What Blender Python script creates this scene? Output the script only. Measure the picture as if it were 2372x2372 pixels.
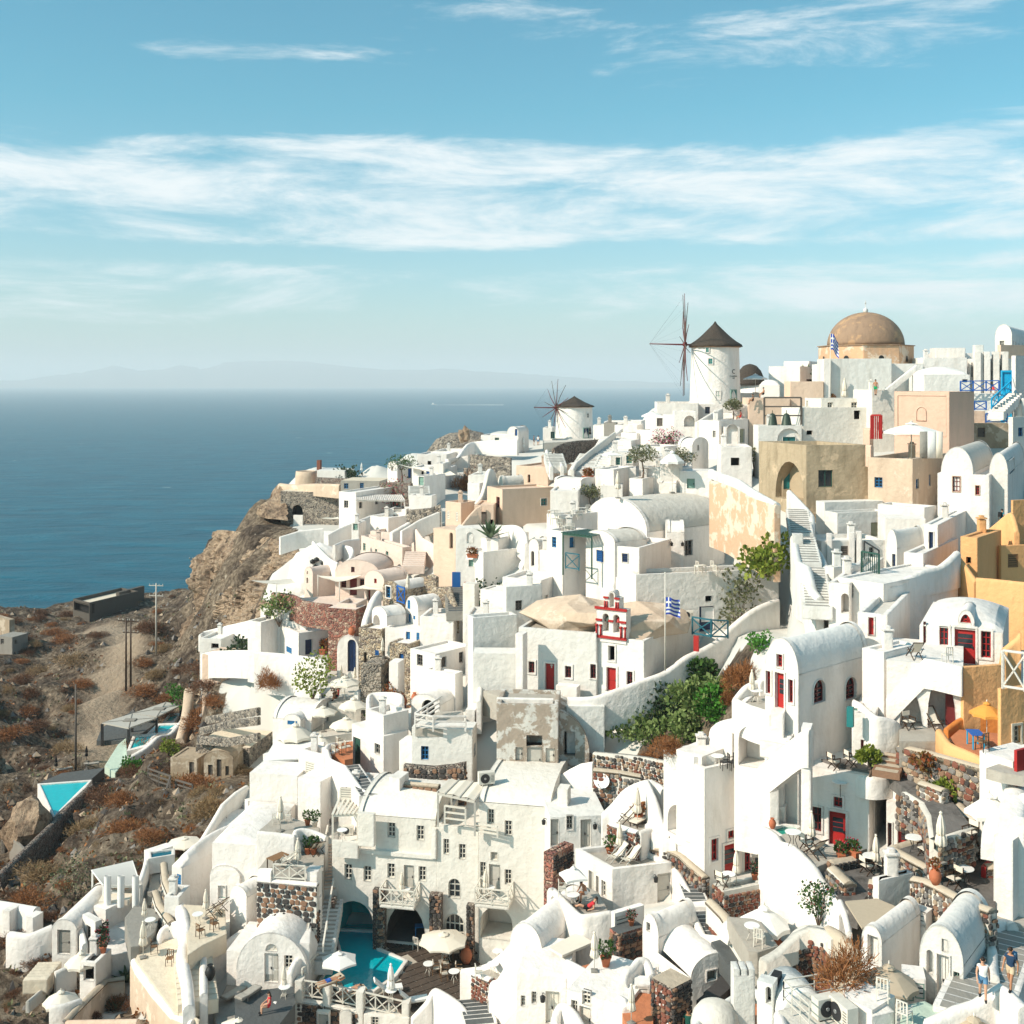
import bpy,bmesh,math,random
import numpy as np
from mathutils import Vector,Matrix
from mathutils.geometry import tessellate_polygon,delaunay_2d_cdt
for o in list(bpy.data.objects):bpy.data.objects.remove(o)
SC=bpy.context.scene;COL=SC.collection
rnd=random.Random(11);PI=math.pi
# ---------------------------------------------------------------- camera
HC=110.0 # eye height above the sea, metres
FW=1.1 # focal length in picture widths
cd=bpy.data.cameras.new('camera');cam=bpy.data.objects.new('camera',cd);COL.objects.link(cam)
cam.location=(0,0,HC);cam.rotation_euler=(PI/2,0,0)
cd.sensor_width=36;cd.lens=36*FW;cd.shift_y=-302/2372;cd.clip_start=1;cd.clip_end=150000
SC.camera=cam
# ---------------------------------------------------------------- light
SUN_EL=math.radians(37);SUN_AZ=math.radians(-115) # clockwise from +Y
SUNV=Vector((math.sin(SUN_AZ)*math.cos(SUN_EL),math.cos(SUN_AZ)*math.cos(SUN_EL),math.sin(SUN_EL)))
ld=bpy.data.lights.new('sun','SUN');ld.energy=4.7;ld.angle=math.radians(.5);ld.color=(1,.885,.75)
lo=bpy.data.objects.new('sun',ld);COL.objects.link(lo);lo.location=(0,0,400)
lo.rotation_euler=(-SUNV).to_track_quat('-Z','Y').to_euler()
SC.view_settings.view_transform='Standard';SC.view_settings.look='None'
SC.view_settings.exposure=.36;SC.view_settings.gamma=1;SC.view_settings.use_curve_mapping=False
SC.cycles.use_denoising=True;SC.cycles.max_bounces=6;SC.cycles.diffuse_bounces=3;SC.cycles.glossy_bounces=2
SC.cycles.transmission_bounces=3;SC.cycles.volume_bounces=2;SC.cycles.transparent_max_bounces=6
SC.cycles.caustics_reflective=False;SC.cycles.caustics_refractive=False
# ---------------------------------------------------------------- world: clear sky with streaky cloud
W=bpy.data.worlds.new('World');SC.world=W;W.use_nodes=True
class NT:
    def __init__(s,nt):s.nt=nt;s.n=nt.nodes;s.l=nt.links;s.n.clear()
    def add(s,t,ins=None,**kw):
        n=s.n.new(t)
        for k,v in kw.items():setattr(n,k,v)
        for k,v in(ins or{}).items():s.set(n.inputs[k],v)
        return n
    def set(s,i,v):
        if isinstance(v,bpy.types.Node):s.l.new(v.outputs[0],i)
        elif isinstance(v,bpy.types.NodeSocket):s.l.new(v,i)
        else:i.default_value=v
    def m(s,op,a,b=0.,c=None):
        n=s.n.new('ShaderNodeMath');n.operation=op;s.set(n.inputs[0],a);s.set(n.inputs[1],b)
        if c is not None:s.set(n.inputs[2],c)
        return n
    def mix(s,f,a,b,mode='MIX'):
        n=s.n.new('ShaderNodeMix');n.data_type='RGBA';n.blend_type=mode
        s.set(n.inputs[0],f);s.set(n.inputs[6],a);s.set(n.inputs[7],b);return n.outputs[2]
    def ramp(s,f,stops,ip='LINEAR'):
        n=s.n.new('ShaderNodeValToRGB');s.set(n.inputs[0],f);e=n.color_ramp.elements;n.color_ramp.interpolation=ip
        while len(e)<len(stops):e.new(.5)
        for el,(p,c)in zip(e,stops):el.position=p;el.color=c if len(c)==4 else(*c,1)
        return n
    def noise(s,vec,scale,detail=3.,rough=.5,dist=0.):
        n=s.n.new('ShaderNodeTexNoise');s.set(n.inputs['Vector'],vec);n.inputs['Scale'].default_value=scale
        n.inputs['Detail'].default_value=detail;n.inputs['Roughness'].default_value=rough;n.inputs['Distortion'].default_value=dist
        return n
def g(v):return(v,v,v,1)
t=NT(W.node_tree)
sky=t.add('ShaderNodeTexSky',sky_type='NISHITA',sun_disc=False,sun_elevation=SUN_EL,sun_rotation=SUN_AZ%(2*PI),altitude=100,air_density=1.0,dust_density=1.2,ozone_density=2.2)
tc=t.add('ShaderNodeTexCoord');sp=t.add('ShaderNodeSeparateXYZ',{0:tc.outputs['Generated']})
az=t.m('ARCTAN2',sp.outputs[0],sp.outputs[1])
hor=t.m('SQRT',t.m('ADD',t.m('MULTIPLY',sp.outputs[0],sp.outputs[0]),t.m('MULTIPLY',sp.outputs[1],sp.outputs[1])))
el=t.m('DIVIDE',sp.outputs[2],t.m('MAXIMUM',hor,.02))
cv=t.add('ShaderNodeCombineXYZ',{0:t.m('MULTIPLY',az,3.2),1:t.m('MULTIPLY',el,15.),2:3.7})
tint=t.mix(t.add('ShaderNodeMapRange',{0:el,1:.02,2:.24}).outputs[0],(.80,.95,.95,1),(.38,.97,.90,1));skyc=t.mix(1.,sky.outputs[0],tint,'MULTIPLY')
n1=t.noise(cv,1.7,11,.66,.35)
cv2=t.add('ShaderNodeCombineXYZ',{0:t.m('MULTIPLY',az,2.0),1:t.m('MULTIPLY',el,9.),2:9.1})
n2=t.noise(cv2,1.0,2,.5)
elw=t.m('ADD',el,t.m('MULTIPLY',t.m('SUBTRACT',n2,.5),.035))
band=t.ramp(elw,[(0,g(.05)),(.045,g(.26)),(.066,g(.50)),(.098,g(.47)),(.113,g(.18)),(.124,g(.58)),(.165,g(.60)),(.207,g(.62)),(.228,g(.16)),(.262,g(.18)),(.282,g(.34)),(.33,g(.38)),(.36,g(.30)),(.6,g(.3))])
dens=t.m('ADD',t.m('MULTIPLY',n1,1.25),t.m('SUBTRACT',t.m('MULTIPLY',band,.75),.52))
cl=t.add('ShaderNodeMapRange',{0:dens,1:.36,2:.74,3:0.,4:.95},interpolation_type='SMOOTHSTEP')
b1=t.add('ShaderNodeBackground',{0:skyc,1:.128});
shade=t.noise(cv,3.1,5,.6)
ccol=t.mix(shade,(.90,.91,.90,1),(.68,.76,.80,1))
b2=t.add('ShaderNodeBackground',{0:ccol,1:.96})
ms=t.add('ShaderNodeMixShader',{0:cl,1:b1,2:b2});t.add('ShaderNodeOutputWorld',{0:ms})
# ---------------------------------------------------------------- picture point -> place in the world
TX=TY=0.;TS=3.22
def tile(x,y,s=3.22):
    global TX,TY,TS
    TX,TY,TS=x,y,s
def ray(x,y):return Vector(((TX+x/TS-1186)/(2372*FW),1.,-(TY+y/TS-884)/(2372*FW)))
EYE=Vector((0,0,HC))
def pt(x,y,D):return ray(x,y)*D+EYE
def onz(x,y,z):
    r=ray(x,y);return r*((z-HC)/r.z)+EYE
def onpl(x,y,p,n):
    r=ray(x,y);return r*((p-EYE).dot(n)/r.dot(n))+EYE
# ---------------------------------------------------------------- materials
MAT={}
def pmat(name,fn):
    m=bpy.data.materials.new(name);m.use_nodes=True;t=NT(m.node_tree)
    b=t.add('ShaderNodeBsdfPrincipled');o=t.add('ShaderNodeOutputMaterial',{0:b});fn(t,b,o);MAT[name]=m;return m
def c4(c):return(*c[:3],1)
def plaster(name,col,dark=None,patch=None,psc=.55,amt=.5,rough=.8,bev=.15,bump=.8):
    dark=dark or tuple(v*k for v,k in zip(col,(.80,.78,.75)))
    def fn(t,b,o):
        p=t.add('ShaderNodeNewGeometry').outputs['Position']
        mp=t.add('ShaderNodeMapping',{0:p,3:(1.,1.,.28)})
        a=t.noise(mp,1.1,5,.65)
        f=t.add('ShaderNodeMapRange',{0:a,1:.46,2:.78,3:0.,4:amt})
        c=t.mix(f.outputs[0],c4(col),c4(dark))
        oi=t.add('ShaderNodeObjectInfo');lg=t.noise(p,.13,2,.5);c=t.mix(1.,c,t.mix(t.m('ADD',t.m('MULTIPLY',oi.outputs['Random'],.6),t.m('MULTIPLY',lg,.5)),(.86,.85,.835,1),(1.04,1.03,1.02,1)),'MULTIPLY')
        if patch:
            d=t.noise(p,psc,7,.68,.3)
            q=t.add('ShaderNodeMapRange',{0:d,1:patch[1]-.02,2:patch[1]+.03})
            c=t.mix(q.outputs[0],c,c4(patch[0]))
        t.set(b.inputs['Base Color'],c);b.inputs['Roughness'].default_value=rough;b.inputs['Specular IOR Level'].default_value=.25
        h=t.noise(p,1.7,4,.6)
        bn=t.add('ShaderNodeBevel',{0:bev},samples=3)if bev else None
        bp=t.add('ShaderNodeBump',{'Strength':bump,'Distance':.12,'Height':h.outputs[0]})
        if bn:t.set(bp.inputs['Normal'],bn.outputs[0])
        t.set(b.inputs['Normal'],bp)
    return pmat(name,fn)
def plain(name,col,rough=.6,var=.18,scale=6.,metal=0.,bump=0.):
    def fn(t,b,o):
        p=t.add('ShaderNodeNewGeometry').outputs['Position']
        a=t.noise(p,scale,4,.6)
        c=t.mix(a.outputs[0],c4([v*(1-var)for v in col]),c4([min(1,v*(1+var))for v in col]))
        t.set(b.inputs['Base Color'],c);b.inputs['Roughness'].default_value=rough;b.inputs['Metallic'].default_value=metal
        b.inputs['Specular IOR Level'].default_value=.3
        if bump:t.set(b.inputs['Normal'],t.add('ShaderNodeBump',{'Strength':bump,'Distance':.1,'Height':a.outputs[0]}))
    return pmat(name,fn)
def rubble(name,cols,mortar,scale=3.2,gap=.07):
    def fn(t,b,o):
        p=t.add('ShaderNodeNewGeometry').outputs['Position']
        wv=t.noise(p,2.,2,.5);pv=t.add('ShaderNodeVectorMath',{0:p},operation='MULTIPLY_ADD');pv.inputs[1].default_value=(1,1,1.3)
        t.l.new(wv.outputs[1],pv.inputs[2])
        v=t.add('ShaderNodeTexVoronoi',{'Vector':pv,'Scale':scale});e=t.add('ShaderNodeTexVoronoi',{'Vector':pv,'Scale':scale},feature='DISTANCE_TO_EDGE')
        s=t.add('ShaderNodeSeparateColor',{0:v.outputs['Color']})
        rc=t.ramp(s.outputs[0],[(i/len(cols),c)for i,c in enumerate(cols)],'CONSTANT')
        k=t.add('ShaderNodeMapRange',{0:e.outputs[0],1:gap*.5,2:gap*1.5})
        c=t.mix(k.outputs[0],c4(mortar),rc.outputs[0]);t.set(b.inputs['Base Color'],c);b.inputs['Roughness'].default_value=.9
        hh=t.add('ShaderNodeMapRange',{0:e.outputs[0],1:0.,2:.25})
        t.set(b.inputs['Normal'],t.add('ShaderNodeBump',{'Strength':1.,'Distance':.18,'Height':hh.outputs[0]}))
    return pmat(name,fn)
plaster('white',(.82,.768,.722),amt=.9);plaster('cream',(.76,.715,.65),amt=.6);plaster('aged',(.74,.725,.69),(.50,.47,.42),amt=.8)
plaster('pale',(.76,.73,.69),amt=.5)
plaster('pink',(.70,.52,.42),amt=.6);plaster('peach',(.70,.52,.40),amt=.7);plaster('rose',(.74,.60,.52),amt=.4)
plaster('blush',(.68,.46,.35),(.58,.41,.31),amt=.9)
plaster('ochre',(.46,.36,.245),(.26,.20,.125),patch=((.56,.42,.28),.60),amt=.9);plaster('orange',(.80,.43,.19),amt=.5);plaster('deep',(.66,.22,.05),amt=.4)
plaster('tanned',(.60,.46,.345),(.46,.34,.25),patch=((.68,.54,.42),.58),amt=.8)
plaster('worn',(.68,.55,.43),(.60,.52,.44),patch=((.58,.37,.24),.47),amt=.8)
plaster('peel',(.66,.63,.58),(.50,.47,.43),patch=((.36,.29,.23),.47),psc=1.1,amt=.7)
plaster('domey',(.34,.225,.15),(.22,.15,.11),patch=((.42,.26,.15),.57),amt=.9,bev=0)
plaster('drumy',(.66,.40,.24),(.46,.33,.24),patch=((.70,.55,.42),.55),amt=.9)
plaster('ruin',(.40,.31,.22),(.25,.19,.14),patch=((.52,.43,.33),.55),amt=.9)
plaster('concrete',(.105,.09,.075),amt=.6);plaster('greystone',(.30,.28,.25),amt=.7);plaster('coping',(.52,.43,.33),amt=.6)
plaster('paving',(.42,.38,.33),amt=.8);plaster('slate',(.10,.105,.105),amt=.6,bev=0);plaster('terra',(.52,.19,.09),amt=.6,bev=0)
plaster('sandy',(.70,.60,.47),amt=.6);plaster('lime',(.62,.58,.52),amt=.7);plaster('greenpool',(.50,.60,.50),amt=.4)
plaster('tilecol',(.085,.062,.048),(.05,.04,.035),amt=.8,bev=0);plaster('grout',(.50,.45,.38),bev=0)
plaster('gravel',(.16,.145,.135),(.06,.055,.05),amt=1.,bump=1.,bev=0)
plain('red',(.38,.022,.020),.45);plain('maroon',(.13,.018,.018),.5);plain('blue',(.012,.085,.26),.45);plain('navy',(.012,.03,.085),.45)
plain('sky_blue',(.025,.16,.36),.45);plain('cyan',(.01,.36,.62),.5);plain('teal',(.02,.17,.17),.5);plain('green',(.03,.085,.065),.5);plain('mint',(.20,.33,.27),.5)
plain('woodwhite',(.66,.61,.53),.55);plain('woodgrey',(.46,.43,.38),.6);plain('sage',(.30,.31,.22),.6);plain('wood',(.23,.12,.055),.6);plain('darkwood',(.052,.028,.016),.5)
plain('oldwood',(.12,.10,.085),.8);plain('black',(.018,.018,.018),.5);plain('iron',(.03,.03,.032),.5);plain('steel',(.45,.45,.44),.3,metal=.6)
plain('canvas',(.74,.66,.55),.85,.07,3.);plain('canvas_white',(.80,.77,.72),.85,.05,3.);plain('canvas_orange',(.72,.30,.06),.85,.08);plain('canvas_tan',(.46,.37,.27),.85,.08)
plain('cushion',(.72,.64,.53),.9,.08);plain('terracotta',(.42,.13,.06),.75,.2);plain('thatch',(.060,.047,.038),.95,.45,5.,bump=1.)
plain('tabletop',(.78,.76,.73),.4,.05);plain('skin',(.42,.20,.11),.55,.06);plain('skin_pale',(.56,.31,.20),.55,.06);plain('hair',(.02,.013,.009),.6);plain('hair_light',(.30,.17,.08),.6)
plain('cloth_white',(.75,.73,.70),.85,.06);plain('cloth_blue',(.02,.09,.36),.8);plain('cloth_navy',(.015,.04,.085),.8);plain('cloth_green',(.01,.34,.12),.8);plain('cloth_red',(.55,.03,.04),.8)
plain('denim',(.10,.22,.36),.85);plain('cloth_black',(.015,.015,.017),.8);plain('cloth_sand',(.55,.42,.28),.85);plain('cloth_teal',(.02,.22,.30),.8);plain('cloth_green_dark',(.008,.075,.055),.8)
plain('bark',(.14,.10,.075),.9);plain('flag_blue',(.035,.075,.40),.8);plain('bronze',(.045,.065,.05),.5,metal=.3);plain('bluepaint',(.02,.12,.42),.5);plain('rail_teal',(.02,.12,.16),.5)
plain('stone_red',(.20,.075,.050),.9,.35,9.);plain('stone_dark',(.055,.048,.045),.9,.35,9.);plain('stone_tan',(.36,.27,.19),.9,.3,9.);plain('stone_grey',(.20,.18,.165),.9,.3,9.);plain('stone_brown',(.24,.135,.085),.9,.3,9.)
plain('slat_white',(.62,.56,.48),.75,.2)
def leafm(name,a,b):
    def fn(t,bs,o):
        r=t.add('ShaderNodeNewGeometry');c=t.mix(r.outputs['Random Per Island'],c4(a),c4(b))
        t.set(bs.inputs['Base Color'],c);bs.inputs['Roughness'].default_value=.55;bs.inputs['Specular IOR Level'].default_value=.3
        tr=t.add('ShaderNodeBsdfTranslucent',{0:c});mx=t.add('ShaderNodeMixShader',{0:.25,1:bs,2:tr});t.set(o.inputs[0],mx)
    return pmat(name,fn)
leafm('leaf_green',(.022,.055,.014),(.075,.15,.03));leafm('leaf_dark',(.012,.035,.014),(.05,.085,.035));leafm('leaf_olive',(.09,.10,.045),(.24,.24,.13));leafm('leaf_pale',(.07,.12,.025),(.26,.32,.11))
leafm('leaf_bright',(.03,.13,.015),(.09,.26,.03));leafm('dry',(.17,.060,.018),(.40,.17,.06));leafm('dry_dark',(.075,.034,.016),(.20,.085,.038));leafm('dry_tan',(.20,.125,.06),(.36,.24,.12))
leafm('flower_pink',(.45,.02,.13),(.62,.06,.20));leafm('flower_red',(.35,.02,.03),(.55,.05,.08));leafm('agave',(.04,.085,.045),(.12,.17,.08));leafm('leaf_lime',(.12,.17,.02),(.25,.28,.04));leafm('red_leaf',(.28,.055,.02),(.16,.12,.03))
rubble('rubble_dark',[(.07,.055,.05,1),(.12,.085,.07,1),(.16,.10,.08,1),(.22,.17,.14,1)],(.40,.34,.28),2.4,.06)
rubble('rubble_red',[(.36,.13,.09,1),(.24,.09,.07,1),(.42,.18,.12,1),(.50,.34,.25,1)],(.38,.24,.18),2.6,.05)
rubble('rubble_tan',[(.50,.37,.24,1),(.34,.24,.16,1),(.60,.47,.33,1),(.20,.15,.12,1)],(.60,.50,.39),2.6,.06)
rubble('rubble_grey',[(.20,.175,.15,1),(.33,.28,.23,1),(.42,.35,.28,1),(.11,.10,.09,1)],(.36,.30,.24),2.0,.06)
rubble('rubble_mix',[(.17,.07,.05,1),(.09,.08,.075,1),(.33,.25,.18,1),(.20,.17,.15,1)],(.44,.36,.27),3.6,.07)
def fn(t,b,o):
    b.inputs['Base Color'].default_value=(.012,.02,.026,1);b.inputs['Roughness'].default_value=.12;b.inputs['Specular IOR Level'].default_value=.6
pmat('glass',fn)
def waterm(name,col,rough=.06):
    def fn(t,b,o):
        p=t.add('ShaderNodeNewGeometry').outputs['Position'];n=t.noise(p,2.2,3,.6,.6)
        t.set(b.inputs['Base Color'],t.mix(n.outputs[0],c4([v*.82 for v in col]),c4([v*1.15 for v in col])));b.inputs['Roughness'].default_value=rough
        t.set(b.inputs['Normal'],t.add('ShaderNodeBump',{'Strength':.25,'Distance':.06,'Height':n.outputs[0]}))
    return pmat(name,fn)
waterm('pool_blue',(.0,.36,.43));waterm('pool_cyan',(.0,.42,.46));waterm('pool_green',(.03,.36,.20));waterm('pool_deep',(.0,.10,.14));waterm('pool_teal',(.015,.28,.21))
plaster('poolwall',(.02,.52,.54),(.01,.40,.46),bev=0)
# ---------------------------------------------------------------- mesh collector
OFF={};KIDS={}
def pip(x,y,Q):
    r=False
    for a,b in zip(Q,list(Q[1:])+[Q[0]]):
        if(a[1]>y)!=(b[1]>y)and x<(b[0]-a[0])*(y-a[1])/(b[1]-a[1])+a[0]:r=not r
    return r
class M:
    def __init__(s):s.v=[];s.f=[];s.mi=[];s.sm=[]
    def poly(s,pts,mi=0,sm=False):
        n=len(s.v);s.v+=[Vector(p)for p in pts];s.f.append(tuple(range(n,n+len(pts))));s.mi.append(mi);s.sm.append(sm)
    def hexa(s,b,t,mi=0): # bottom ring, top ring (counter-clockwise from above)
        n=len(b);s.poly(list(reversed(b)),mi);s.poly(t,mi)
        for i in range(n):j=(i+1)%n;s.poly([b[i],b[j],t[j],t[i]],mi)
    def box(s,c,sx,sy,sz,rz=0.,mi=0):
        c=Vector(c);co,si=math.cos(rz),math.sin(rz)
        q=[Vector((x*sx/2*co-y*sy/2*si,x*sx/2*si+y*sy/2*co,0))for x,y in((-1,-1),(1,-1),(1,1),(-1,1))]
        u=Vector((0,0,sz/2));s.hexa([c+p-u for p in q],[c+p+u for p in q],mi)
    def frame(s,c,ex,ey,ez,mi=0): # box from centre and three half-axes
        c,ex,ey,ez=Vector(c),Vector(ex),Vector(ey),Vector(ez)
        q=[-ex-ey,ex-ey,ex+ey,-ex+ey]
        if ex.cross(ey).dot(ez)<0:q.reverse()
        s.hexa([c+p-ez for p in q],[c+p+ez for p in q],mi)
    def bar(s,a,b,w,h=None,mi=0,up=(0,0,1)):
        a,b=Vector(a),Vector(b);d=b-a;L=d.length
        if L<1e-6:return
        d/=L;u=Vector(up)
        if abs(d.dot(u))>.98:u=Vector((1,0,0))
        x=d.cross(u).normalized();y=x.cross(d);s.frame((a+b)/2,d*(L/2),x*(w/2),y*((h or w)/2),mi)
    def rings(s,R,mi=0,sm=True,closed=True,cap=(True,True)):
        n=len(R[0]);base=len(s.v)
        for r in R:s.v+=[Vector(p)for p in r]
        for k in range(len(R)-1):
            for i in range(n if closed else n-1):
                j=(i+1)%n;a=base+k*n
                s.f.append((a+i,a+j,a+n+j,a+n+i));s.mi.append(mi);s.sm.append(sm)
        if cap[0]:s.f.append(tuple(base+i for i in reversed(range(n))));s.mi.append(mi);s.sm.append(False)
        if cap[1]:s.f.append(tuple(base+(len(R)-1)*n+i for i in range(n)));s.mi.append(mi);s.sm.append(False)
    def tube(s,a,b,r0,r1=None,n=6,mi=0):
        a,b=Vector(a),Vector(b);d=(b-a).normalized();u=Vector((0,0,1))if abs(d.z)<.95 else Vector((1,0,0))
        x=d.cross(u).normalized();y=d.cross(x)*-1;r1=r0 if r1 is None else r1
        s.rings([[p+(x*math.cos(2*PI*i/n)+y*math.sin(2*PI*i/n))*r for i in range(n)]for p,r in((a,r0),(b,r1))],mi)
    def path(s,P,r,n=5,mi=0):
        for a,b in zip(P,P[1:]):s.tube(a,b,r,None,n,mi)
    def lathe(s,prof,n=24,c=(0,0,0),mi=0,sm=True,sx=1.,sy=1.):
        c=Vector(c)
        s.rings([[c+Vector((r*sx*math.cos(2*PI*i/n),r*sy*math.sin(2*PI*i/n),z))for i in range(n)]for r,z in prof],mi,sm)
    def face(s,o,ex,n,outline,holes=(),mi=0): # planar polygon with holes; (s, z) coordinates
        o,ex,n=Vector(o),Vector(ex),Vector(n)
        loops=[[Vector((p[0],p[1],0))for p in lp]for lp in[outline,*holes]]
        flat=[o+ex*p.x+Vector((0,0,p.y))for lp in loops for p in lp]
        base=len(s.v);ed=[];k=0
        for lp in loops:ed+=[(k+i,k+(i+1)%len(lp))for i in range(len(lp))];k+=len(lp)
        r=delaunay_2d_cdt([p.to_2d()for lp in loops for p in lp],ed,[list(range(len(outline)))],1,1e-5);flat=[o+ex*p.x+Vector((0,0,p.y))for p in r[0]];s.v+=flat
        for tri in r[2]:
            a,b,c=(flat[i]for i in tri);q=sum((r[0][i]for i in tri),Vector((0,0)))/3
            if any(pip(q.x,q.y,h)for h in holes):continue
            if(b-a).cross(c-a).dot(n)<0:tri=tri[::-1]
            s.f.append(tuple(base+i for i in tri));s.mi.append(mi);s.sm.append(False)
    def build(s,name,mats,parent=None,weld=False):
        if not s.v:return None
        off=OFF.get(parent.name,Vector((0,0,0)))if parent else Vector((0,0,0))
        me=bpy.data.meshes.new(name);me.from_pydata([tuple(p-off)for p in s.v],[],s.f)
        for m in([mats]if isinstance(mats,str)else mats):me.materials.append(MAT[m])
        me.polygons.foreach_set('material_index',s.mi);me.polygons.foreach_set('use_smooth',s.sm)
        me.update()
        o=bpy.data.objects.new(name,me);COL.objects.link(o)
        if parent:o.parent=parent;OFF[o.name]=off;KIDS.setdefault(parent.name,[]).append(o)
        return o
def tag(o,label=None,cat=None,group=None,kind=None):
    if label:o['label']=label
    if cat:o['category']=cat
    if group:o['group']=group
    if kind:o['kind']=kind
    return o
def thing(name,label,cat,loc=(0,0,0),group=None):
    o=bpy.data.objects.new(name,None);COL.objects.link(o);o.location=loc;o.empty_display_size=.3
    OFF[o.name]=Vector(loc);return tag(o,label,cat,group)
def dup(o,parent=None):
    c=o.copy();COL.objects.link(c);c.parent=parent
    for k in KIDS.get(o.name,()):dup(k,c)
    return c
PROTO={};USED=set()
def put(kind,loc,rz,label,group=None,s=1.,cat=None):
    p=PROTO[kind]
    if kind in USED:o=dup(p)
    else:o=p;USED.add(kind)
    o.location=loc;o.rotation_euler=(0,0,rz);o.scale=(s,s,s)if isinstance(s,(int,float))else s;o['label']=label
    if group:o['group']=group
    elif 'group' in o:del o['group']
    if cat:o['category']=cat
    return o
def structure(m,name,mats):return tag(m.build(name,mats),kind='structure')
GP=[] # known ground points: x, y, z, rockiness
POLY=[] # platforms and footprints: outline, level
SEE=[] # points the ground must not hide
def gp(p,rock=0.):GP.append((p.x,p.y,p.z,rock))
# ---------------------------------------------------------------- houses
UP=Vector((0,0,1))
def arc_loop(s0,s1,z0,z1,n=12,r=None): # rectangle with a round head; (s, z) loop
    w=(s1-s0)/2;r=min(w,z1-z0)if r is None else r;zs=z1-r
    return[(s0,z0),(s1,z0)]+[(s0+w+w*math.cos(a),zs+r*math.sin(a))for a in[PI*i/n for i in range(n+1)]]
def opening(root,mw,o,ex,n,op,holes,mi=0):
    fc,kind,x0,y0,x1,y1=op[:6];col=op[6]if len(op)>6 else 'woodwhite';k=op[7]if len(op)>7 else{}
    if x0>x1:x0,x1=x1,x0
    xm,ym=(x0+x1)/2,(y0+y1)/2
    s0,s1=(onpl(x0,ym,o,n)-o).dot(ex),(onpl(x1,ym,o,n)-o).dot(ex)
    z1,z0=onpl(xm,y0,o,n).z-o.z,onpl(xm,y1,o,n).z-o.z
    if s0>s1:s0,s1=s1,s0
    if 'sz' in k:s0,s1,z0,z1=k['sz']
    b=kind.rstrip('+');arch=b.endswith('a')and len(b)>1;b=b[0]
    lp=arc_loop(s0,s1,z0,z1,10,k.get('r'))if arch else[(s0,z0),(s1,z0),(s1,z1),(s0,z1)]
    holes.append(lp);dep=k.get('dep',{'w':.2,'d':.22,'o':.3,'n':.5,'s':.08}[b])
    P=lambda q,d=0.:o+ex*q[0]+UP*q[1]-n*d
    for q,r in zip(lp,lp[1:]+lp[:1]):mw.poly([P(r),P(q),P(q,dep),P(r,dep)],k.get('rmi',mi))
    w,h=s1-s0,z1-z0
    if b=='n':mw.face(o-n*dep,ex,n,lp,(),k.get('rmi',mi))
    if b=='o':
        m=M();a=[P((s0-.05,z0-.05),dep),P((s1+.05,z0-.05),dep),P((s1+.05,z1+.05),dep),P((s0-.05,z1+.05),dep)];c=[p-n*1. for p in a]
        m.poly(c);[m.poly([a[i],a[(i+1)%4],c[(i+1)%4],c[i]])for i in range(4)];m.build('interior_shade','black',root)  # lining coloured black to give the shade of an unlit room
    if b in 'ws':
        m=M();f=min(.075,w*.12);d=dep-.035
        def fb(q,r,wd=f):m.bar(P(q,d),P(r,d),wd,.07,up=n)
        q0,q1,q2,q3=(s0+f/2,z0),(s1-f/2,z0),(s1-f/2,z1),(s0+f/2,z1)
        if arch:
            L=[(s0+w/2+(p[0]-s0-w/2)*(1-f/w),p[1]-f/2 if p[1]>z0 else p[1]+f/2)for p in lp]
            for q,r in zip(L,L[1:]+L[:1]):fb(q,r)
        else:
            fb(q0,q3);fb(q1,q2);fb((s0,z0+f/2),(s1,z0+f/2));fb((s0,z1-f/2),(s1,z1-f/2))
        nx,ny=k.get('bars',(2,3)if h>w*1.2 else(2,2))
        if b=='w':
            zt=z1-(min(w/2,h)if arch else 0)
            for i in range(1,nx):fb((s0+w*i/nx,z0),(s0+w*i/nx,z1 if not arch else z1-.02),f*.75)
            for i in range(1,ny):fb((s0,z0+(zt-z0)*i/ny+0),(s1,z0+(zt-z0)*i/ny),f*.6)
            if arch:fb((s0,zt),(s1,zt),f)
        wo=m.build('window',col,root)
        m=M();m.face(o-n*(dep-.005),ex,n,lp)
        if b=='w':m.build('pane',k.get('glass','glass'),wo)
        else:
            ns=max(3,int(h/.16));pn=M()
            for i in range(ns):pn.frame(P((s0+w/2,z0+h*(i+.5)/ns),d),ex*(w/2-f),UP*(h/ns*.36),n*.02)
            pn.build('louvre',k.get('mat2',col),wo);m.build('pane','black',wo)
    if b=='d':
        m=M();d=dep-.03;m.face(o-n*d,ex,n,lp)
        nl=k.get('leaves',2 if w>1.15 else 1)
        zt=z1-(min(w/2,h)*.9 if arch else.1)
        for i in range(nl):
            a,c=s0+w*i/nl,s0+w*(i+1)/nl
            for v0,v1 in((.06,.40),(.46,.94)):
                m.frame(P(((a+c)/2,z0+(zt-z0)*(v0+v1)/2),d-.012),ex*((c-a)/2-.09),UP*((zt-z0)*(v1-v0)/2),n*.012)
            if i:m.bar(P((a,z0),d-.02),P((a,zt),d-.02),.05,.04,up=n)
        do=m.build('door',col,root)
        if k.get('glass'):
            gm=M()
            for i in range(nl):
                a,c=s0+w*i/nl+.16,s0+w*(i+1)/nl-.16
                for j in range(3):gm.frame(P(((a+c)/2,z0+(zt-z0)*(.52+.14*j)),d-.03),ex*((c-a)/2),UP*((zt-z0)*.06),n*.006)
            gm.build('pane','glass',do)
        hm=M();hm.box(P((s0+w*(.46 if nl==2 else.85),z0+h*.46),d-.06),.07,.07,.14);hm.build('handle','iron',do)
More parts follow.
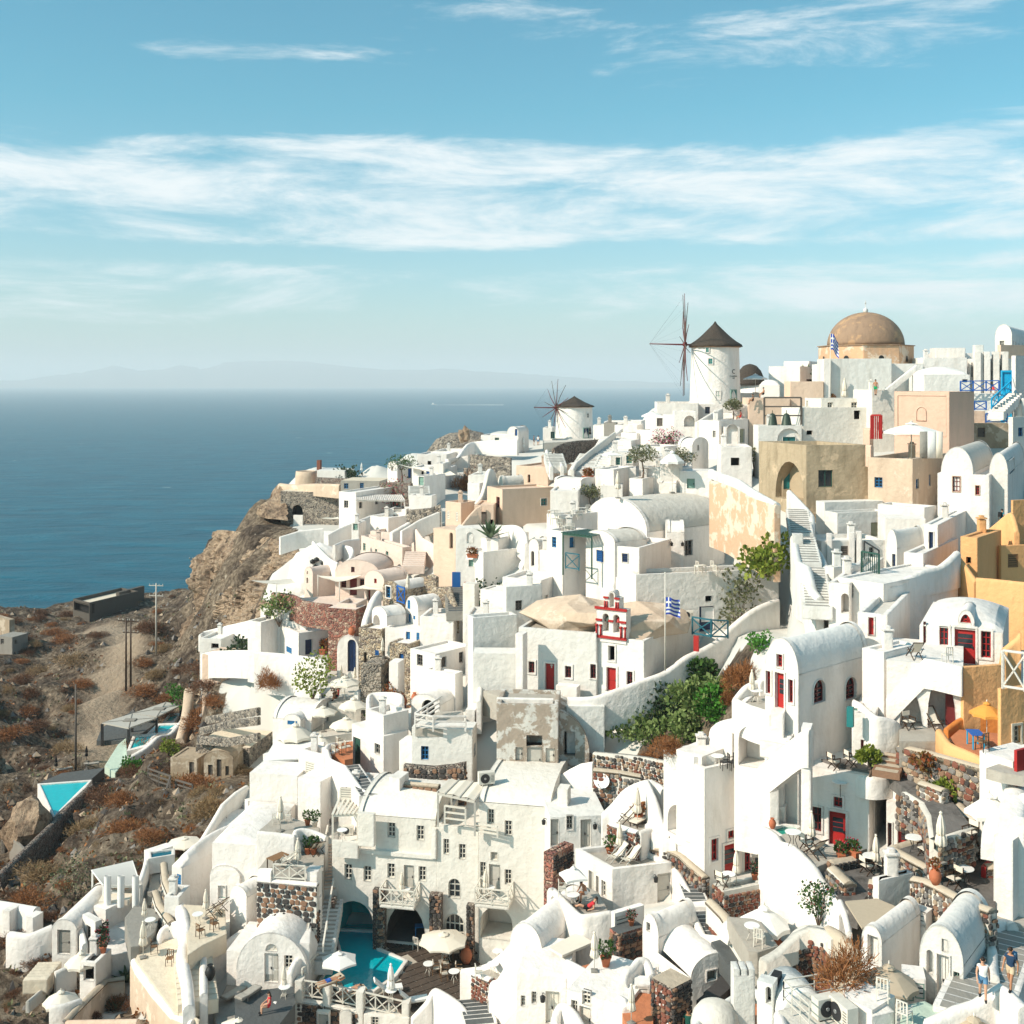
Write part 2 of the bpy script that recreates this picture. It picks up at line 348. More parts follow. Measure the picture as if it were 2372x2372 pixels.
    if kind.endswith('+'):
        m=M();tw=k.get('tw',.17);lo_=arc_loop(s0-tw,s1+tw,z0-(tw if b!='d' else 0),z1+tw,10,(k.get('r')or min(w/2,h))+tw)if arch else[(s0-tw,z0-(tw if b!='d' else 0)),(s1+tw,z0-(tw if b!='d' else 0)),(s1+tw,z1+tw),(s0-tw,z1+tw)]
        pr=k.get('proud',.06);m.face(o+n*pr,ex,n,lo_,[lp]if b!='d' else[[(p[0],max(p[1],z0+.002))for p in lp]])
        for L,sg in((lo_,1),(lp,-1)):
            for q,r in zip(L,L[1:]+L[:1]):m.poly([P(q,0),P(r,0),P(r,-pr),P(q,-pr)][::sg])
        m.build('surround',k.get('tmat','white'),root)
class H:pass
def house(label,A,B,C,D,base,th=None,mat='white',roof='flat',rise=60,par=.35,ops=(),name='white_house',cat='house',group=None,ext=5.,rmat=None,lip=.1,rock=0.,recess=None):
    h=H();Bp=pt(B[0],B[1],D);z=Bp.z;zb=pt(B[0],base,D).z
    if th is not None:
        a=math.radians(th);dR=Vector((math.cos(a),math.sin(a),0));dL=Vector((-math.sin(a),math.cos(a),0))
        def ln(v,left):
            if isinstance(v,str):return float(v[1:])
            k=ray(v,0).x
            return(Bp.x-k*Bp.y)/(math.sin(a)+k*math.cos(a))if left else(k*Bp.y-Bp.x)/(math.cos(a)-k*math.sin(a))
        la,lc=ln(A,True),ln(C,False)
        if la<.1 or lc<.1:print('NEG',label,la,lc)
        Ap=Bp+dL*la;Cp=Bp+dR*lc
    else:
        Ap=Bp+Vector((-math.sin(math.radians(A[1])),math.cos(math.radians(A[1])),0))*A[0]if A[0]=='m' else onz(A[0],A[1],z);Cp=onz(C[0],C[1],z)
    Ep=Ap+Cp-Bp;cen=(Ap+Cp)/2
    root=thing(name,label,cat,(cen.x,cen.y,zb),group);low=zb-ext
    h.root,h.A,h.B,h.C,h.E,h.z,h.zb=root,Ap,Bp,Cp,Ep,z,zb
    if(Ap-Bp).length>60 or(Cp-Bp).length>60:print('LONG',label,(Ap-Bp).length,(Cp-Bp).length)
    rm=rmat or mat;m=M();rf=M();R=rise/TS/(2372*FW)*D
    exL=(Bp-Ap).normalized();nL=exL.cross(UP);lL=(Bp-Ap).length
    exR=(Cp-Bp).normalized();nR=exR.cross(UP);lR=(Cp-Bp).length
    h.L=(Ap,exL,nL,lL);h.R=(Bp,exR,nR,lR)
    arcs={}
    q=random.Random(label);ops=list(ops)
    if not ops and cat=='house' and z-zb>1.9 and name=='white_house':
        cl=q.choice(('woodwhite','sky_blue','navy','mint','oldwood','greystone'))
        for fc,L in(('L',lL),('R',lR)):
            s=q.uniform(.5,.9)
            while s<L-1.1:
                zo=zb-z+min(q.uniform(.9,1.2),(z-zb)*.4);ops.append((fc,'d' if q.random()<.25 else 'w',0,0,1,1,cl,dict(sz=(s,s+q.uniform(.55,.8),zo,zo+min(q.uniform(.8,1.05),(z-zb)*.45)))));s+=q.uniform(2.2,4.5)
    if roof=='flat' and par>.05 and q.random()<.5 and cat=='house':
        c=M();p=Ap+(Ep-Ap)*q.uniform(.3,.8)+(Bp-Ap)*q.uniform(.15,.5);c.box(p+UP*.2,.5,.5,1.3);c.box(p+UP*.95,.62,.62,.1);c.box(p+UP*1.05,.3,.3,.22);c.build('chimney',mat,root)
    for fc,o,ex,n,L in(('L',Ap,exL,nL,lL),('R',Bp,exR,nR,lR)):
        hs=[]
        gab=(roof=='vaultR' and fc=='L')or(roof=='vaultL' and fc=='R')
        out=[(0,low-o.z),(L,low-o.z)]
        if gab:
            na=18;arc=[(L/2+L/2*math.cos(PI*i/na),R*math.sin(PI*i/na))for i in range(na+1)];out+=arc;arcs=dict(o=o,ex=ex,n=n,arc=arc,L=L)
        elif roof in('shedR','shedL'):out+=[(L,0),(0,0)]
        else:out+=[(L,0),(0,0)]
        for op in ops:
            if op[0]==fc:opening(root,m,o,ex,n,op,hs)
        m.face(o,ex,n,out,hs)
    for a,b in((Cp,Ep),(Ep,Ap)):m.poly([Vector((a.x,a.y,low)),Vector((b.x,b.y,low)),b,a])
    if roof.startswith('vault'):
        o,ex,n,arc,L=arcs['o'],arcs['ex'],arcs['n'],arcs['arc'],arcs['L'];dep=lR if roof=='vaultR' else lL;tw=min(.35,dep*.2)
        P=lambda q,d:o+ex*q[0]+UP*q[1]-n*d
        for d0,d1 in((0,tw),(dep-tw,dep)):
            for q,r in zip(arc,arc[1:]):m.poly([P(q,d0),P(r,d0),P(r,d1),P(q,d1)],0,True)
        m.face(o-n*dep,ex,-n,[(0,0),(L,0)]+arc);
        ar2=[(L/2+(q[0]-L/2)*(1-.02),q[1]-lip if 0<i<len(arc)-1 else q[1])for i,q in enumerate(arc)]
        rings=[[P(q,d)for q in ar2]for d in np.linspace(tw*.5,dep-tw*.5,5)]
        rf.rings(rings,0,True,False,(False,False))
        for q in(arc[0],arc[-1]):pass
        eo=[P((-.06,-.14),0),P((L+.06,-.14),0)]
    else:
        pw=.3;ring=[Ap,Bp,Cp,Ep];c=cen
        if par>0:
            e1,e2=exL,exR
            ins=[Ap+e1*pw+e2*pw,Bp-e1*pw+e2*pw,Cp-e1*pw-e2*pw,Ep+e1*pw-e2*pw]
            for i in range(4):
                j=(i+1)%4;m.poly([ring[i],ring[j],ins[j],ins[i]]);d=UP*par
                m.poly([ins[i],ins[j],ins[j]-d,ins[i]-d])
            rf.poly([p-UP*(par-.01)for p in ins])
        elif roof=='low': # low rounded roof, a shallow cushion
            nn=10;o=Ap
            for i in range(nn):
                for j in range(nn):
                    q=[]
                    for a,b in((i,j),(i+1,j),(i+1,j+1),(i,j+1)):
                        u,v=a/nn,b/nn;q.append(Ap+(Bp-Ap)*u+(Ep-Ap)*v+UP*R*(math.sin(PI*u)*math.sin(PI*v))**.5)
                    rf.poly(q,0,True)
        else:rf.poly(ring)
    m.build('wall',mat,root);rf.build('roof',rm,root)
    for p in(Ap,Bp,Cp,Ep):GP.append((p.x,p.y,zb-.3,rock))
    zl=UP*(zb+.25-z);SEE.extend([q+d for q in(Ap,Ap.lerp(Bp,.25),(Ap+Bp)/2,Ap.lerp(Bp,.75),Bp,Bp.lerp(Cp,.25),(Bp+Cp)/2,Bp.lerp(Cp,.75),Cp)for d in(zl*0,zl*.6,zl)])
    POLY.append(([Ap,Bp,Cp,Ep],zb))
    return h
# ---------------------------------------------------------------- free-standing walls
def crom(P,n=5):
    out=[]
    for i in range(len(P)-1):
        p0,p1,p2,p3=P[max(i-1,0)],P[i],P[i+1],P[min(i+2,len(P)-1)]
        for k in range(n):
            t=k/n;out.append(.5*((2*p1)+(p2-p0)*t+(2*p0-5*p1+4*p2-p3)*t*t+(3*p1-p0-3*p2+p3)*t**3))
    return out+[P[-1]]
def P3(P,D=None):return[p if isinstance(p,Vector)else pt(p[0],p[1],p[2]if len(p)>2 else D)for p in P]
def wall_mesh(m,P,drop,t,mi=0,rnd_top=True):
    n=len(P);R=[]
    for i,p in enumerate(P):
        d=Vector((P[min(i+1,n-1)]-P[max(i-1,0)]).to_2d().to_3d());d=d.normalized()if d.length>1e-5 else Vector((1,0,0));x=Vector((d.y,-d.x,0));r=t/2
        low=p.z-drop if not isinstance(drop,tuple)else drop[0]
        pr=[(-r,None),(-r,-r*.9)]+[(-r*math.cos(a),-r*.9+r*.9*math.sin(a))for a in(PI*.25,PI*.5,PI*.75)]+[(r,-r*.9),(r,None)]if rnd_top else[(-r,None),(-r,0),(r,0),(r,None)]
        R.append([Vector((p.x+x.x*a,p.y+x.y*a,low if b is None else p.z+b))for a,b in pr])
    m.rings(R,mi,True,False,(False,False))
    m.poly(list(reversed(R[0])),mi);m.poly(R[-1],mi)
def wall(label,P,D=None,drop=3.,t=.4,mat='white',cat='wall',name='garden_wall',sm=False,group=None,cope=None,ground=True,see=True,rock=0.):
    P=P3(P,D);Q=crom(P)if sm else P
    if ground:
        for p in P:
            d=drop if not isinstance(drop,tuple)else p.z-drop[0];GP.append((p.x,p.y,p.z-min(d,9)+.2,rock))
    if see:SEE.extend(P)
    m=M();wall_mesh(m,Q,drop,t)
    if cope is None:return tag(m.build(name,mat),label,cat,group)
    c=sum(P,Vector())/len(P);root=thing(name,label,cat,(c.x,c.y,min(p.z for p in P)-1),group);m.build('wall',mat,root)
    m2=M();wall_mesh(m2,[p+UP*.09 for p in Q],.14,t+.1);m2.build('coping',cope,root);return root
# ---------------------------------------------------------------- rubble stones as single pieces
STM={}
def stone_mesh(k,mat):
    if(k,mat)in STM:return STM[k,mat]
    r=random.Random(k*7+3);n=8;m=M();out=[]
    for i in range(n):
        a=2*PI*(i+r.uniform(-.22,.22))/n;c,s=math.cos(a),math.sin(a);e=1/max(abs(c)**3.2+abs(s)**3.2,1e-6)**(1/3.2)
        out.append((c*e*r.uniform(.84,1.),s*e*r.uniform(.84,1.)))
    m.rings([[Vector((x*q,y*q,z))for x,y in out]for q,z in((1,-.3),(.97,.5),(.72,1.))],0,False,True,(False,True))
    me=bpy.data.meshes.new('stone');me.from_pydata([tuple(v)for v in m.v],[],m.f);me.materials.append(MAT[mat]);STM[k,mat]=me;return me
SMATS={'mix':['stone_red','stone_brown','stone_dark','stone_grey','stone_tan','stone_grey'],'dark':['stone_dark','stone_dark','stone_brown'],'red':['stone_red','stone_red','stone_brown','stone_dark'],'grey':['stone_grey','stone_dark','stone_grey','stone_tan']}
NST=[0]
def stone_fill(root,o,ex,n,L,zb,ztop,size,kind='mix',maxn=290,depth=.09):
    o,ex,n=Vector(o),Vector(ex),Vector(n);off=OFF[root.name];z=zb;cnt=0;mats=SMATS[kind]
    while True:
        hh=size*rnd.uniform(.62,.98);s=rnd.uniform(-.3,0)*size
        if z+hh*.6>max(ztop(L*i/8)for i in range(9)):break
        while s<L:
            w=size*rnd.uniform(.75,1.5);c=s+w/2;zz=z+hh/2+rnd.uniform(-.06,.06)*size
            if 0<c<L and zz+hh*.35<ztop(min(max(c,0),L))and cnt<maxn:
                w2=min(w,2*(c-(-.02)),2*(L+.02-c))if c-w/2<0 or c+w/2>L else w
                ob=bpy.data.objects.new('stone',stone_mesh(rnd.randrange(6),rnd.choice(mats)));COL.objects.link(ob);ob.parent=root
                an=rnd.uniform(-.14,.14);e=ex*math.cos(an)+UP*math.sin(an);u=UP*math.cos(an)-ex*math.sin(an);e=e*(w2*.505);u=u*(hh*.51);d=n*depth*rnd.uniform(.7,1.25)
                p=o+ex*c-off;p.z=zz-off.z
                ob.matrix_basis=Matrix(((e.x,u.x,d.x,p.x),(e.y,u.y,d.y,p.y),(e.z,u.z,d.z,p.z),(0,0,0,1)));cnt+=1;NST[0]+=1
            s+=w
        z+=hh
    return cnt
def stonewall(label,P,D=None,drop=2.,t=.45,size=.3,kind='mix',mortar='lime',cope='coping',cat='stone wall',name='stone_wall',sm=False,group=None,maxn=290,flip=False,rock=0.,ends=True):
    P=P3(P,D);Q=crom(P,4)if sm else P;c=sum(P,Vector())/len(P)
    root=thing(name,label,cat,(c.x,c.y,min(p.z for p in P)-drop*.5),group);m=M();wall_mesh(m,Q,drop,t,0,False);m.build('wall',mortar,root)
    for p in P:GP.append((p.x,p.y,p.z-drop+.2,rock))
    SEE.extend([q-UP*drop*k for a,b in zip(P,P[1:])for q in(a,(a+b)/2,b)for k in(0,.5,.9)])
    if cope:m2=M();wall_mesh(m2,[p+UP*.11 for p in Q],.16,t+.12);m2.build('coping',cope,root)
    tot=sum((b-a).to_2d().length for a,b in zip(Q,Q[1:]))
    for a,b in zip(Q,Q[1:]):
        e=(b-a).to_2d().to_3d();L=e.length
        if L<.1:continue
        e/=L;n=e.cross(UP)
        if n.dot(EYE-a)<0:n=-n
        if abs(n.y)<.1 and n.dot((EYE-a).normalized())<.08:continue
        stone_fill(root,a+n*(t/2),e,n,L,min(a.z,b.z)-drop,lambda s:a.z+(b.z-a.z)*s/L,size,kind,int(maxn*L/tot)+1)
    if ends:
        for a,b in((Q[0],Q[1]),(Q[-1],Q[-2])):
            n=(a-b).to_2d().to_3d().normalized()
            if n.dot((EYE-a).normalized())>.15:
                e=UP.cross(n);stone_fill(root,a-e*(t/2),e,n,t,a.z-drop,lambda s:a.z,min(size,t*.6),kind,20)
    return root
# ---------------------------------------------------------------- platforms, stairs, railings
def terrace(P,D,drop=1.5,mat='paving',name='paved_terrace',z=None,smooth=False,gnd=True,rock=0.):
    z=pt(P[0][0],P[0][1],D).z if z is None else z;Q=[p if isinstance(p,Vector)else onz(p[0],p[1],z)for p in P]
    if smooth:Q=crom(Q+[Q[0]],4)[:-1]
    a=sum((Q[i].x*Q[(i+1)%len(Q)].y-Q[(i+1)%len(Q)].x*Q[i].y)for i in range(len(Q)))
    if a<0:Q.reverse()
    m=M();m.face(Vector((0,0,0)),(1,0,0),(0,0,1),[(0,0)])if 0 else None
    fl=[[Vector((p.x,p.y,0))for p in Q]];base=len(m.v);m.v+=[Vector((p.x,p.y,z))for p in Q]
    for tri in tessellate_polygon(fl):
        A,B,C=(Q[i]for i in tri)
        if(B-A).cross(C-A).z<0:tri=tri[::-1]
        m.f.append(tuple(tri));m.mi.append(0);m.sm.append(False)
    for i in range(len(Q)):
        p,q=Q[i],Q[(i+1)%len(Q)];m.poly([p-UP*drop,q-UP*drop,q,p])
    if gnd:
        for p in Q:GP.append((p.x,p.y,z-.5,rock))
        cc=sum(Q,Vector())/len(Q);SEE.extend([v for a,b in zip(Q,Q[1:]+Q[:1])for v in(a,a.lerp(b,.25),(a+b)/2,a.lerp(b,.75),a.lerp(cc,.33),a.lerp(cc,.66))]+[cc]);POLY.append((Q,z-.5))
    o=structure(m,name,mat);o['_z']=z;return o
def stairs(label,p0,p1,w,n,mat='white',tread='slate',cat='staircase',name='staircase',group=None,thick=.9):
    a,b=P3([p0])[0],P3([p1])[0];d=(b-a).to_2d().to_3d();run=d.length/n;d.normalize();x=Vector((d.y,-d.x,0));rise=(b.z-a.z)/n
    root=thing(name,label,cat,a,group);m=M();up=UP*thick
    q=[-x*w/2,x*w/2,x*w/2+d*(run+.04),-x*w/2+d*(run+.04)];m.hexa([v-up for v in q],q)
    t=.82;q2=[-x*w/2*t+d*.05,x*w/2*t+d*.05,x*w/2*t+d*run*.94,-x*w/2*t+d*run*.94];m.poly([v+UP*.006 for v in q2],1)
    me=bpy.data.meshes.new('step');me.from_pydata([tuple(v)for v in m.v],[],m.f);me.materials.append(MAT[mat]);me.materials.append(MAT[tread]);me.polygons.foreach_set('material_index',m.mi)
    for i in range(n):
        o=bpy.data.objects.new('step',me);COL.objects.link(o);o.parent=root;o.location=d*(run*i)+UP*(rise*(i+1))
    for i in range(0,n+1,3):p=a+d*run*i+UP*(rise*i);GP.append((p.x,p.y,p.z-.8,0));SEE.append(p+UP*.1)
    return root
def railing(label,P,h=1.,style='x',mat='woodwhite',cat='railing',name='railing',group=None,bay=1.3,r=.045):
    c=sum(P,Vector())/len(P);root=thing(name,label,cat,c,group)
    for a,b in zip(P,P[1:]):
        L=(b-a).to_2d().length;nb=max(1,round(L/bay))
        for i in range(nb):
            p,q=a+(b-a)*i/nb,a+(b-a)*(i+1)/nb
            m=M();m.bar(p,p+UP*h,r*2);m.build('post',mat,root)
            m=M();u=UP*.12
            if style=='x':m.bar(p+u,q+UP*(h-.1),r*1.3);m.bar(q+u,p+UP*(h-.1),r*1.3);m.build('brace',mat,root)
            elif style=='v':
                k=max(2,int(L/nb/.16))
                for j in range(1,k):m=M();s=p+(q-p)*j/k;m.bar(s,s+UP*(h-.05),r*.9);m.build('baluster',mat,root)
            elif style=='h':
                for j in(1,2):m=M();v=UP*(h*j/3.);m.bar(p+v,q+v,r*2,r*1.6);m.build('rail',mat,root)
        m=M();m.bar(a+UP*h,b+UP*h,r*2.2,r*1.8);m.build('rail',mat,root)
        if style=='x':m=M();m.bar(a+UP*.12,b+UP*.12,r*1.8);m.build('rail',mat,root)
    m=M();m.bar(P[-1],P[-1]+UP*h,r*2);m.build('post',mat,root);return root
def zrail(label,pts,z,**k):return railing(label,[onz(x,y,z)for x,y in pts],**k)
def pool(label,P,D,water='pool_green',rim=.3,drop=1.2,mat='white',name='plunge_pool',smooth=False,z=None,sub=.12):
    z=pt(P[0][0],P[0][1],D).z if z is None else z;Q=[onz(x,y,z)for x,y in P]
    if smooth:Q=crom(Q+[Q[0]],4)[:-1]
    if sum((Q[i].x*Q[(i+1)%len(Q)].y-Q[(i+1)%len(Q)].x*Q[i].y)for i in range(len(Q)))<0:Q.reverse()
    c=sum(Q,Vector())/len(Q);root=thing(name,label,'pool',(c.x,c.y,z));m=M()
    ou=[c+(p-c)*(1+rim/max((p-c).length,.1))for p in Q];n=len(Q)
    for i in range(n):
        j=(i+1)%n;m.poly([ou[i],ou[j],Q[j],Q[i]]);m.poly([ou[i]-UP*drop,ou[j]-UP*drop,ou[j],ou[i]]);m.poly([Q[i],Q[j],Q[j]-UP*.4,Q[i]-UP*.4])
    m.build('basin',mat,root);w=M();fl=[[Vector((p.x,p.y,0))for p in Q]];w.v=[p-UP*sub for p in Q]
    for tri in tessellate_polygon(fl):
        A,B,C=(Q[i]for i in tri);tri=tri[::-1]if(B-A).cross(C-A).z<0 else tri;w.f.append(tuple(tri));w.mi.append(0);w.sm.append(False)
    w.build('water',water,root)
    POLY.append((ou,z-.6));SEE.append(c)
    for p in ou:GP.append((p.x,p.y,z-.8,0));SEE.append(p)
    return root
def pergola(label,P,D,n=9,h=2.4,mat='woodwhite',posts=(0,1,2,3),cloth=None,name='pergola',w=.09,along=0):
    z=pt(P[0][0],P[0][1],D).z;Q=[onz(x,y,z)for x,y in P];c=sum(Q,Vector())/4;root=thing(name,label,'pergola',(c.x,c.y,z-h))
    if along:Q=Q[1:]+Q[:1]
    for i in posts:m=M();m.bar(Q[i]-UP*h,Q[i],.13);m.build('post',mat,root)
    for a,b in((0,1),(3,2)):m=M();m.bar(Q[a],Q[b],.12,.16);m.build('beam',mat,root)
    for i in range(n):
        t=i/(n-1);a,b=Q[0]+(Q[1]-Q[0])*t,Q[3]+(Q[2]-Q[3])*t;e=(b-a)*.04;m=M();m.bar(a-e+UP*.12,b+e+UP*.12,w,.08);m.build('slat',mat,root)
    if cloth:
        m=M();k=12
        def cp(u,v):return Q[0]+(Q[1]-Q[0])*u+(Q[3]-Q[0])*v*(1-u)+(Q[2]-Q[1])*v*u+UP*(.2-.10*abs(math.sin(u*PI*(n-1)/2)))
        for i in range(k*2):
            for j in range(3):m.poly([cp(i/k/2,j/3),cp((i+1)/k/2,j/3),cp((i+1)/k/2,(j+1)/3),cp(i/k/2,(j+1)/3)],0,True)
        m.build('cloth_cover',cloth,root)
    SEE.extend(Q);return root
def sail(label,P,mat='canvas',name='shade_sail',sag=.25,poles=(),cat='shade sail',h=2.5):
    Q=P3(P);c=sum(Q,Vector())/len(Q);root=thing(name,label,cat,c-UP*h);m=M();k=8
    if len(Q)==3:Q=[Q[0],Q[1],Q[2],(Q[0]+Q[2])/2]
    def cp(u,v):return(Q[0]*(1-u)+Q[1]*u)*(1-v)+(Q[3]*(1-u)+Q[2]*u)*v-UP*sag*(4*u*(1-u)+4*v*(1-v))/2
    for i in range(k):
        for j in range(k):m.poly([cp(i/k,j/k),cp((i+1)/k,j/k),cp((i+1)/k,(j+1)/k),cp(i/k,(j+1)/k)],0,True)
    m.build('cloth',mat,root)
    for i in poles:pm=M();pm.tube(Q[i]-UP*h,Q[i]+UP*.1,.06);pm.build('pole','woodwhite',root)
    SEE.extend(Q);return root
def slab(label,P,D,drop=.2,mat='white',name='canopy',cat='canopy',z=None,**k):
    o=terrace(P,D,drop,mat,name,z,gnd=False);del o['kind'];return tag(o,label,cat)
def block(label,A,B,C,D,base,th=None,mat='white',name='plastered_block',cat='block',**k):return house(label,A,B,C,D,base,th,mat,k.pop('roof','flat'),par=k.pop('par',0),name=name,cat=cat,**k)
# ---------------------------------------------------------------- props, each built once at the origin and copied
def proto(kind,name,cat):
    r=thing(name,name.replace('_',' '),cat);PROTO[kind]=r;return r
def parasol_open(kind,mat,sides,pole='woodwhite',rot=0.):
    r=proto(kind,'parasol','parasol');m=M();n=sides;R=1.5;edge=[]
    k=4 if sides>4 else 6
    apex=Vector((0,0,2.72))
    def rim(i,t): # slack hem between two rib ends
        a,b=(2*PI*(i+j)/n+rot for j in(0,1));p=Vector((math.cos(a),math.sin(a),0))*R;q=Vector((math.cos(b),math.sin(b),0))*R
        v=p*(1-t)+q*t;v*=1-.035*4*t*(1-t);v.z=2.12+.045*4*t*(1-t);return v
    for i in range(n):
        for j in range(k):
            a,b=rim(i,j/k),rim(i,(j+1)/k);ma,mb=apex*.52+a*.48+UP*.05,apex*.52+b*.48+UP*.05
            m.poly([apex,ma,mb]);m.poly([ma,a,b,mb]);m.poly([a,a-UP*.16,b-UP*.16,b])
    m.build('canopy',mat,r)
    m=M();m.lathe([(.34,2.69),(.30,2.74),(.05,2.84),(.03,2.86)],n,mi=0,sm=False);m.build('vent_cap',mat,r)
    m=M();m.tube((0,0,.0),(0,0,2.8),.03,n=8);m.lathe([(.06,2.84),(.06,2.9),(.01,2.98)],8);m.build('pole',pole,r)
    for i in range(n):
        m=M();v=rim(i,0);m.bar((0,0,2.62),v-UP*.05,.03,.04);m.bar((0,0,2.05),(v*.5)+UP*1.2,.025);m.build('rib',pole,r)
    m=M();m.box((0,0,.05),.5,.5,.1);m.build('base','greystone',r)
def parasol_closed(kind,mat,pole='woodwhite'):
    r=proto(kind,'closed_parasol','parasol');m=M();R=[];n=32
    for z,q in((.95,.24),(1.0,.27),(1.3,.225),(1.42,.20),(1.5,.17),(1.56,.20),(1.9,.19),(2.3,.12),(2.5,.055),(2.52,.02)):
        R.append([Vector((math.cos(2*PI*i/n)*q*(1+.24*math.cos(PI*i/2+.9)),math.sin(2*PI*i/n)*q*(1+.24*math.cos(PI*i/2+.9)),z+(.07*math.cos(PI*i/2)if z<1.01 else 0)))for i in range(n)])
    m.rings(R);m.build('canopy',mat,r)
    m=M();m.lathe([(.195,1.46),(.20,1.48),(.20,1.52),(.195,1.54)],12);m.build('tie','canvas_tan',r)
    m=M();m.lathe([(.02,2.5),(.085,2.54),(.09,2.6),(.03,2.64),(.01,2.68)],12);m.build('cap',mat,r)
    m=M();m.tube((0,0,0),(0,0,2.6),.028,n=8);m.build('pole',pole,r);m=M();m.box((0,0,.05),.45,.45,.1);m.build('base','greystone',r)
parasol_open('p8','canvas',8);parasol_open('p8w','canvas_white',8);parasol_open('p6','canvas_white',6,rot=.4);parasol_open('p4','canvas_white',4,rot=PI/4);parasol_open('po','canvas_orange',8);parasol_open('pt','canvas_tan',8)
parasol_closed('pc','canvas');parasol_closed('pcw','canvas_white');parasol_closed('pcd','cloth_black','iron')
def leg(r,a,b,mat,w=.04,name='leg'):m=M();m.bar(a,b,w);m.build(name,mat,r)
def director(kind,wood,cloth): # folding chair, crossed legs, cloth seat and back; faces +x
    r=proto(kind,'folding_chair','chair')
    for y in(-.25,.25):
        leg(r,(-.22,y,.02),(.22,y,.46),wood);leg(r,(.22,y*.9,.02),(-.22,y*.9,.46),wood);leg(r,(-.24,y,.44),(-.30,y,.92),wood,.04,'back_post')
        leg(r,(-.26,y,.64),(.24,y,.64),wood,.05,'armrest');leg(r,(.22,y,.44),(.22,y,.64),wood,.035,'arm_post')
    m=M();m.box((0,0,.45),.46,.5,.03);m.build('seat',cloth,r);m=M();m.bar((-.265,-.25,.80),(-.265,.25,.80),.025,.24);m.build('backrest',cloth,r)
director('dir','darkwood','cushion');director('dirw','wood','cushion');director('dirwhite','woodwhite','cloth_white')
def plainchair(kind,frame,seat):
    r=proto(kind,'terrace_chair','chair')
    for x,y in((.2,.2),(.2,-.2),(-.2,.2),(-.2,-.2)):leg(r,(x*1.1,y*1.05,0),(x,y,.45 if x>0 else.9),frame,.035)
    m=M();m.box((0,0,.45),.44,.44,.04);m.build('seat',seat,r)
    m=M()
    for j in range(4):m.bar((-.2,-.18+.12*j,.5),(-.215,-.18+.12*j,.88),.04,.02)
    m.bar((-.215,-.21,.89),(-.215,.21,.89),.05,.03);m.build('backrest',seat,r)
    for y in(-.22,.22):leg(r,(-.2,y,.66),(.2,y,.66),frame,.035,'armrest')
plainchair('chw','woodwhite','woodwhite');plainchair('chd','darkwood','wood');plainchair('chi','iron','iron');plainchair('cht','wood','cushion')
def deckchair(kind,wood,cloth): # sling chair leaning back, faces +x
    r=proto(kind,'deck_chair','deck chair')
    for y in(-.28,.28):
        leg(r,(.62,y,.02),(-.62,y,1.02),wood,.045,'long_rail');leg(r,(-.5,y*.88,.02),(.45,y*.88,.52),wood,.04);leg(r,(-.12,y*.94,.30),(-.55,y*.94,.7),wood,.03,'prop')
    m=M();Q=[(.48,.36),(.2,.30),(-.1,.42),(-.38,.72),(-.6,1.0)]
    for a,b in zip(Q,Q[1:]):m.poly([(a[0],-.25,a[1]),(a[0],.25,a[1]),(b[0],.25,b[1]),(b[0],-.25,b[1])],0,True)
    m.build('sling',cloth,r);leg(r,(-.61,-.28,1.01),(-.61,.28,1.01),wood,.045,'top_bar');leg(r,(.5,-.28,.36),(.5,.28,.36),wood,.045,'front_bar')
deckchair('deck','darkwood','cushion');deckchair('deckw','woodgrey','cushion')
def lounger(kind,wood,cloth,back=.5): # flat sun bed, head at -x
    r=proto(kind,'sun_lounger','sun lounger');m=M();m.box((.3,0,.28),1.3,.62,.05);m.build('frame',wood,r)
    for x,y in((.85,.26),(.85,-.26),(-.3,.26),(-.3,-.26)):leg(r,(x,y,0),(x,y,.27),wood,.05)
    m=M();m.box((.3,0,.345),1.28,.58,.08);m.build('cushion',cloth,r)
    m=M();m.frame((-.58,0,.30+back*.42),(.30,0,-back*.36),(0,.31,0),Vector((back*.36,0,.30)).normalized()*.025);m.build('backrest_frame',wood,r)
    m=M();m.frame((-.565,0,.36+back*.42),(.29,0,-back*.35),(0,.29,0),Vector((back*.36,0,.30)).normalized()*.04);m.build('back_cushion',cloth,r)
lounger('lou','darkwood','cushion',.9);lounger('louw','woodwhite','cloth_white',.8);lounger('louf','wood','canvas_tan',.15);lounger('loug','greystone','paving',.1)
def rtable(kind,top,legm,R=.36):
    r=proto(kind,'bistro_table','table');m=M();m.lathe([(R,.70),(R+.01,.715),(R,.735)],20,sm=False);m.build('tabletop',top,r)
    for i in range(3):a=2*PI*i/3;m=M();m.path([(math.cos(a)*R*.7,math.sin(a)*R*.7,.0),(math.cos(a)*R*.3,math.sin(a)*R*.3,.35),(math.cos(a)*R*.75,math.sin(a)*R*.75,.70)],.018);m.build('leg',legm,r)
rtable('tab','tabletop','woodwhite');rtable('tabi','tabletop','iron',.40)
def stable(kind,top,legm,a=.9,b=.6):
    r=proto(kind,'dining_table','table');m=M();m.box((0,0,.73),a,b,.04);m.build('tabletop',top,r)
    for x in(-1,1):
        for y in(-1,1):leg(r,(x*(a/2-.06),y*(b/2-.06),0),(x*(a/2-.06),y*(b/2-.06),.71),legm,.06)
stable('tsq','woodwhite','woodwhite');stable('tcy','bluepaint','cyan',1.,.65);stable('tdk','wood','darkwood',1.4,.8);stable('tteal','sky_blue','sky_blue',1.,.6)
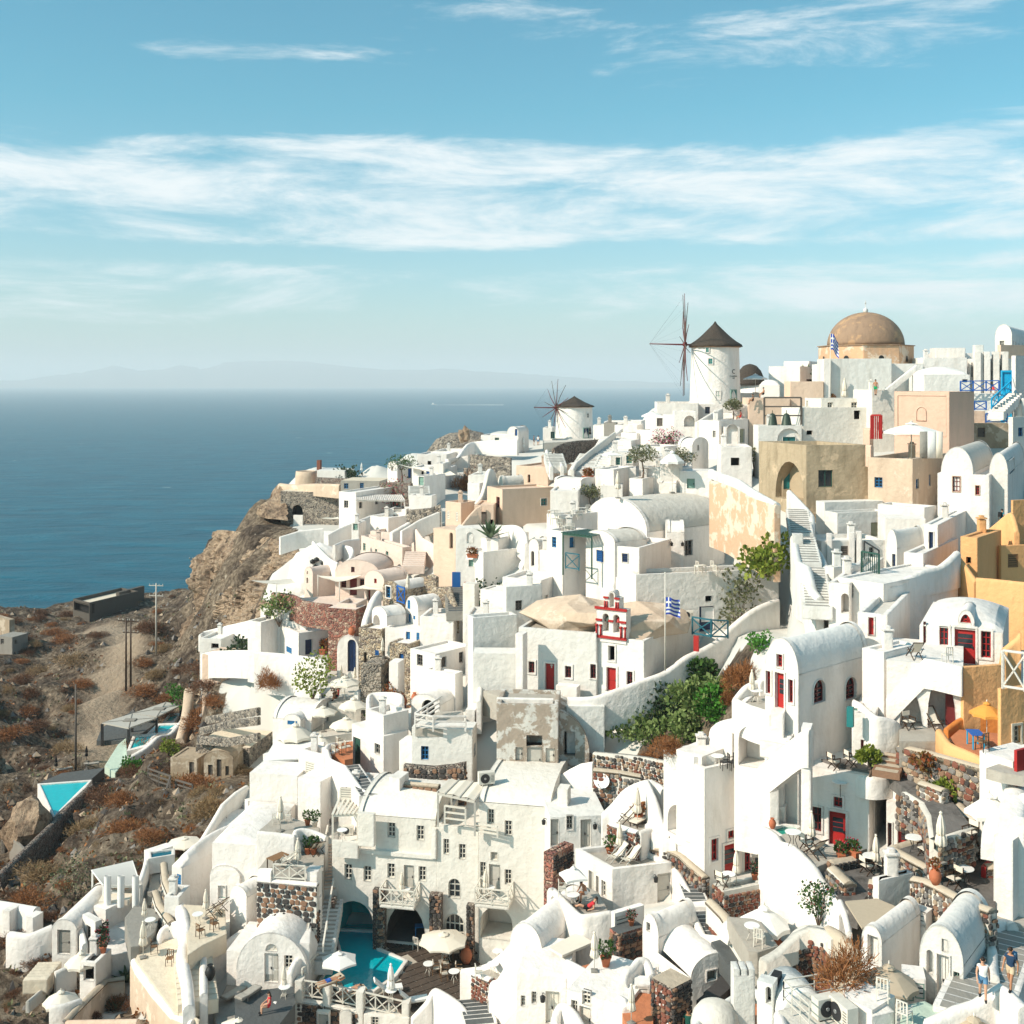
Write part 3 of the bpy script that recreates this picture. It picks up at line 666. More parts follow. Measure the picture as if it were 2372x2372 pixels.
def leaves(m,c,rad,n,size,mi=0,r=rnd,shell=.55,up=.3):
    c=Vector(c);rad=Vector(rad)
    for _ in range(n):
        while True:
            v=Vector((r.uniform(-1,1),r.uniform(-1,1),r.uniform(-1,1)))
            if v.length<=1:break
        if v.length<shell and r.random()<.6:v=v.normalized()*r.uniform(shell,1)
        p=c+Vector((v.x*rad.x,v.y*rad.y,v.z*rad.z));d=(v+Vector((r.uniform(-.8,.8),r.uniform(-.8,.8),r.uniform(-.5,.8)+up))).normalized();s=size*r.uniform(.6,1.3)
        e=d.cross(Vector((r.uniform(-1,1),r.uniform(-1,1),r.uniform(-1,1)))).normalized()*s*.42
        m.poly([p,p+d*s*.5+e,p+d*s,p+d*s*.5-e],mi)
def potplant(kind,pot,leaf,flower=None,hgt=.55,R=.2):
    r=proto(kind,'potted_plant','potted plant');m=M();m.lathe([(R*.65,0),(R,.32),(R*1.12,.33),(R*1.12,.38),(R*.9,.38),(R*.85,.34)],14);m.build('pot',pot,r)
    m=M();leaves(m,(0,0,.38+hgt*.5),(R*1.7,R*1.7,hgt*.55),110,.14,r=random.Random(3),shell=.3);m.build('foliage',leaf,r)
    m=M()
    for i in range(5):m.tube((0,0,.3),(R*math.cos(i*1.3),R*math.sin(i*1.3),.38+hgt*.6),.012,n=4)
    m.build('stem','bark',r)
    if flower:m=M();leaves(m,(0,0,.42+hgt*.6),(R*1.8,R*1.8,hgt*.5),40,.10,r=random.Random(5),shell=.8);m.build('flowers',flower,r)
potplant('pot','terracotta','leaf_green');potplant('potd','terracotta','leaf_dark','flower_red');potplant('potw','woodwhite','leaf_green');potplant('pota','terracotta','red_leaf','dry');potplant('potb','greystone','dry','dry',.7,.42)
def jar(kind,mat,plant=None):
    r=proto(kind,'clay_jar','jar');m=M();m.lathe([(.16,0),(.30,.25),(.34,.48),(.26,.72),(.15,.82),(.15,.88),(.20,.93),(.17,.93),(.12,.88)],18);m.build('body',mat,r)
    if plant:m=M();leaves(m,(0,0,1.1),(.3,.3,.26),120,.16,r=random.Random(9),shell=.2);m.build('foliage',plant,r)
jar('jar','terracotta');jar('jarp','terracotta','red_leaf');jar('jard','black')
def planter(kind,leaf,fl):
    r=proto(kind,'flower_box','planter');m=M();m.hexa([Vector(p)for p in((-.36,-.13,0),(.36,-.13,0),(.36,.13,0),(-.36,.13,0))],[Vector(p)for p in((-.42,-.17,.3),(.42,-.17,.3),(.42,.17,.3),(-.42,.17,.3))]);m.box((0,0,.27),.88,.38,.05);m.build('box','terracotta',r)
    m=M();leaves(m,(0,0,.5),(.45,.24,.26),170,.14,r=random.Random(4),shell=.3);m.build('foliage',leaf,r);m=M();leaves(m,(0,0,.60),(.45,.24,.24),60,.09,r=random.Random(6),shell=.8);m.build('flowers',fl,r)
planter('box','leaf_green','flower_red');planter('boxd','red_leaf','dry')
def acunit(kind):
    r=proto(kind,'air_conditioner','air conditioner');m=M();m.box((0,0,.36),.36,.86,.62);m.build('casing','woodwhite',r)
    m=M();n=20;m.lathe([(.25,0),(.25,.02)],n);m.v=[Vector((.182+v.z,v.x-.1,v.y+.36))for v in m.v];m.build('fan_grille','iron',r)
    m=M();m.lathe([(.06,0),(.06,.03)],10);m.v=[Vector((.19+v.z,v.x-.1,v.y+.36))for v in m.v];m.build('fan_hub','steel',r)
    m=M();[m.box((.187,.3,.2+.08*i),.012,.16,.03)for i in range(5)];m.build('vent','greystone',r)
    for y in(-.3,.3):m=M();m.box((0,y,.025),.34,.08,.05);m.build('foot','iron',r)
acunit('ac')
def dish(kind):
    r=proto(kind,'satellite_dish','satellite dish');m=M();m.lathe([(.02,0),(.25,.03),(.42,.09),(.5,.14),(.51,.14),(.43,.075),(.25,.012),(.02,-.02)],24,sx=.85)
    R=Matrix.Rotation(math.radians(68),3,'Y');m.v=[R@v+Vector((0,0,.75))for v in m.v];m.build('reflector','tabletop',r)
    m=M();m.tube((-.05,0,0),(-.05,0,.75),.03);m.build('mast','steel',r);m=M();m.bar(R@Vector((.4,0,.1))+Vector((0,0,.75)),(.55,0,.7),.03);m.box((.56,0,.72),.1,.06,.06);m.build('feed_arm','steel',r)
dish('dish')
def wlamp(kind):
    r=proto(kind,'wall_lantern','lantern');m=M();m.bar((0,0,0),(.16,0,.06),.03);m.bar((.16,0,.06),(.16,0,0),.02);m.build('bracket','iron',r)
    m=M();m.lathe([(.03,-.28),(.09,-.26),(.11,-.06),(.03,0)],8,(.16,0,0),sm=False);m.build('lantern_body','black',r)
wlamp('lamp')
# ---------------------------------------------------------------- plants made in place
def bush(label,x,y,D,w,h,leaf='leaf_green',n=900,size=.22,name='bush',cat='bush',flower=None,nf=60,group=None,lobes=9,P=None,trunk='bark',th=0.,rock=1,see=True):
    p=P or pt(x,y,D);r=rnd;root=thing(name,label,cat,p,group)
    GP.append((p.x,p.y,p.z-.1,rock))
    m=M();fm=M();C=[]
    for i in range(lobes):
        a=2*PI*i/lobes+r.uniform(-.4,.4);q=w*.5*r.uniform(.15,.75)
        C.append((p+Vector((math.cos(a)*q,math.sin(a)*q,th+(h-th)*r.uniform(.22,.8))),(w*.5*r.uniform(.25,.58),w*.5*r.uniform(.25,.58),(h-th)*r.uniform(.18,.40))))
    for c,rad in C:
        leaves(m,c,rad,n//lobes,size)
        if flower:leaves(fm,c,[v*1.05 for v in rad],nf//lobes,size*.7,shell=.9)
    m.build('foliage',leaf,root);fm.build('flowers',flower or leaf,root)
    b=M()
    for c,rad in C:
        b.tube(p-UP*.1,p*.6+c*.4+UP*(th*.5),.02+.03*h*.4,.02,5);b.tube(p*.6+c*.4+UP*(th*.5),c+UP*rad[2]*.4,.025,.008,4)
    b.build('branches',trunk,root);return root
DRYM={}
def dry_mesh(k,leaf): # hemispherical bush of fine dead twigs
    if(k,leaf)in DRYM:return DRYM[k,leaf]
    r=random.Random(k*13+1);m=M()
    lob=[(Vector((r.uniform(-.45,.45),r.uniform(-.45,.45),r.uniform(-.1,.2))),r.uniform(.45,.75))for _ in range(7)]
    for _ in range(2300):
        c,w=r.choice(lob);a=r.uniform(0,2*PI);e=math.asin(r.uniform(-.1,1));d=Vector((math.cos(a)*math.cos(e),math.sin(a)*math.cos(e),math.sin(e)));p=c+d*w*r.uniform(.55,1)
        if p.z<0:continue
        q=p+(d*.6+Vector((r.gauss(0,.6),r.gauss(0,.6),r.gauss(.2,.5)))).normalized()*r.uniform(.08,.22);x=d.cross(Vector((r.uniform(-1,1),r.uniform(-1,1),r.uniform(-1,1)))).normalized()*r.uniform(.008,.016);m.poly([p-x,p+x,q+x*.6,q-x*.6])
    me=bpy.data.meshes.new('twigs');me.from_pydata([tuple(v)for v in m.v],[],m.f);me.materials.append(MAT[leaf]);DRYM[k,leaf]=me;return me
def dry(label,x,y,D,w,h,leaf='dry',group=None,P=None,name='dry_bush',rock=1,gnd=True,tilt=0):
    p=P or pt(x,y,D);o=bpy.data.objects.new(name,dry_mesh(rnd.randrange(5),leaf));COL.objects.link(o);o.location=p-UP*.05;o.rotation_euler=(tilt*rnd.uniform(-1,1),tilt*rnd.uniform(-1,1),rnd.uniform(0,6));o.scale=(w/2*rnd.uniform(.9,1.1),w/2*rnd.uniform(.9,1.1),h)
    if gnd:GP.append((p.x,p.y,p.z-.1,rock))
    return tag(o,label,'dry bush',group)
def agave(label,x,y,D,R=.6,leaf='agave',name='agave',P=None):
    p=P or pt(x,y,D);root=thing(name,label,'agave',p);n=16
    for i in range(n):
        a=2.4*i;e=.35+.9*(i/n);d=Vector((math.cos(a)*math.cos(e),math.sin(a)*math.cos(e),math.sin(e)));s=d.cross(UP).normalized()*R*.11;m=M()
        m.poly([p-s*.6,p+s*.6,p+d*R*.5+s,p+d*R-UP*.06*R,p+d*R*.5-s]);m.build('leaf',leaf,root)
    return root
def small_tree(label,x,y,D,h,w,leaf='leaf_olive',n=800,P=None,name='olive_tree',cat='tree',size=.2):
    p=P or pt(x,y,D);root=thing(name,label,cat,p);b=M();q=[p,p+Vector((.08,0,h*.25)),p+Vector((-.05,.05,h*.5))];b.tube(q[0],q[1],.09*h*.4,.07*h*.4);b.tube(q[1],q[2],.07*h*.4,.05*h*.4)
    m=M()
    for i in range(6):
        a=i*1.05;c=q[2]+Vector((math.cos(a)*w*.3,math.sin(a)*w*.3,h*.25+.1*h*math.sin(i*2.)));b.tube(q[2],c,.03*h*.4,.012,5);leaves(m,c,(w*.26,w*.26,h*.17),n//6,size)
    b.build('trunk','bark',root);m.build('crown',leaf,root);return root
# ---------------------------------------------------------------- people: one skinned body per pose, clothing cut from it
J0=dict(pel=(0,0,.95),chest=(0,.0,1.30),neck=(0,0,1.47),head=(.01,0,1.58),crown=(.02,0,1.72),
 shl=(0,.17,1.41),ell=(-.03,.23,1.13),wrl=(.06,.24,.89),shr=(0,-.17,1.41),elr=(-.03,-.23,1.13),wrr=(.06,-.24,.89),
 hil=(0,.10,.92),knl=(.03,.11,.50),anl=(-.02,.11,.08),tol=(.16,.12,.04),hir=(0,-.10,.92),knr=(.03,-.11,.50),anr=(-.02,-.11,.08),tor=(.16,-.12,.04))
RAD=dict(pel=.135,chest=.14,neck=.055,head=.085,crown=.06,shl=.065,ell=.045,wrl=.032,shr=.065,elr=.045,wrr=.032,hil=.10,knl=.062,anl=.045,tol=.03,hir=.10,knr=.062,anr=.045,tor=.03)
BONES=[('pel','chest'),('chest','neck'),('neck','head'),('head','crown'),('chest','shl'),('shl','ell'),('ell','wrl'),('chest','shr'),('shr','elr'),('elr','wrr'),('pel','hil'),('hil','knl'),('knl','anl'),('anl','tol'),('pel','hir'),('hir','knr'),('knr','anr'),('anr','tor')]
POSE={
 'stand':{},
 'walk':dict(knl=(.16,.10,.52),anl=(.20,.10,.10),tol=(.36,.11,.08),knr=(-.04,-.10,.50),anr=(-.26,-.10,.14),tor=(-.12,-.11,.05),ell=(-.14,.24,1.14),wrl=(-.10,.25,.90),elr=(.05,-.24,1.14),wrr=(.20,-.22,.95)),
 'photo':dict(elr=(.16,-.22,1.38),wrr=(.30,-.10,1.55),ell=(.04,.24,1.14),wrl=(.1,.22,.9)),
 'sit':dict(pel=(0,0,.50),chest=(-.03,0,.86),neck=(-.01,0,1.02),head=(.02,0,1.13),crown=(.03,0,1.27),shl=(-.03,.17,.97),shr=(-.03,-.17,.97),ell=(.06,.22,.72),elr=(.06,-.22,.72),wrl=(.28,.16,.62),wrr=(.28,-.16,.62),
   hil=(.03,.10,.48),hir=(.03,-.10,.48),knl=(.44,.12,.50),knr=(.44,-.12,.50),anl=(.46,.12,.09),anr=(.46,-.12,.09),tol=(.62,.12,.04),tor=(.62,-.12,.04)),
 'lean':dict(pel=(0,0,.50),chest=(.16,0,.82),neck=(.25,0,.96),head=(.31,0,1.05),crown=(.36,0,1.17),shl=(.18,.17,.92),shr=(.18,-.17,.92),ell=(.3,.22,.68),elr=(.3,-.22,.68),wrl=(.48,.14,.62),wrr=(.48,-.14,.62),
   hil=(.03,.10,.48),hir=(.03,-.10,.48),knl=(.44,.12,.50),knr=(.44,-.12,.50),anl=(.46,.12,.09),anr=(.46,-.12,.09),tol=(.62,.12,.04),tor=(.62,-.12,.04)),
 'lie':dict(pel=(0,0,.13),chest=(-.34,0,.15),neck=(-.52,0,.17),head=(-.63,0,.2),crown=(-.77,0,.2),shl=(-.45,.17,.14),shr=(-.45,-.17,.14),ell=(-.62,.32,.1),elr=(-.62,-.32,.1),wrl=(-.84,.2,.1),wrr=(-.84,-.2,.1),
   hil=(.03,.10,.13),hir=(.03,-.10,.13),knl=(.46,.12,.12),knr=(.46,-.12,.12),anl=(.88,.11,.09),anr=(.88,-.13,.09),tol=(1.03,.12,.05),tor=(1.03,-.14,.05)),
 'recline':dict(pel=(0,0,.14),chest=(-.26,0,.36),neck=(-.38,0,.49),head=(-.44,0,.60),crown=(-.48,0,.74),shl=(-.35,.17,.43),shr=(-.35,-.17,.43),ell=(-.36,.25,.2),elr=(-.36,-.25,.2),wrl=(-.12,.25,.13),wrr=(-.12,-.25,.13),
   hil=(.03,.10,.13),hir=(.03,-.10,.13),knl=(.42,.13,.32),knr=(.46,-.12,.14),anl=(.78,.11,.09),anr=(.88,-.13,.09),tol=(.92,.12,.12),tor=(1.02,-.14,.12)),
}
BODY={}
def pose_body(pose):
    if pose in BODY:return BODY[pose]
    J={k:Vector(v)for k,v in{**J0,**POSE[pose]}.items()};V=[];R=[];E=[];idx={}
    def av(p,r):V.append(tuple(p));R.append(r);return len(V)-1
    for k in J:idx[k]=av(J[k],RAD[k])
    for a,b in BONES:
        mid=None
        if(a,b)in(('hil','knl'),('hir','knr')):mid=.085
        if(a,b)in(('knl','anl'),('knr','anr')):mid=.058
        if(a,b)==('pel','chest'):mid=.115
        if mid:i=av(J[a].lerp(J[b],.35 if 'kn' in a else.5),mid);E+=[(idx[a],i),(i,idx[b])]
        else:E.append((idx[a],idx[b]))
    for s in 'lr': # palm and five fingers
        w=J['wr'+s];d=(w-J['el'+s]).normalized();x=d.cross(UP).normalized()if abs(d.z)<.9 else Vector((1,0,0));pm=av(w+d*.07,.034);E.append((idx['wr'+s],pm))
        for i,L in enumerate((.075,.085,.08,.065)):
            o=x*(i-1.5)*.019;a=av(w+d*.11+o,.009);b=av(w+d*(.11+L*.55)+o*1.05-UP*.006,.008);c=av(w+d*(.11+L)+o*1.05-UP*.02,.007);E+=[(pm,a),(a,b),(b,c)]
        o=x*(.045 if s=='l' else-.045);a=av(w+d*.06+o*.7,.011);b=av(w+d*.11+o*1.2,.009);E+=[(pm,a),(a,b)]
    nose=J['head']
    me=bpy.data.meshes.new('body');me.from_pydata(V,E,[]);o=bpy.data.objects.new('tmp',me);COL.objects.link(o)
    md=o.modifiers.new('k','SKIN');md.use_smooth_shade=True
    for i,v in enumerate(me.skin_vertices[0].data):v.radius=(R[i],R[i]);v.use_root=(i==idx['pel'])
    sb=o.modifiers.new('s','SUBSURF');sb.levels=1;sb.render_levels=1
    dg=bpy.context.evaluated_depsgraph_get();ev=o.evaluated_get(dg);bm=bpy.data.meshes.new_from_object(ev);bpy.data.objects.remove(o)
    co=np.array([v.co for v in bm.vertices]);no=np.array([v.normal for v in bm.vertices]);fc=[tuple(p.vertices)for p in bm.polygons]
    segs=[(a,b,np.array(J[a]),np.array(J[b]))for a,b in BONES];cen=np.array([co[list(f)].mean(0)for f in fc]);best=np.full(len(fc),9.);lab=[None]*len(fc);tt=np.zeros(len(fc))
    for a,b,p,q in segs:
        d=q-p;L=(d@d);u=np.clip(((cen-p)@d)/L,0,1);ds=np.linalg.norm(cen-(p+u[:,None]*d),axis=1)/((RAD[a]+RAD[b])/2)**.3
        for i in np.where(ds<best)[0]:lab[i]=(a,b);tt[i]=u[i]
        best=np.minimum(best,ds)
    BODY[pose]=(co,no,fc,lab,tt,J);return BODY[pose]
TOP={('pel','chest'),('chest','shl'),('chest','shr')};SLV={('shl','ell'),('shr','elr')};HIP={('pel','hil'),('pel','hir')};THI={('hil','knl'),('hir','knr')};SHN={('knl','anl'),('knr','anr')};FOOT={('anl','tol'),('anr','tor')}
def person(label,x,y,D,rz,pose='stand',top=None,bottom=None,hair='hair',skin='skin',long=False,sleeves=False,trousers=False,dress=False,hat=None,bag=None,s=1.,P=None,group=None):
    p=P or pt(x,y,D);co,no,fc,lab,tt,J=pose_body(pose);root=thing('person',label,'person',p,group);R=Matrix.Rotation(math.radians(rz),3,'Z')
    def mk(name,mat,sel,off):
        if not sel:return
        m=M();used={};m.v=[]
        for f in sel:
            for i in fc[f]:
                if i not in used:used[i]=len(m.v);m.v.append(R@Vector(co[i]+no[i]*off)*s+p)
            m.f.append(tuple(used[i]for i in fc[f]));m.mi.append(0);m.sm.append(True)
        return m.build(name,mat,root)
    mk('body',skin,range(len(fc)),0)
    n=range(len(fc));bn={'shorts':HIP}
    if top:mk('shirt',top,[i for i in n if(lab[i]in TOP and not(lab[i]==('pel','chest')and tt[i]<.18 and not dress))or(lab[i]==('chest','neck')and tt[i]<.55)or(lab[i]in SLV and(tt[i]<.45 if sleeves else tt[i]<.04))],.016)
    if bottom:mk('skirt' if dress else 'trousers' if trousers else 'shorts',bottom,[i for i in n if lab[i]in HIP or(lab[i]==('pel','chest')and tt[i]<.22)or(lab[i]in THI and(trousers or tt[i]<(.55 if bottom!=top else.2)))or(trousers and lab[i]in SHN and tt[i]<.9)],.022)
    mk('shoes','cloth_black' if s>.8 else 'wood',[i for i in n if lab[i]in FOOT or(lab[i]in SHN and tt[i]>.93)],.012)
    h=J['head'];c=J['crown'];d=(c-h).normalized();f=R@Vector((1,0,0));W=lambda v:R@Vector(v)*s+p
    fw=Vector((1,0,0))-d*d.x;fw=fw.normalized()if fw.length>.2 else Vector((0,0,1));sd=d.cross(fw)
    m=M();hc=h*.35+c*.65-fw*.018
    for a in range(8):
        for b in range(12):
            q=[]
            for i,j in((a,b),(a+1,b),(a+1,b+1),(a,b+1)):
                th,ph=PI*i/8*.62,2*PI*j/12;v=d*math.cos(th)*.098+(fw*math.cos(ph)*.098+sd*math.sin(ph)*.088)*math.sin(th);q.append(W(hc+v))
            m.poly(q,0,True)
    if long:m.rings([[W(hc-fw*(.06+.02*k)+sd*(.07*math.cos(2*PI*i/8))*(1-.12*k)+fw*.03*math.sin(2*PI*i/8)-d*.09*k)for i in range(8)]for k in range(4)])
    m.build('hair',hair,root)
    m=M();e=h*.55+c*.45;m.tube(W(e+fw*.078-d*.005),W(e+fw*.112-d*.03),.014*s,.018*s,5);m.build('nose',skin,root)
    m=M();[m.box(W(e+fw*.086+sd*q+d*.018),.014*s,.014*s,.012*s)for q in(-.032,.032)];m.build('eyes','black',root);m=M();m.bar(W(e+fw*.085+sd*.022-d*.055),W(e+fw*.085-sd*.022-d*.055),.012*s);m.build('mouth','red' if 0 else 'maroon',root)
    m=M();[m.box(W(e+sd*q),.03*s,.03*s,.05*s)for q in(-.088,.088)];m.build('ear',skin,root)
    if hat:m=M();m.lathe([(.22,0),(.20,.012),(.10,.02),(.095,.09),(.02,.10)],14);m.v=[W(c-d*.03)+v*s for v in m.v];m.build('hat',hat,root)
    if bag:m=M();q=J['chest']-fw*.2;m.frame(W(q),R@(fw*.09)*s,R@(sd*.15)*s,R@(d*.2)*s);m.build('backpack',bag,root)
    return root
# ---------------------------------------------------------------- sea, far island, haze, ground
from mathutils import noise as mno
def fn(t,b,o):
    p=t.add('ShaderNodeNewGeometry').outputs['Position']
    mp=t.add('ShaderNodeMapping',{0:p,3:(.35,1.,1.)});w1=t.noise(mp,.045,6,.62,.4);w2=t.noise(mp,.0035,3,.5)
    wc=t.noise(mp,.085,2,.4);cap=t.add('ShaderNodeMapRange',{0:wc,1:.765,2:.80})
    c=t.mix(w2,(.0,.056,.098,1),(.0,.085,.135,1));c=t.mix(t.add('ShaderNodeMapRange',{0:w1,1:.35,2:.7}).outputs[0],c,(.002,.12,.18,1))
    t.set(b.inputs['Base Color'],t.mix(cap.outputs[0],c,(.55,.6,.6,1)));b.inputs['Roughness'].default_value=.34;b.inputs['Specular IOR Level'].default_value=.015
    t.set(b.inputs['Normal'],t.add('ShaderNodeBump',{'Strength':1.,'Distance':7.5,'Height':w1.outputs[0]}))
pmat('sea',fn)
FAR=60000.
m=M();m.poly([(-FAR,-400,0),(FAR,-400,0),(FAR,FAR,0),(-FAR,FAR,0)]);structure(m,'sea','sea')
plain('island',(.16,.13,.10),.9,.3,.002)
m=M();RG=[];tile(0,0,1932/2372)
prof=[(-200,724),(-60,718),(40,716),(110,705),(150,700),(215,685),(260,697),(305,693),(340,684),(380,692),(420,679),(480,676),(540,674),(620,682),(700,692),(760,695),(830,692),(900,697),(980,702),(1040,707),(1130,715),(1260,721),(1400,726)]
pp=[]
for(x0,y0),(x1,y1)in zip(prof,prof[1:]):
    for k in range(4):u=k/4;pp.append((x0+(x1-x0)*u,y0+(y1-y0)*u+rnd.uniform(-1.2,1.2)))
for k,(D,f)in enumerate(((20000,-.2),(21500,.45),(23000,.9),(26000,.3),(29000,-.2))):
    RG.append([(lambda q:Vector((q.x+rnd.uniform(-60,60),q.y,(q.z)*f)))(pt(x,y,D))for x,y in pp])
m.rings(RG,0,True,False,(False,False));structure(m,'distant_island_hills','island')
def haze():
    mt=bpy.data.materials.new('haze');mt.use_nodes=True;t=NT(mt.node_tree)
    v=t.add('ShaderNodeVolumePrincipled');v.inputs['Color'].default_value=(.97,.985,1.,1);v.inputs['Density'].default_value=.0001;v.inputs['Anisotropy'].default_value=0.
    o=t.add('ShaderNodeOutputMaterial',{1:v});MAT['haze']=mt
    m=M();x=FAR+500;a,b=-1.5,620.;q=[(-x,-900,a),(x,-900,a),(x,x,a),(-x,x,a)];m.hexa([Vector(p)for p in q],[Vector((p[0],p[1],b))for p in q]);tag(m.build('haze','haze'),kind='stuff')
# rocky ground with whitewashed lanes between the houses
def fn(t,b,o):
    p=t.add('ShaderNodeNewGeometry').outputs['Position'];at_=t.add('ShaderNodeAttribute',attribute_name='rock');ar=t.add('ShaderNodeAttribute',attribute_name='road')
    a=t.noise(p,.16,8,.66,.3);v=t.add('ShaderNodeTexVoronoi',{'Vector':p,'Scale':1.1});c2=t.noise(p,1.4,6,.7)
    c=t.ramp(a,[(.30,(.055,.042,.034)),(.42,(.14,.105,.08)),(.50,(.24,.185,.135)),(.57,(.34,.265,.19)),(.66,(.16,.115,.085)),(.78,(.36,.27,.19))]).outputs[0]
    c=t.mix(t.add('ShaderNodeMapRange',{0:c2,1:.40,2:.66}).outputs[0],t.mix(1.,c,(.30,.28,.27,1),'MULTIPLY'),c)
    sc=t.mix(t.add('ShaderNodeMapRange',{0:v.outputs['Distance'],1:.12,2:.3}).outputs[0],(.40,.34,.27,1),c);c=t.mix(t.add('ShaderNodeMapRange',{0:c2,1:.55,2:.62}).outputs[0],c,sc)
    dirt=t.mix(c2,(.26,.19,.13,1),(.42,.33,.245,1));c=t.mix(ar.outputs['Fac'],c,dirt)
    wh=t.mix(a,(.66,.64,.60,1),(.50,.47,.42,1));k=t.m('ADD',at_.outputs['Fac'],t.m('MULTIPLY',t.m('SUBTRACT',c2,.5),.5));k=t.add('ShaderNodeMapRange',{0:k,1:.40,2:.52})
    t.set(b.inputs['Base Color'],t.mix(k.outputs[0],wh,c));b.inputs['Roughness'].default_value=.95;b.inputs['Specular IOR Level'].default_value=.1
    hh=t.m('ADD',c2,t.m('MULTIPLY',v.outputs['Distance'],-.4));t.set(b.inputs['Normal'],t.add('ShaderNodeBump',{'Strength':t.m('MULTIPLY',k.outputs[0],.9),'Distance':.55,'Height':hh}))
pmat('ground',fn)
def fn(t,b,o):
    p=t.add('ShaderNodeNewGeometry').outputs['Position'];mp=t.add('ShaderNodeMapping',{0:p,3:(1,1,.45)});a=t.noise(mp,.28,9,.7,.6);c2=t.noise(p,1.3,6,.7)
    c=t.ramp(a,[(.30,(.10,.07,.05)),(.40,(.30,.20,.13)),(.52,(.50,.36,.245)),(.62,(.44,.30,.19)),(.72,(.24,.15,.09))]).outputs[0]
    c=t.mix(t.add('ShaderNodeMapRange',{0:c2,1:.36,2:.5}).outputs[0],t.mix(1.,c,(.35,.32,.3,1),'MULTIPLY'),c)
    t.set(b.inputs['Base Color'],c);b.inputs['Roughness'].default_value=.95;t.set(b.inputs['Normal'],t.add('ShaderNodeBump',{'Strength':1.,'Distance':1.2,'Height':t.m('ADD',a,t.m('MULTIPLY',c2,.5))}))
pmat('rockface',fn)
def G(pts,rock=1.):
    for x,y,D in pts:gp(pt(x,y,D),rock)
ROAD=[];ROCK=[]
def terrain():
    P=np.array(GP);X0,X1,Y0,Y1,st=-200,190,16,345,1.05
    xs=np.arange(X0,X1,st);ys=np.arange(Y0,Y1,st);gx,gy=np.meshgrid(xs,ys);gx=gx.ravel();gy=gy.ravel();z=np.zeros_like(gx);rk=np.zeros_like(gx)
    for i in range(0,len(gx),4000):
        s=slice(i,i+4000);d2=(gx[s,None]-P[None,:,0])**2+(gy[s,None]-P[None,:,1])**2;w=1/(d2+5.)**1.8;w/=w.sum(1,keepdims=True);z[s]=w@P[:,2];w=w**.6;w/=w.sum(1,keepdims=True);rk[s]=w@P[:,3]
    z-=1.0*np.clip(1-rk*1.4,0,1)
    for Q,zp in POLY:
        q=np.array([(p.x,p.y)for p in Q]);c=q.mean(0);q=c+(q-c)*(1+1.3/np.maximum(np.linalg.norm(q-c,axis=1),.5))[:,None];lo,hi=q.min(0),q.max(0)
        ii=np.where((gx>lo[0])&(gx<hi[0])&(gy>lo[1])&(gy<hi[1]))[0];ins=np.zeros(len(ii),bool);x,y=gx[ii],gy[ii]
        for a,b in zip(q,np.roll(q,-1,0)):
            if a[1]!=b[1]:ins^=((a[1]>y)!=(b[1]>y))&(x<(b[0]-a[0])*(y-a[1])/(b[1]-a[1])+a[0])
        z[ii[ins]]=np.minimum(z[ii[ins]],zp-.1)
    rd=np.full(len(gx),99.)
    for a,b in zip(ROAD,ROAD[1:]):
        dx,dy=b.x-a.x,b.y-a.y;u=np.clip(((gx-a.x)*dx+(gy-a.y)*dy)/(dx*dx+dy*dy),0,1);rd=np.minimum(rd,np.hypot(gx-a.x-u*dx,gy-a.y-u*dy))
    rk=np.maximum(rk**1.5*.6,0)
    for Q in ROCK:
        q=np.array([(p.x,p.y)for p in Q]);ins=np.zeros(len(gx),bool)
        for a,b in zip(q,np.roll(q,-1,0)):
            if a[1]!=b[1]:ins^=((a[1]>gy)!=(b[1]>gy))&(gx<(b[0]-a[0])*(gy-a[1])/(b[1]-a[1])+a[0])
        rk[ins]=1
    road=np.clip(1.6-rd/3.0,0,1)
    for i in range(len(gx)):
        k=rk[i]*(1-.85*road[i])
        if k>.25:v=Vector((gx[i],gy[i],0));z[i]+=k*(mno.fractal(v*.11,.9,2.1,5)*1.25+abs(mno.noise(v*.33))*1.3+.35*mno.noise(v*.8)-.2)
    ang=gx/gy;od=np.argsort(ang);sa=ang[od]
    for p in SEE:
        k=p.x/p.y;i0,i1=np.searchsorted(sa,(k-.017,k+.017));ii=od[i0:i1];ii=ii[gy[ii]<p.y-.2];lim=HC+(p.z-HC)/p.y*gy[ii]-.35-.10*np.minimum(p.y-gy[ii],8);z[ii]=np.minimum(z[ii],lim)
    nx,ny=len(xs),len(ys);idx=np.arange(nx*ny).reshape(ny,nx);F=np.stack([idx[:-1,:-1],idx[:-1,1:],idx[1:,1:],idx[1:,:-1]],-1).reshape(-1,4)
    me=bpy.data.meshes.new('hillside');me.from_pydata(np.stack([gx,gy,z],1).tolist(),[],F.tolist());me.materials.append(MAT['ground'])
    for nm,ar in(('rock',rk),('road',road)):A=me.attributes.new(nm,'FLOAT','POINT');A.data.foreach_set('value',ar)
    me.polygons.foreach_set('use_smooth',[True]*len(F));o=bpy.data.objects.new('hillside',me);COL.objects.link(o);tag(o,kind='structure')
    zz=z.reshape(ny,nx);rr=rk.reshape(ny,nx);ro=road.reshape(ny,nx)
    def hz(x,y):
        i=int((x-X0)/st);j=int((y-Y0)/st);i=min(max(i,0),nx-2);j=min(max(j,0),ny-2);u=(x-X0)/st-i;v=(y-Y0)/st-j
        return(zz[j,i]*(1-u)+zz[j,i+1]*u)*(1-v)+(zz[j+1,i]*(1-u)+zz[j+1,i+1]*u)*v,rr[j,i],ro[j,i]
    return hz
def hit(hz,x,y,D0=30,D1=330): # first ground point along a line of sight
    r=ray(x,y);D=D0
    while D<D1:
        p=r*D+EYE
        if p.z<hz(p.x,p.y)[0]:return p
        D+=.6
    return None
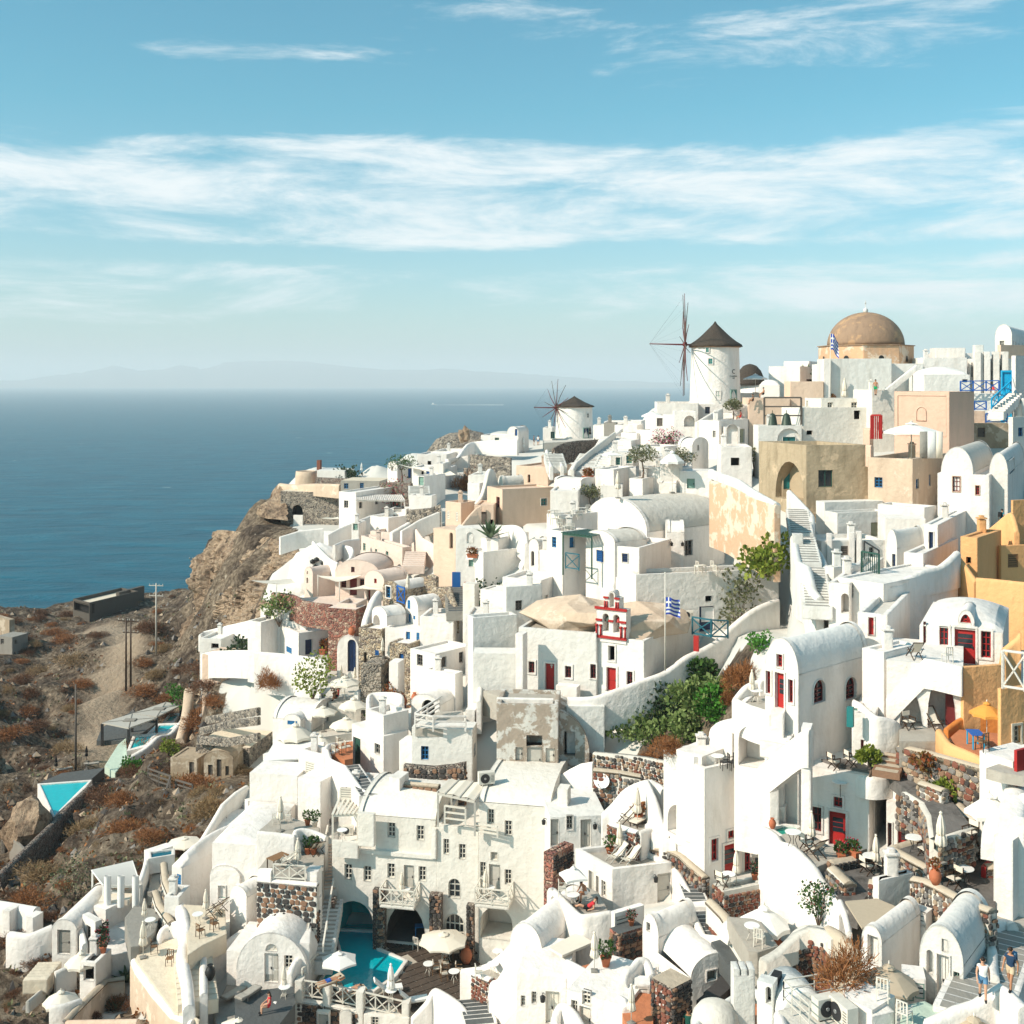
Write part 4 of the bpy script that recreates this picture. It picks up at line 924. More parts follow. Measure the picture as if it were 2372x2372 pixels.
def rock_face(name,top,bot,amp=1.6,nu=46,nv=30,mat='rockface',seed=0.):
    T=crom([pt(*p)for p in top],8);B=crom([pt(*p)for p in bot],8);m=M();R=[]
    pick=lambda L,u:L[min(int(u*(len(L)-1)),len(L)-2)].lerp(L[min(int(u*(len(L)-1)),len(L)-2)+1],u*(len(L)-1)-min(int(u*(len(L)-1)),len(L)-2))
    for j in range(nv+1):
        row=[]
        for i in range(nu+1):
            u,v=i/nu,j/nv;a,b=pick(T,u),pick(B,u);p=a.lerp(b,v);q=p*.16+Vector((seed,0,0));d=(a-b).to_2d().to_3d();f=math.sin(PI*min(max(v,.0),1))**.5
            n=Vector((-.75,-.62,.2));p=p+n*(amp*(mno.fractal(Vector((q.x,q.y,q.z*.8)),.75,2.2,7)+.3*abs(mno.noise(q*5))+.16*mno.noise(q*14))*(.35+.65*f));row.append(p)
        R.append(row)
    m.rings(R,0,False,False,(False,False));return structure(m,name,mat)
def boulder_mesh(k):
    m=M();bm=bmesh.new();bmesh.ops.create_icosphere(bm,subdivisions=2,radius=1)
    for v in bm.verts:v.co*=1+.45*mno.fractal(v.co*1.2+Vector((k*7,0,0)),.8,2,3)
    me=bpy.data.meshes.new('boulder');bm.to_mesh(me);bm.free();me.materials.append(MAT['rockface']);return me
def boulder(label,x,y,D,w,h,k=0,P=None):
    o=bpy.data.objects.new('boulder',boulder_mesh(k));COL.objects.link(o);o.location=P or pt(x,y,D);o.scale=(w/2,w/2,h);o.rotation_euler=(0,0,k*1.3);return tag(o,label,'boulder')
tile(0,0,1932/2372)
G([(0,1172,290),(100,1158,292),(200,1140,286),(260,1133,280),(340,1124,270),(375,1110,262),(140,1172,258),(265,1158,256),(20,1235,228),(130,1200,238),(250,1190,228),(60,1255,215),(200,1185,240),(100,1290,196),(160,1300,192),(50,1330,186),(20,1300,200),
 (235,1232,214),(228,1290,194),(192,1330,177),(186,1385,160),(300,1178,226),(330,1225,200),(300,1270,184),(275,1320,168),(350,1290,166),(362,1230,192),(320,1245,194),(375,1280,152),(345,1330,150),(20,1400,162),(80,1380,170),(130,1440,152),(30,1480,142),(60,1560,132),(20,1620,128),(30,1690,116),
 (250,1400,146),(160,1500,134),(210,1480,128),(250,1455,128),(300,1462,122),(380,1440,119),(250,1560,110),(180,1590,109),(110,1660,101),(80,1700,97),(300,1580,102),(370,1550,99),(400,1520,100),(330,1500,114),(220,1530,117),(150,1560,113),
 (20,1800,88),(60,1880,80),(20,1925,76),(120,1830,82),(150,1880,76),(200,1890,74),(420,1400,118),(460,1380,116),(480,1330,114),(400,1330,122),(450,1290,118),(540,1290,113),(380,1370,128),(440,1450,108),(480,1420,106),(470,1350,113),
 (400,1010,196),(440,1005,194),(500,985,192),(470,1045,172),(540,1050,160),(560,1015,168),(520,1080,150),(420,1215,150),(480,1160,142),(470,1130,146),(440,1190,148),(520,950,205),(600,880,218),(700,870,205),(780,850,195),(860,830,190),(950,810,205),(1100,800,200),(1250,760,190),(1500,700,175),(1700,680,170),(1900,660,165)])
for x in range(-190,200,20):GP.append((x,345,-30,1));GP.append((x,322,-15 if x>-60 else 20,1))
for x in(-40,-20,0,20):GP.append((x,262,20,1));GP.append((x-20,240,40,1))
for x in(-50,-60):GP.append((x,235,48,1));
ROAD[:]=[pt(x,y,D)for x,y,D in((150,1195,236),(195,1186,240),(232,1215,222),(240,1250,207),(226,1290,194),(200,1325,179),(188,1360,167),(186,1400,156),(190,1440,146))]
ROCK+=[[pt(*q)for q in L]for L in([(-400,1150,300),(0,1120,330),(330,1100,310),(420,1000,225),(520,950,215),(560,1010,176),(560,1050,162),(500,1080,150),(480,1120,147),(470,1165,146),(395,1190,150),(380,1280,146),(440,1290,124),(520,1290,116),(515,1340,111),(505,1420,104),(450,1480,101),(405,1560,92),(320,1600,89),(280,1640,87.5),(240,1640,86.5),(190,1680,85),(150,1700,85),(100,1705,87),(65,1720,87),(100,1790,85),(185,1830,78),(150,1880,76),(90,1932,72),(-100,2050,66),(-700,1932,80)],[(1100,1470,79),(1105,1390,81),(1210,1330,83.5),(1330,1245,85),(1425,1240,82),(1420,1310,70),(1330,1380,69),(1280,1440,70),(1260,1480,72)],[(170,1905,71),(260,1815,77),(270,1900,70)],[(1530,1900,47),(1450,1800,49),(1520,1710,51),(1620,1830,47)])]
rock_face('rock_cliff',[(396,1003,198),(420,1000,196),(455,1004,190),(500,1012,180),(548,1030,168),(580,1050,158)],[(338,1205,186),(362,1228,182),(385,1240,174),(430,1222,156),(480,1180,146),(560,1110,148)],2.6,110,80)
tile(600,900);rock_face('headland_rock',[(60,850,196),(110,735,197),(160,720,195),(200,800,191)],[(10,950,190),(60,970,187),(130,975,185),(215,985,184)],1.6,24,20,'rockface',5.)
c=pt(1540,395,190);m=M();m.lathe([(4.6,-2),(3.4,.2),(2,1.1),(.6,1.6),(.02,1.7)],26,c,sx=1.5)
for v in m.v:v+=Vector((0,0,.9*mno.noise(v*.9)))
structure(m,'rubble_mound','rubble_grey');boulder('big round dark boulder on the ridge above the sea',1532,345,184,1.9,1.3,1)
tile(0,1200)
# ruined block, infinity pools and the dark hotel below the road
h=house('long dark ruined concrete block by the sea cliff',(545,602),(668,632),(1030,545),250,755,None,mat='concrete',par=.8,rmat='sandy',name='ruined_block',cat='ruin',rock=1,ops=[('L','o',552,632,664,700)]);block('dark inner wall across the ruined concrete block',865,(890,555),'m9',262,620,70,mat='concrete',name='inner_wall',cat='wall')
house('ruined tan house at the left edge',-120,(70,760),110,222,990,50,mat='ruin',par=0,rock=1,ops=[('R','o',74,890,90,960)]);house('square stone annex at the left edge ruin',-20,(92,890),'m4',216,985,70,mat='greystone',par=0,rock=1)
house('ruined stone house with doors on the slope',1272,(1470,1800),1590,121,1950,78,mat='ruin',par=.1,rock=1,ops=[('L','d',1410,1820,1446,1935,'oldwood')]);house('ruined arched house with old shutters',1520,(1740,1800),'m4',119,1930,84,mat='ruin',roof='vaultR',rise=62,rock=1,ops=[('L','d',1615,1800,1650,1930,'oldwood'),('L','d',1550,1840,1585,1920,'oldwood'),('L','d',1680,1850,1706,1920,'oldwood')])
house('low stone terrace house above the ruined house',1460,(1860,1715),'m6',122,1830,78,mat='rubble_grey',par=0,rmat='sandy',rock=1)
for lb,P,dr in(('stone terrace wall on the scrub slope, upper',[(1500,1560,126),(1700,1510,121),(1932,1480,116)],.9),('stone terrace wall on the scrub slope, middle',[(1540,1480,129),(1760,1440,123),(1932,1410,118)],.9),('stone terrace wall on the scrub slope, lower',[(1480,1620,123),(1700,1640,118),(1932,1600,113)],.9)):wall(lb,P,drop=dr,mat='rubble_grey',cat='stone wall',name='stone_wall',rock=.9)
wall('tan retaining wall falling beside the stepped pools',[(1408,1260,142),(1395,1400,141),(1370,1530,139),(1340,1640,137)],drop=7,t=1.2,mat='tanned',rock=1)
P=((1490,870,146),(1520,845,147),(1700,800,145),(1880,760,143));wall('white terrace parapet on the cliff shelf',P,drop=2.2,rock=.4);house('white cliff terrace block with peach base',1490,(1650,905),'m6',141,1000,76,mat='pale',par=.3,rock=.4,ops=[('L','o',1575,935,1630,972)])
wall('white long wall below the cliff terrace',[(1508,1010,136),(1600,990,134),(1760,985,130),(1940,985,124)],drop=3.2,rock=.4);block('peach round base below the cliff terrace',1508,(1650,1030),'m4',134,1180,70,mat='peach',rock=.6)
Zp=[pt(1040,1650,150).z,pt(1210,1565,156).z,pt(1285,1490,163).z]
for i,(P,z)in enumerate((([(972,1720),(1010,1630),(1140,1620),(1080,1690)],Zp[0]),([(1130,1600),(1190,1545),(1310,1540),(1240,1590)],Zp[1]),([(1235,1515),(1270,1475),(1330,1465),(1290,1510)],Zp[2]))):pool('turquoise stepped infinity pool, %s of three'%('lowest','middle','highest')[i],P,None,'pool_cyan',1.0,4,z=z)
wall('white wavy wall of the stepped infinity pools',[(940,1790,143),(1090,1705,146),(1180,1625,149),(1260,1610,152),(1330,1540,156),(1380,1470,160)],drop=3,sm=True,t=.8);terrace([(780,1850,141),(880,1690),(940,1640),(950,1800),(860,1900)],141,drop=3,mat='greenpool',rock=.5)
for i,P in enumerate(([(765,1530),(1165,1500),(985,1465),(985,1570)],[(985,1465),(1230,1440),(1345,1400),(1240,1380)])):
    D=152+i*8;z=pt(960,1530-70*i,D).z;Q=[onz(x,y,z)for x,y in(((762,1535),(960,1575),(1168,1500),(985,1468))if i==0 else((985,1466),(1170,1490),(1348,1405),(1238,1380)))]
    root=thing('flat_canopy',('nearer','farther')[i]+' flat grey canopy beside the stepped pools','canopy',sum(Q,Vector())/4-UP*2.8);m=M();m.hexa(Q,[p+UP*.18 for p in Q]);m.build('roof','woodgrey',root)
    for p in Q:m=M();m.bar(p-UP*3,p,.3);m.build('post','iron',root)
    m=M();c=sum(Q,Vector())/4;[m.bar(Q[k]+UP*.2,Q[(k+2)%4]+UP*.2,.1,.06)for k in(0,1)];m.box(c+UP*.25,1.6,1.2,.1);m.build('roof_ribs','greystone',root)
terrace([(720,1660,150),(980,1660),(1180,1520),(990,1440),(760,1560)],152,drop=2.5,mat='slate',rock=.8)
tile(0,1772);z=pt(520,200,126).z;pool('large turquoise pool on the slope at the left',[(300,145),(665,120),(600,180),(405,375)],None,'pool_cyan',.5,3,z=z)
terrace([(300,130),(460,60),(780,20),(660,125)],None,2,'slate',z=z-.1,rock=.8);wall('dark lava wall along the large turquoise pool',[(-30,830,100),(200,610,108),(420,400,117),(560,250,123),(680,140,128)],drop=3.2,t=.8,mat='rubble_dark',cat='stone wall',name='stone_wall',rock=1)
house('flat dark villa roof below the large turquoise pool',70,(180,640),330,112,720,40,mat='greystone',par=.5,rmat='slate',rock=1);wall('dark concrete stair wall left of the turquoise pool',[(20,560,118),(120,440,123),(200,390,125)],drop=2,mat='greystone',rock=1)
for i,(x,y,D)in enumerate(((250,380,118),(195,430,116))):boulder('grey boulder heap left of the turquoise pool, %s'%('upper','lower')[i],x-10,y+40,D,4.2,2.6,i+2)
ROCK.append([Vector((.485*y,y,0))for y in(20,60,120,200,300)]+[Vector((240,300,0)),Vector((240,20,0))])
# ---------------------------------------------------------------- windmills, domed church
def round_opening(root,c,R,ang,z,w,h,col,kind='window',taper=0.):
    n=Vector((math.cos(ang),math.sin(ang),0));x=Vector((-n.y,n.x,0));p=c+n*(R-taper*z)+UP*z
    m=M()
    for s in(-1,1):m.bar(p+x*s*(w/2+.05)-UP*h/2,p+x*s*(w/2+.05)+UP*h/2,.12,.3,up=n)
    m.bar(p-x*(w/2+.11)+UP*(h/2+.05),p+x*(w/2+.11)+UP*(h/2+.05),.12,.3,up=n);m.bar(p-x*(w/2+.11)-UP*(h/2+.05),p+x*(w/2+.11)-UP*(h/2+.05),.12,.3,up=n)
    wo=m.build(kind,'white' if kind=='window' else 'mint',root);m=M();m.frame(p+n*.03,x*(w/2),UP*(h/2),n*.05);m.build('pane' if kind=='window' else 'panel',col,wo)
    m=M();m.bar(p-UP*h/2+n*.09,p+UP*h/2+n*.09,.06);m.bar(p-x*w/2+n*.09,p+x*w/2+n*.09,.05);m.build('sash','mint' if col=='teal' else 'woodwhite',wo)
def windmill(label,xc,yb,yt,ya,xr,D,hub,boom,Rw,yawdeg,nsp=12):
    k=D/TS/(2372*FW);c=pt(xc,yb,D);Rb=xr*k;Ht=(yb-yt)*k;Hc=(yt-ya)*k;root=thing('windmill',label,'windmill',c)
    m=M();m.lathe([(Rb*1.03,-3),(Rb*1.03,0),(Rb,Ht*.3),(Rb*.955,Ht*.98),(Rb*.955,Ht)],40,c);m.build('tower','white',root)
    m=M();t=c+UP*(Ht-.12);m.lathe([(Rb*.98,0),(Rb*1.03,.03),(Rb*1.06,.1)],40,t);m.build('eaves_board','wood',root)
    m=M();prof=[(1.07,0),(1.02,.10),(.80,.24),(.60,.40),(.42,.57),(.24,.75),(.10,.89),(.055,.95),(.03,1.0),(.005,1.02)];n=48;RR=[]
    for q,z in prof:RR.append([t+Vector((math.cos(2*PI*i/n),math.sin(2*PI*i/n),0))*(Rb*q*(1+.018*math.sin(i*7.)+.02*math.sin(i*3.3)))+UP*(Hc*z+.1+.05*math.sin(i*5.)*(1-z))for i in range(n)])
    m.rings(RR);m.build('thatched_roof','thatch',root)
    hb=pt(hub[0],hub[1],D-1.);a=math.radians(yawdeg);ax=Vector((-math.cos(a),-math.sin(a),.02)).normalized();v=UP-ax*ax.z;v.normalize();u=ax.cross(v)
    R=Rw*k;tip=hb+ax*((hub[0]-boom)*k/abs(ax.x));wh=M();wh.tube(Vector((c.x,c.y,hb.z-.1)),tip,.16,.06,8);sh=wh.build('shaft','maroon',root)
    for i in range(nsp):
        q=2*PI*(i+.35)/nsp;d=u*math.cos(q)+v*math.sin(q);e=hb+d*R*rnd.uniform(.93,1.03)+ax*R*rnd.uniform(-.02,.05);m=M();w=hb+d*R*.5+ax*.12;m.tube(hb,w,.085,.065,6);m.tube(w,e,.062,.035,6);m.build('spar','maroon' if i%2 else 'oldwood',root)
    m=M()
    for i in range(nsp):q=2*PI*(i+.35)/nsp;d=u*math.cos(q)+v*math.sin(q);m.tube(tip,hb+d*R*.96,.005,n=3);q2=q+2*PI/nsp;m.tube(hb+d*R*.62,hb+(u*math.cos(q2)+v*math.sin(q2))*R*.62,.005,n=3)
    m.build('stay_wires','iron',root)
    m=M();m.lathe([(.0,-.3),(.32,-.22),(.36,.1),(.2,.3),(0,.32)],10);rot=ax.to_track_quat('Z','Y');m.v=[rot@p+hb for p in m.v];m.build('hub','maroon',root)
    gp(c-UP*.3);return root,c,Rb,Ht
def text_on(root,s,c,R,ang,z,size,mat='black',name='lettering'):
    cu=bpy.data.curves.new('t','FONT');cu.body=s;cu.size=size;cu.align_x='CENTER';cu.extrude=.01;o=bpy.data.objects.new('t',cu);COL.objects.link(o)
    me=bpy.data.meshes.new_from_object(o.evaluated_get(bpy.context.evaluated_depsgraph_get()));bpy.data.objects.remove(o);off=OFF[root.name]
    for v in me.vertices:
        a=ang+v.co.x/R;v.co=c+Vector((math.cos(a),math.sin(a),0))*(R+.015+v.co.z)+UP*(z+v.co.y)-off
    me.materials.clear();me.materials.append(MAT[mat]);o=bpy.data.objects.new(name,me);COL.objects.link(o);o.parent=root
tile(1200,600)
wm,c,R,Ht=windmill('large white windmill with dark thatched cone and bare spoked sails',1470,1085,655,467,184,150,(1246,637),985,405,-4)
k=150/3.22/2609.2
for x0,x1,y0,y1,col,kd in((1375,1398,666,700,'teal','window'),(1392,1422,746,785,'teal','window'),(1443,1475,985,1045,'teal','window'),(1552,1604,978,1085,'teal','door')):
    zz=(1085-(y0+y1)/2)*k;rr=R*(1-.045*min(1,zz/Ht));s=((x0+x1)/2-1470)*k/rr;round_opening(wm,c,rr-.05,-PI/2+math.asin(max(-.98,min(.98,s))),zz,(x1-x0)*k,(y1-y0)*k,col,kd)
an=-PI/2+math.asin((1580-1470)*k/R);text_on(wm,'C',c,R*.992,an,(1085-856)*k,.82,name='letter');text_on(wm,'CHARISMA',c,R*.994,an,(1085-881)*k,.30,'greystone');text_on(wm,'SUITES',c,R*.995,an,(1085-892)*k,.14)
wm2,c,R,Ht=windmill('smaller white windmill with squat thatched cap near the sea edge',420,1370,1100,1022,140,195,(285,1109),118,222,24)
k=195/3.22/2609.2
for x0,x1,y0,y1,col,kd in((503,521,1150,1178,'black','window'),(476,520,1258,1328,'navy','door')):
    zz=(1370-(y0+y1)/2)*k;rr=R*(1-.045*min(1,zz/Ht));s=((x0+x1)/2-420)*k/rr;round_opening(wm2,c,rr-.05,-PI/2+math.asin(s),zz,(x1-x0)*k,(y1-y0)*k,col,kd)
root=thing('thatched_hut','low mill tower under a dark thatched dome right of the large windmill','windmill',pt(1760,1010,164));c=pt(1760,1010,164);k=164/3.22/2609.2
m=M();m.lathe([(100*k,-3),(100*k,75*k)],32,c);m.build('tower','white',root)
m=M();m.lathe([(110*k,70*k),(108*k,90*k),(100*k,130*k),(82*k,175*k),(50*k,212*k),(22*k,224*k),(.02,228*k)],36,c-Vector((.6,0,0)));m.build('thatched_roof','thatch',root)
tile(1772,600)
D=148;k=D/3.22/2609.2;c=pt(750,775,D);root=thing('domed_church','old church with bare earth coloured dome on a peeling octagonal drum','church',c);R8=340*k
m=M();n=8;o8=[c+Vector((math.cos(2*PI*(i+.56)/n),math.sin(2*PI*(i+.56)/n),0))*R8 for i in range(n)]
m.hexa([p-UP*5 for p in o8],[p+UP*122*k for p in o8]);m.build('drum','drumy',root)
m=M();m.hexa([c+(p-c)*1.03+UP*122*k for p in o8],[c+(p-c)*1.03+UP*128*k for p in o8]);m.build('cornice','domey',root)
m=M();m.lathe([(278*k*math.cos(a),128*k+250*k*math.sin(a))for a in[PI/2*i/16 for i in range(16)]]+[(4*k,378*k)],56,c);m.build('dome','domey',root)
for i in range(8):
    p=(o8[i]+o8[(i+1)%8])/2;nn=(p-c).to_2d().to_3d().normalized();x=UP.cross(nn);m=M();w=20*k;m.face(p+nn*.02+UP*(4*k),x,nn,arc_loop(-w,w,0,46*k));wo=m.build('window','black',root)
    m=M();m.face(p+nn*.05+UP*(4*k),x,nn,arc_loop(-w*1.35,w*1.35,-.02,54*k),[arc_loop(-w,w,0,46*k)]);m.build('surround','drumy',wo)
m=M();m.lathe([(20*k,368*k),(17*k,385*k),(20*k,392*k),(12*k,405*k),(2*k,412*k)],12,c);m.build('lantern_finial','aged',root)
m=M();m.box(c+UP*436*k,.10,.10,56*k);m.box(c+UP*444*k,14*k,.10,.14);m.build('cross','tabletop',root)
gp(c)
tile(1200,1100)
# the church with the red bell wall
ch=house('white church with red doors below the red trimmed bell wall',580,(940,1240),1300,86,1590,60,mat='pale',par=.25,rmat='paving',name='church',cat='church',ext=4,ops=[('L','d+',662,1437,732,1612,'red',dict(leaves=1)),('L','o+',676,1275,722,1385,'white',dict(tw=.13)),('L','w+',812,1466,856,1570,'maroon',dict(tw=.13))])
cw=house('lower white church wing with a red door bearing a white cross',5,(585,1182),'m5.5',87.6,1622,70,mat='pale',par=.25,rmat='paving',name='church_wing',cat='church',ops=[('L','d+',204,1407,272,1604,'red',dict(leaves=1)),('L','w+',80,1392,124,1476,'maroon',dict(tw=.15)),('L','w+',352,1426,398,1512,'maroon',dict(tw=.15)),('L','w+',540,1412,582,1518,'maroon',dict(tw=.1))])
f=cw.L;p=onpl(246,1428,f[0],f[2])-f[2]*.16;m=M();m.frame(p,f[1]*.05,UP*.17,f[2]*.02);m.frame(p+UP*.05,f[1]*.12,UP*.04,f[2]*.022);m.build('cross','white',cw.root)
block('white pilaster at the left corner of the church wing',-20,(38,1190),'m1',87.4,1575,70,name='pilaster')
block('low white bench block beside the cross door',282,(440,1585),'m.9',86.6,1640,70,name='bench')
# bell wall standing on the church roof edge
f=ch.L;D0=86.6;P0=onpl(584,1190,f[0]+f[2]*.1,f[2]);P1=onpl(806,1240,f[0]+f[2]*.1,f[2]);zz=P0.z;ex=(P1-P0).to_2d().to_3d();Lb=ex.length;ex.normalize();nn=ex.cross(UP);k=87/3.22/2609.2
root=thing('bell_wall','white bell wall with red mouldings, twin arches and a small arch on top','bell wall',P0+ex*Lb/2);o=P0+UP*0
Hm=205*k;m=M();th_=.85;hs=[arc_loop(Lb*.22,Lb*.42,.15*Hm,.80*Hm),arc_loop(Lb*.58,Lb*.78,.15*Hm,.80*Hm)]
def slab_holes(m,o,L,z0,z1,holes,out=None):
    out=out or[(0,z0),(L,z0),(L,z1),(0,z1)]
    m.face(o,ex,nn,out,holes);m.face(o-nn*th_,ex,-nn,out,holes)
    for lp in[out]+holes:
        for a,b in zip(lp,lp[1:]+lp[:1]):m.poly([o+ex*a[0]+UP*a[1],o+ex*b[0]+UP*b[1],o+ex*b[0]+UP*b[1]-nn*th_,o+ex*a[0]+UP*a[1]-nn*th_])
slab_holes(m,o,Lb,-.5,Hm,hs);m.build('wall','white',root)
o2=o+ex*Lb*.27+UP*Hm;L2=Lb*.5;H2=165*k;m=M();out=[(0,0),(L2,0),(L2,H2*.5),(L2*.72,H2*.52)]+[(L2*.5+L2*.22*math.cos(PI*i/10),H2*.62+L2*.26*math.sin(PI*i/10))for i in range(11)]+[(L2*.28,H2*.52),(0,H2*.5)]
slab_holes(m,o2,L2,0,H2,[arc_loop(L2*.36,L2*.64,.08*H2,.72*H2)],out);m.build('upper_arch','white',root)
def red(a,b,z,w=.16,name='moulding',oo=o):m=M();m.bar(oo+ex*a+UP*z+nn*.05,oo+ex*b+UP*z+nn*.05,.14,w,up=UP);m.build(name,'red',root)
red(-.1,Lb+.1,Hm,.2);red(-.02,Lb*.2,Hm*.56);red(Lb*.8,Lb+.02,Hm*.56);red(-.05,Lb+.05,-.1,.2);red(Lb*.42,Lb*.58,Hm*.56);red(-.05,L2*.3,H2*.5,.14,oo=o2);red(L2*.7,L2+.05,H2*.5,.14,oo=o2)
for s in(.02,.16,.84,.98):
    m=M();p=o+ex*Lb*s+nn*.08;m.tube(p-UP*.05,p+UP*Hm*.32,.085,.07,8);m.lathe([(.08,0),(.13,.05),(.13,.14),(.10,.17)],8,p+UP*Hm*.32);m.build('colonnette','red',root)
for s in(.05,.2,.8,.95):m=M();p=o2+ex*L2*s+nn*.06;m.tube(p,p+UP*H2*.34,.07,.06,8);m.build('colonnette','red',root)
m=M();p=o2+ex*L2*.5-nn*th_/2+UP*(H2*.62+L2*.26);m.box(p+UP*.22,.07,.07,.5);m.bar(p+UP*.28-ex*.14,p+UP*.28+ex*.14,.07);m.build('cross','white',root)
for s in(.32,.68):
    p=o+ex*Lb*s-nn*th_/2+UP*Hm*.70;b=thing('church_bell','bell in the %s arch of the red trimmed bell wall'%('left' if s<.5 else 'right'),'bell',p);m=M();m.lathe([(.24,-.42),(.19,-.36),(.15,-.15),(.09,-.02),(.02,0)],16,p);m.build('bell_body','red' if s>.5 else 'bronze',b);m=M();m.bar(p-ex*.3+UP*.02,p+ex*.3+UP*.02,.06);m.build('yoke','wood',b)
# flags
def flag(label,x,y0,y1,D,fx,fy,fw,fh,greek=True,rag=False):
    p=pt(x,y1,D);k=D/TS/2609.2;root=thing('flagpole',label,'flag',p);m=M();m.tube(p,p+UP*(y1-y0)*k,.055,.035,8);m.lathe([(.02,0),(.07,.05),(.02,.12)],8,p+UP*(y1-y0)*k);m.build('pole','woodwhite',root)
    o=pt(x,fy,D)+Vector((.05,0,0));w,h=fw*k,fh*k;n=16
    def cp(u,v):
        s=.5*u if not rag else 1.3*u;return o+Vector((w*u*(.96),-.35*w*math.sin(u*5.5+v)*u,-h*v-h*s*u*.45+.05*h*math.sin(u*7)))
    for st in range(9):
        m=M()
        for i in range(n):m.poly([cp(i/n,st/9),cp((i+1)/n,st/9),cp((i+1)/n,(st+1)/9),cp(i/n,(st+1)/9)],0,True)
        m.build('stripe','flag_blue' if st%2==0 else 'cloth_white',root)
    m=M();d=Vector((0,-.02,0))
    def quad(u0,u1,v0,v1,mm,dd):[mm.poly([cp(u0+(u1-u0)*i/4,v0)+dd,cp(u0+(u1-u0)*(i+1)/4,v0)+dd,cp(u0+(u1-u0)*(i+1)/4,v1)+dd,cp(u0+(u1-u0)*i/4,v1)+dd])for i in range(4)]
    quad(0,.37,0,5/9,m,d);m.build('canton','flag_blue',root);m=M();quad(0,.37,2/9,3/9,m,d*2);quad(.15,.22,0,5/9,m,d*2);m.build('cross','cloth_white',root)
flag('Greek flag flying from a tall white pole in front of the church',1097,735,1460,84,1100,915,112,128)
tile(1772,600);flag('ragged Greek flag hanging from a white pole before the earth coloured dome',488,560,1030,134,500,560,62,118,rag=True)
# ---------------------------------------------------------------- top of the village: round the windmills
tile(1200,600)
house('white terrace block below the large windmill',1035,(1345,1076),'m13',143,1290,84,par=.3,rmat='paving')
house('white terrace parapet right of the large windmill steps',1345,(1650,1082),'m10',144.5,1200,86,par=.3,rmat='paving')
house('low white house with bougainvillea on its roof',985,(1165,1168),1235,137,1300,68,par=.3)
house('white cube with arched niche and green creeper',1165,(1330,1138),'m5',136,1262,84,ops=[('L','na',1238,1168,1318,1250,'white',dict(dep=1.))],par=.25)
wall('white sloping parapet beside the creeper cube',[(1330,1215,134),(1420,1160,136),(1520,1110,138)],drop=3.5)
house('white house with tall blind front under the windmill terrace',1345,(1500,1205),1730,131,1420,52,par=.25,ops=[('R','w',1567,1288,1592,1342,'sage'),('R','d',1648,1268,1690,1370,'sage'),('L','w',1452,1280,1472,1330,'woodwhite')])
house('white house with pointed parapet right of the windmill steps',1500,(1655,1150),1740,139,1230,60,par=.2)
block('white arched chimney wall between the houses',1540,(1655,1255),'m2',129.5,1400,84,ops=[('L','na',1556,1232,1640,1390,'white',dict(dep=.35))])
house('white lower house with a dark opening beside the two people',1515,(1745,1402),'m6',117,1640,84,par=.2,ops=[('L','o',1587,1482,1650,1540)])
house('wide low white house with cushion roof',905,(1090,1400),1225,127,1500,55,roof='low',rise=60)
house('white house with round roof below the olive pot',1190,(1300,1395),1420,123,1500,50,roof='vaultL',rise=62,ops=[('R','w',1338,1388,1350,1428,'woodgrey')])
house('white house in a tent shaped roofline by the wide stairs',720,(850,1400),1010,132,1470,48,par=.2)
block('white triangular buttress beside the wide stairs',725,(845,1355),'m4',134,1420,70)
house('white long house with plain walls above the wide stairs',770,(885,1300),1190,141,1390,40,par=.25)
house('white flat house row beneath the bougainvillea',880,(1025,1280),1200,139,1340,35,par=.2)
house('small white house with two teal windows by the wide stairs',690,(862,1440),'m5',121,1575,84,par=.15,ops=[('L','w+',730,1480,762,1536,'mint',dict(glass='teal',tw=.1)),('L','w+',808,1466,850,1524,'mint',dict(glass='teal',tw=.1))])
house('white house behind the square white parasol',1060,(1230,1510),'m5',113,1600,84,par=.25)
house('white pointed house with low window above the big vault',940,(1205,1560),1300,113,1760,60,par=.2,ops=[('L','o',1063,1700,1142,1740)])
block('small white gable over the low window',1050,(1180,1672),'m1.5',112.4,1700,72,roof='vaultL',rise=18)
house('white steep wall rising to the two people',1205,(1445,1585),'m3.5',112,1800,76,par=0)
house('white house with shade trellis behind the dry tree',905,(1080,1470),'m5',118,1580,84,par=.2)
house('white cube with three holes by the closed beige parasol',830,(930,1640),1050,112,1740,60,par=.2)
block('low white terrace wall beside the olive tree',575,(715,1570),870,113,1640,60,par=.15)
block('white terrace block under the pale planter tree',615,(780,1690),'m6',112,1750,84,par=.1)
block('low white terrace under the teal window house',615,(880,1560),'m3',116,1620,84,par=.1)
house('white house with curved roof behind the planter tree',270,(470,1655),590,113,1760,48,roof='vaultL',rise=22)
house('white low house left of the planter tree',240,(450,1730),'m5',110,1800,82,par=.15)
wall('white curved wall of the wide stairs',[(545,1555,122),(560,1475,128),(605,1405,134),(680,1345,141),(770,1265,150)],drop=1.6,sm=True,t=.5)
wall('white wall right of the wide stairs',[(690,1500,124),(715,1425,132),(770,1350,140),(800,1290,147)],drop=1.3,sm=True)
stairs('wide white staircase climbing towards the windmills',(622,1560,121),(742,1322,144),4.2,16,tread='aged')
stairs('narrow staircase between cream walls',(462,1588,119),(545,1450,130),2.6,13,'aged','greystone')
wall('cream stepped wall left of the narrow staircase',[(405,1570,118),(430,1520,121),(520,1440,127),(610,1370,133),(720,1290,142)],drop=1.8,mat='cream')
stairs('short grey staircase between white walls',(290,1545,122),(262,1450,130),2.2,8,'aged','greystone')
wall('white curved wall right of the short staircase',[(215,1420,132),(225,1480,127),(250,1545,121)],drop=1.5,sm=True)
wall('white curved wall left of the short staircase',[(270,1445,131),(305,1490,127),(330,1540,121)],drop=1.5,sm=True)
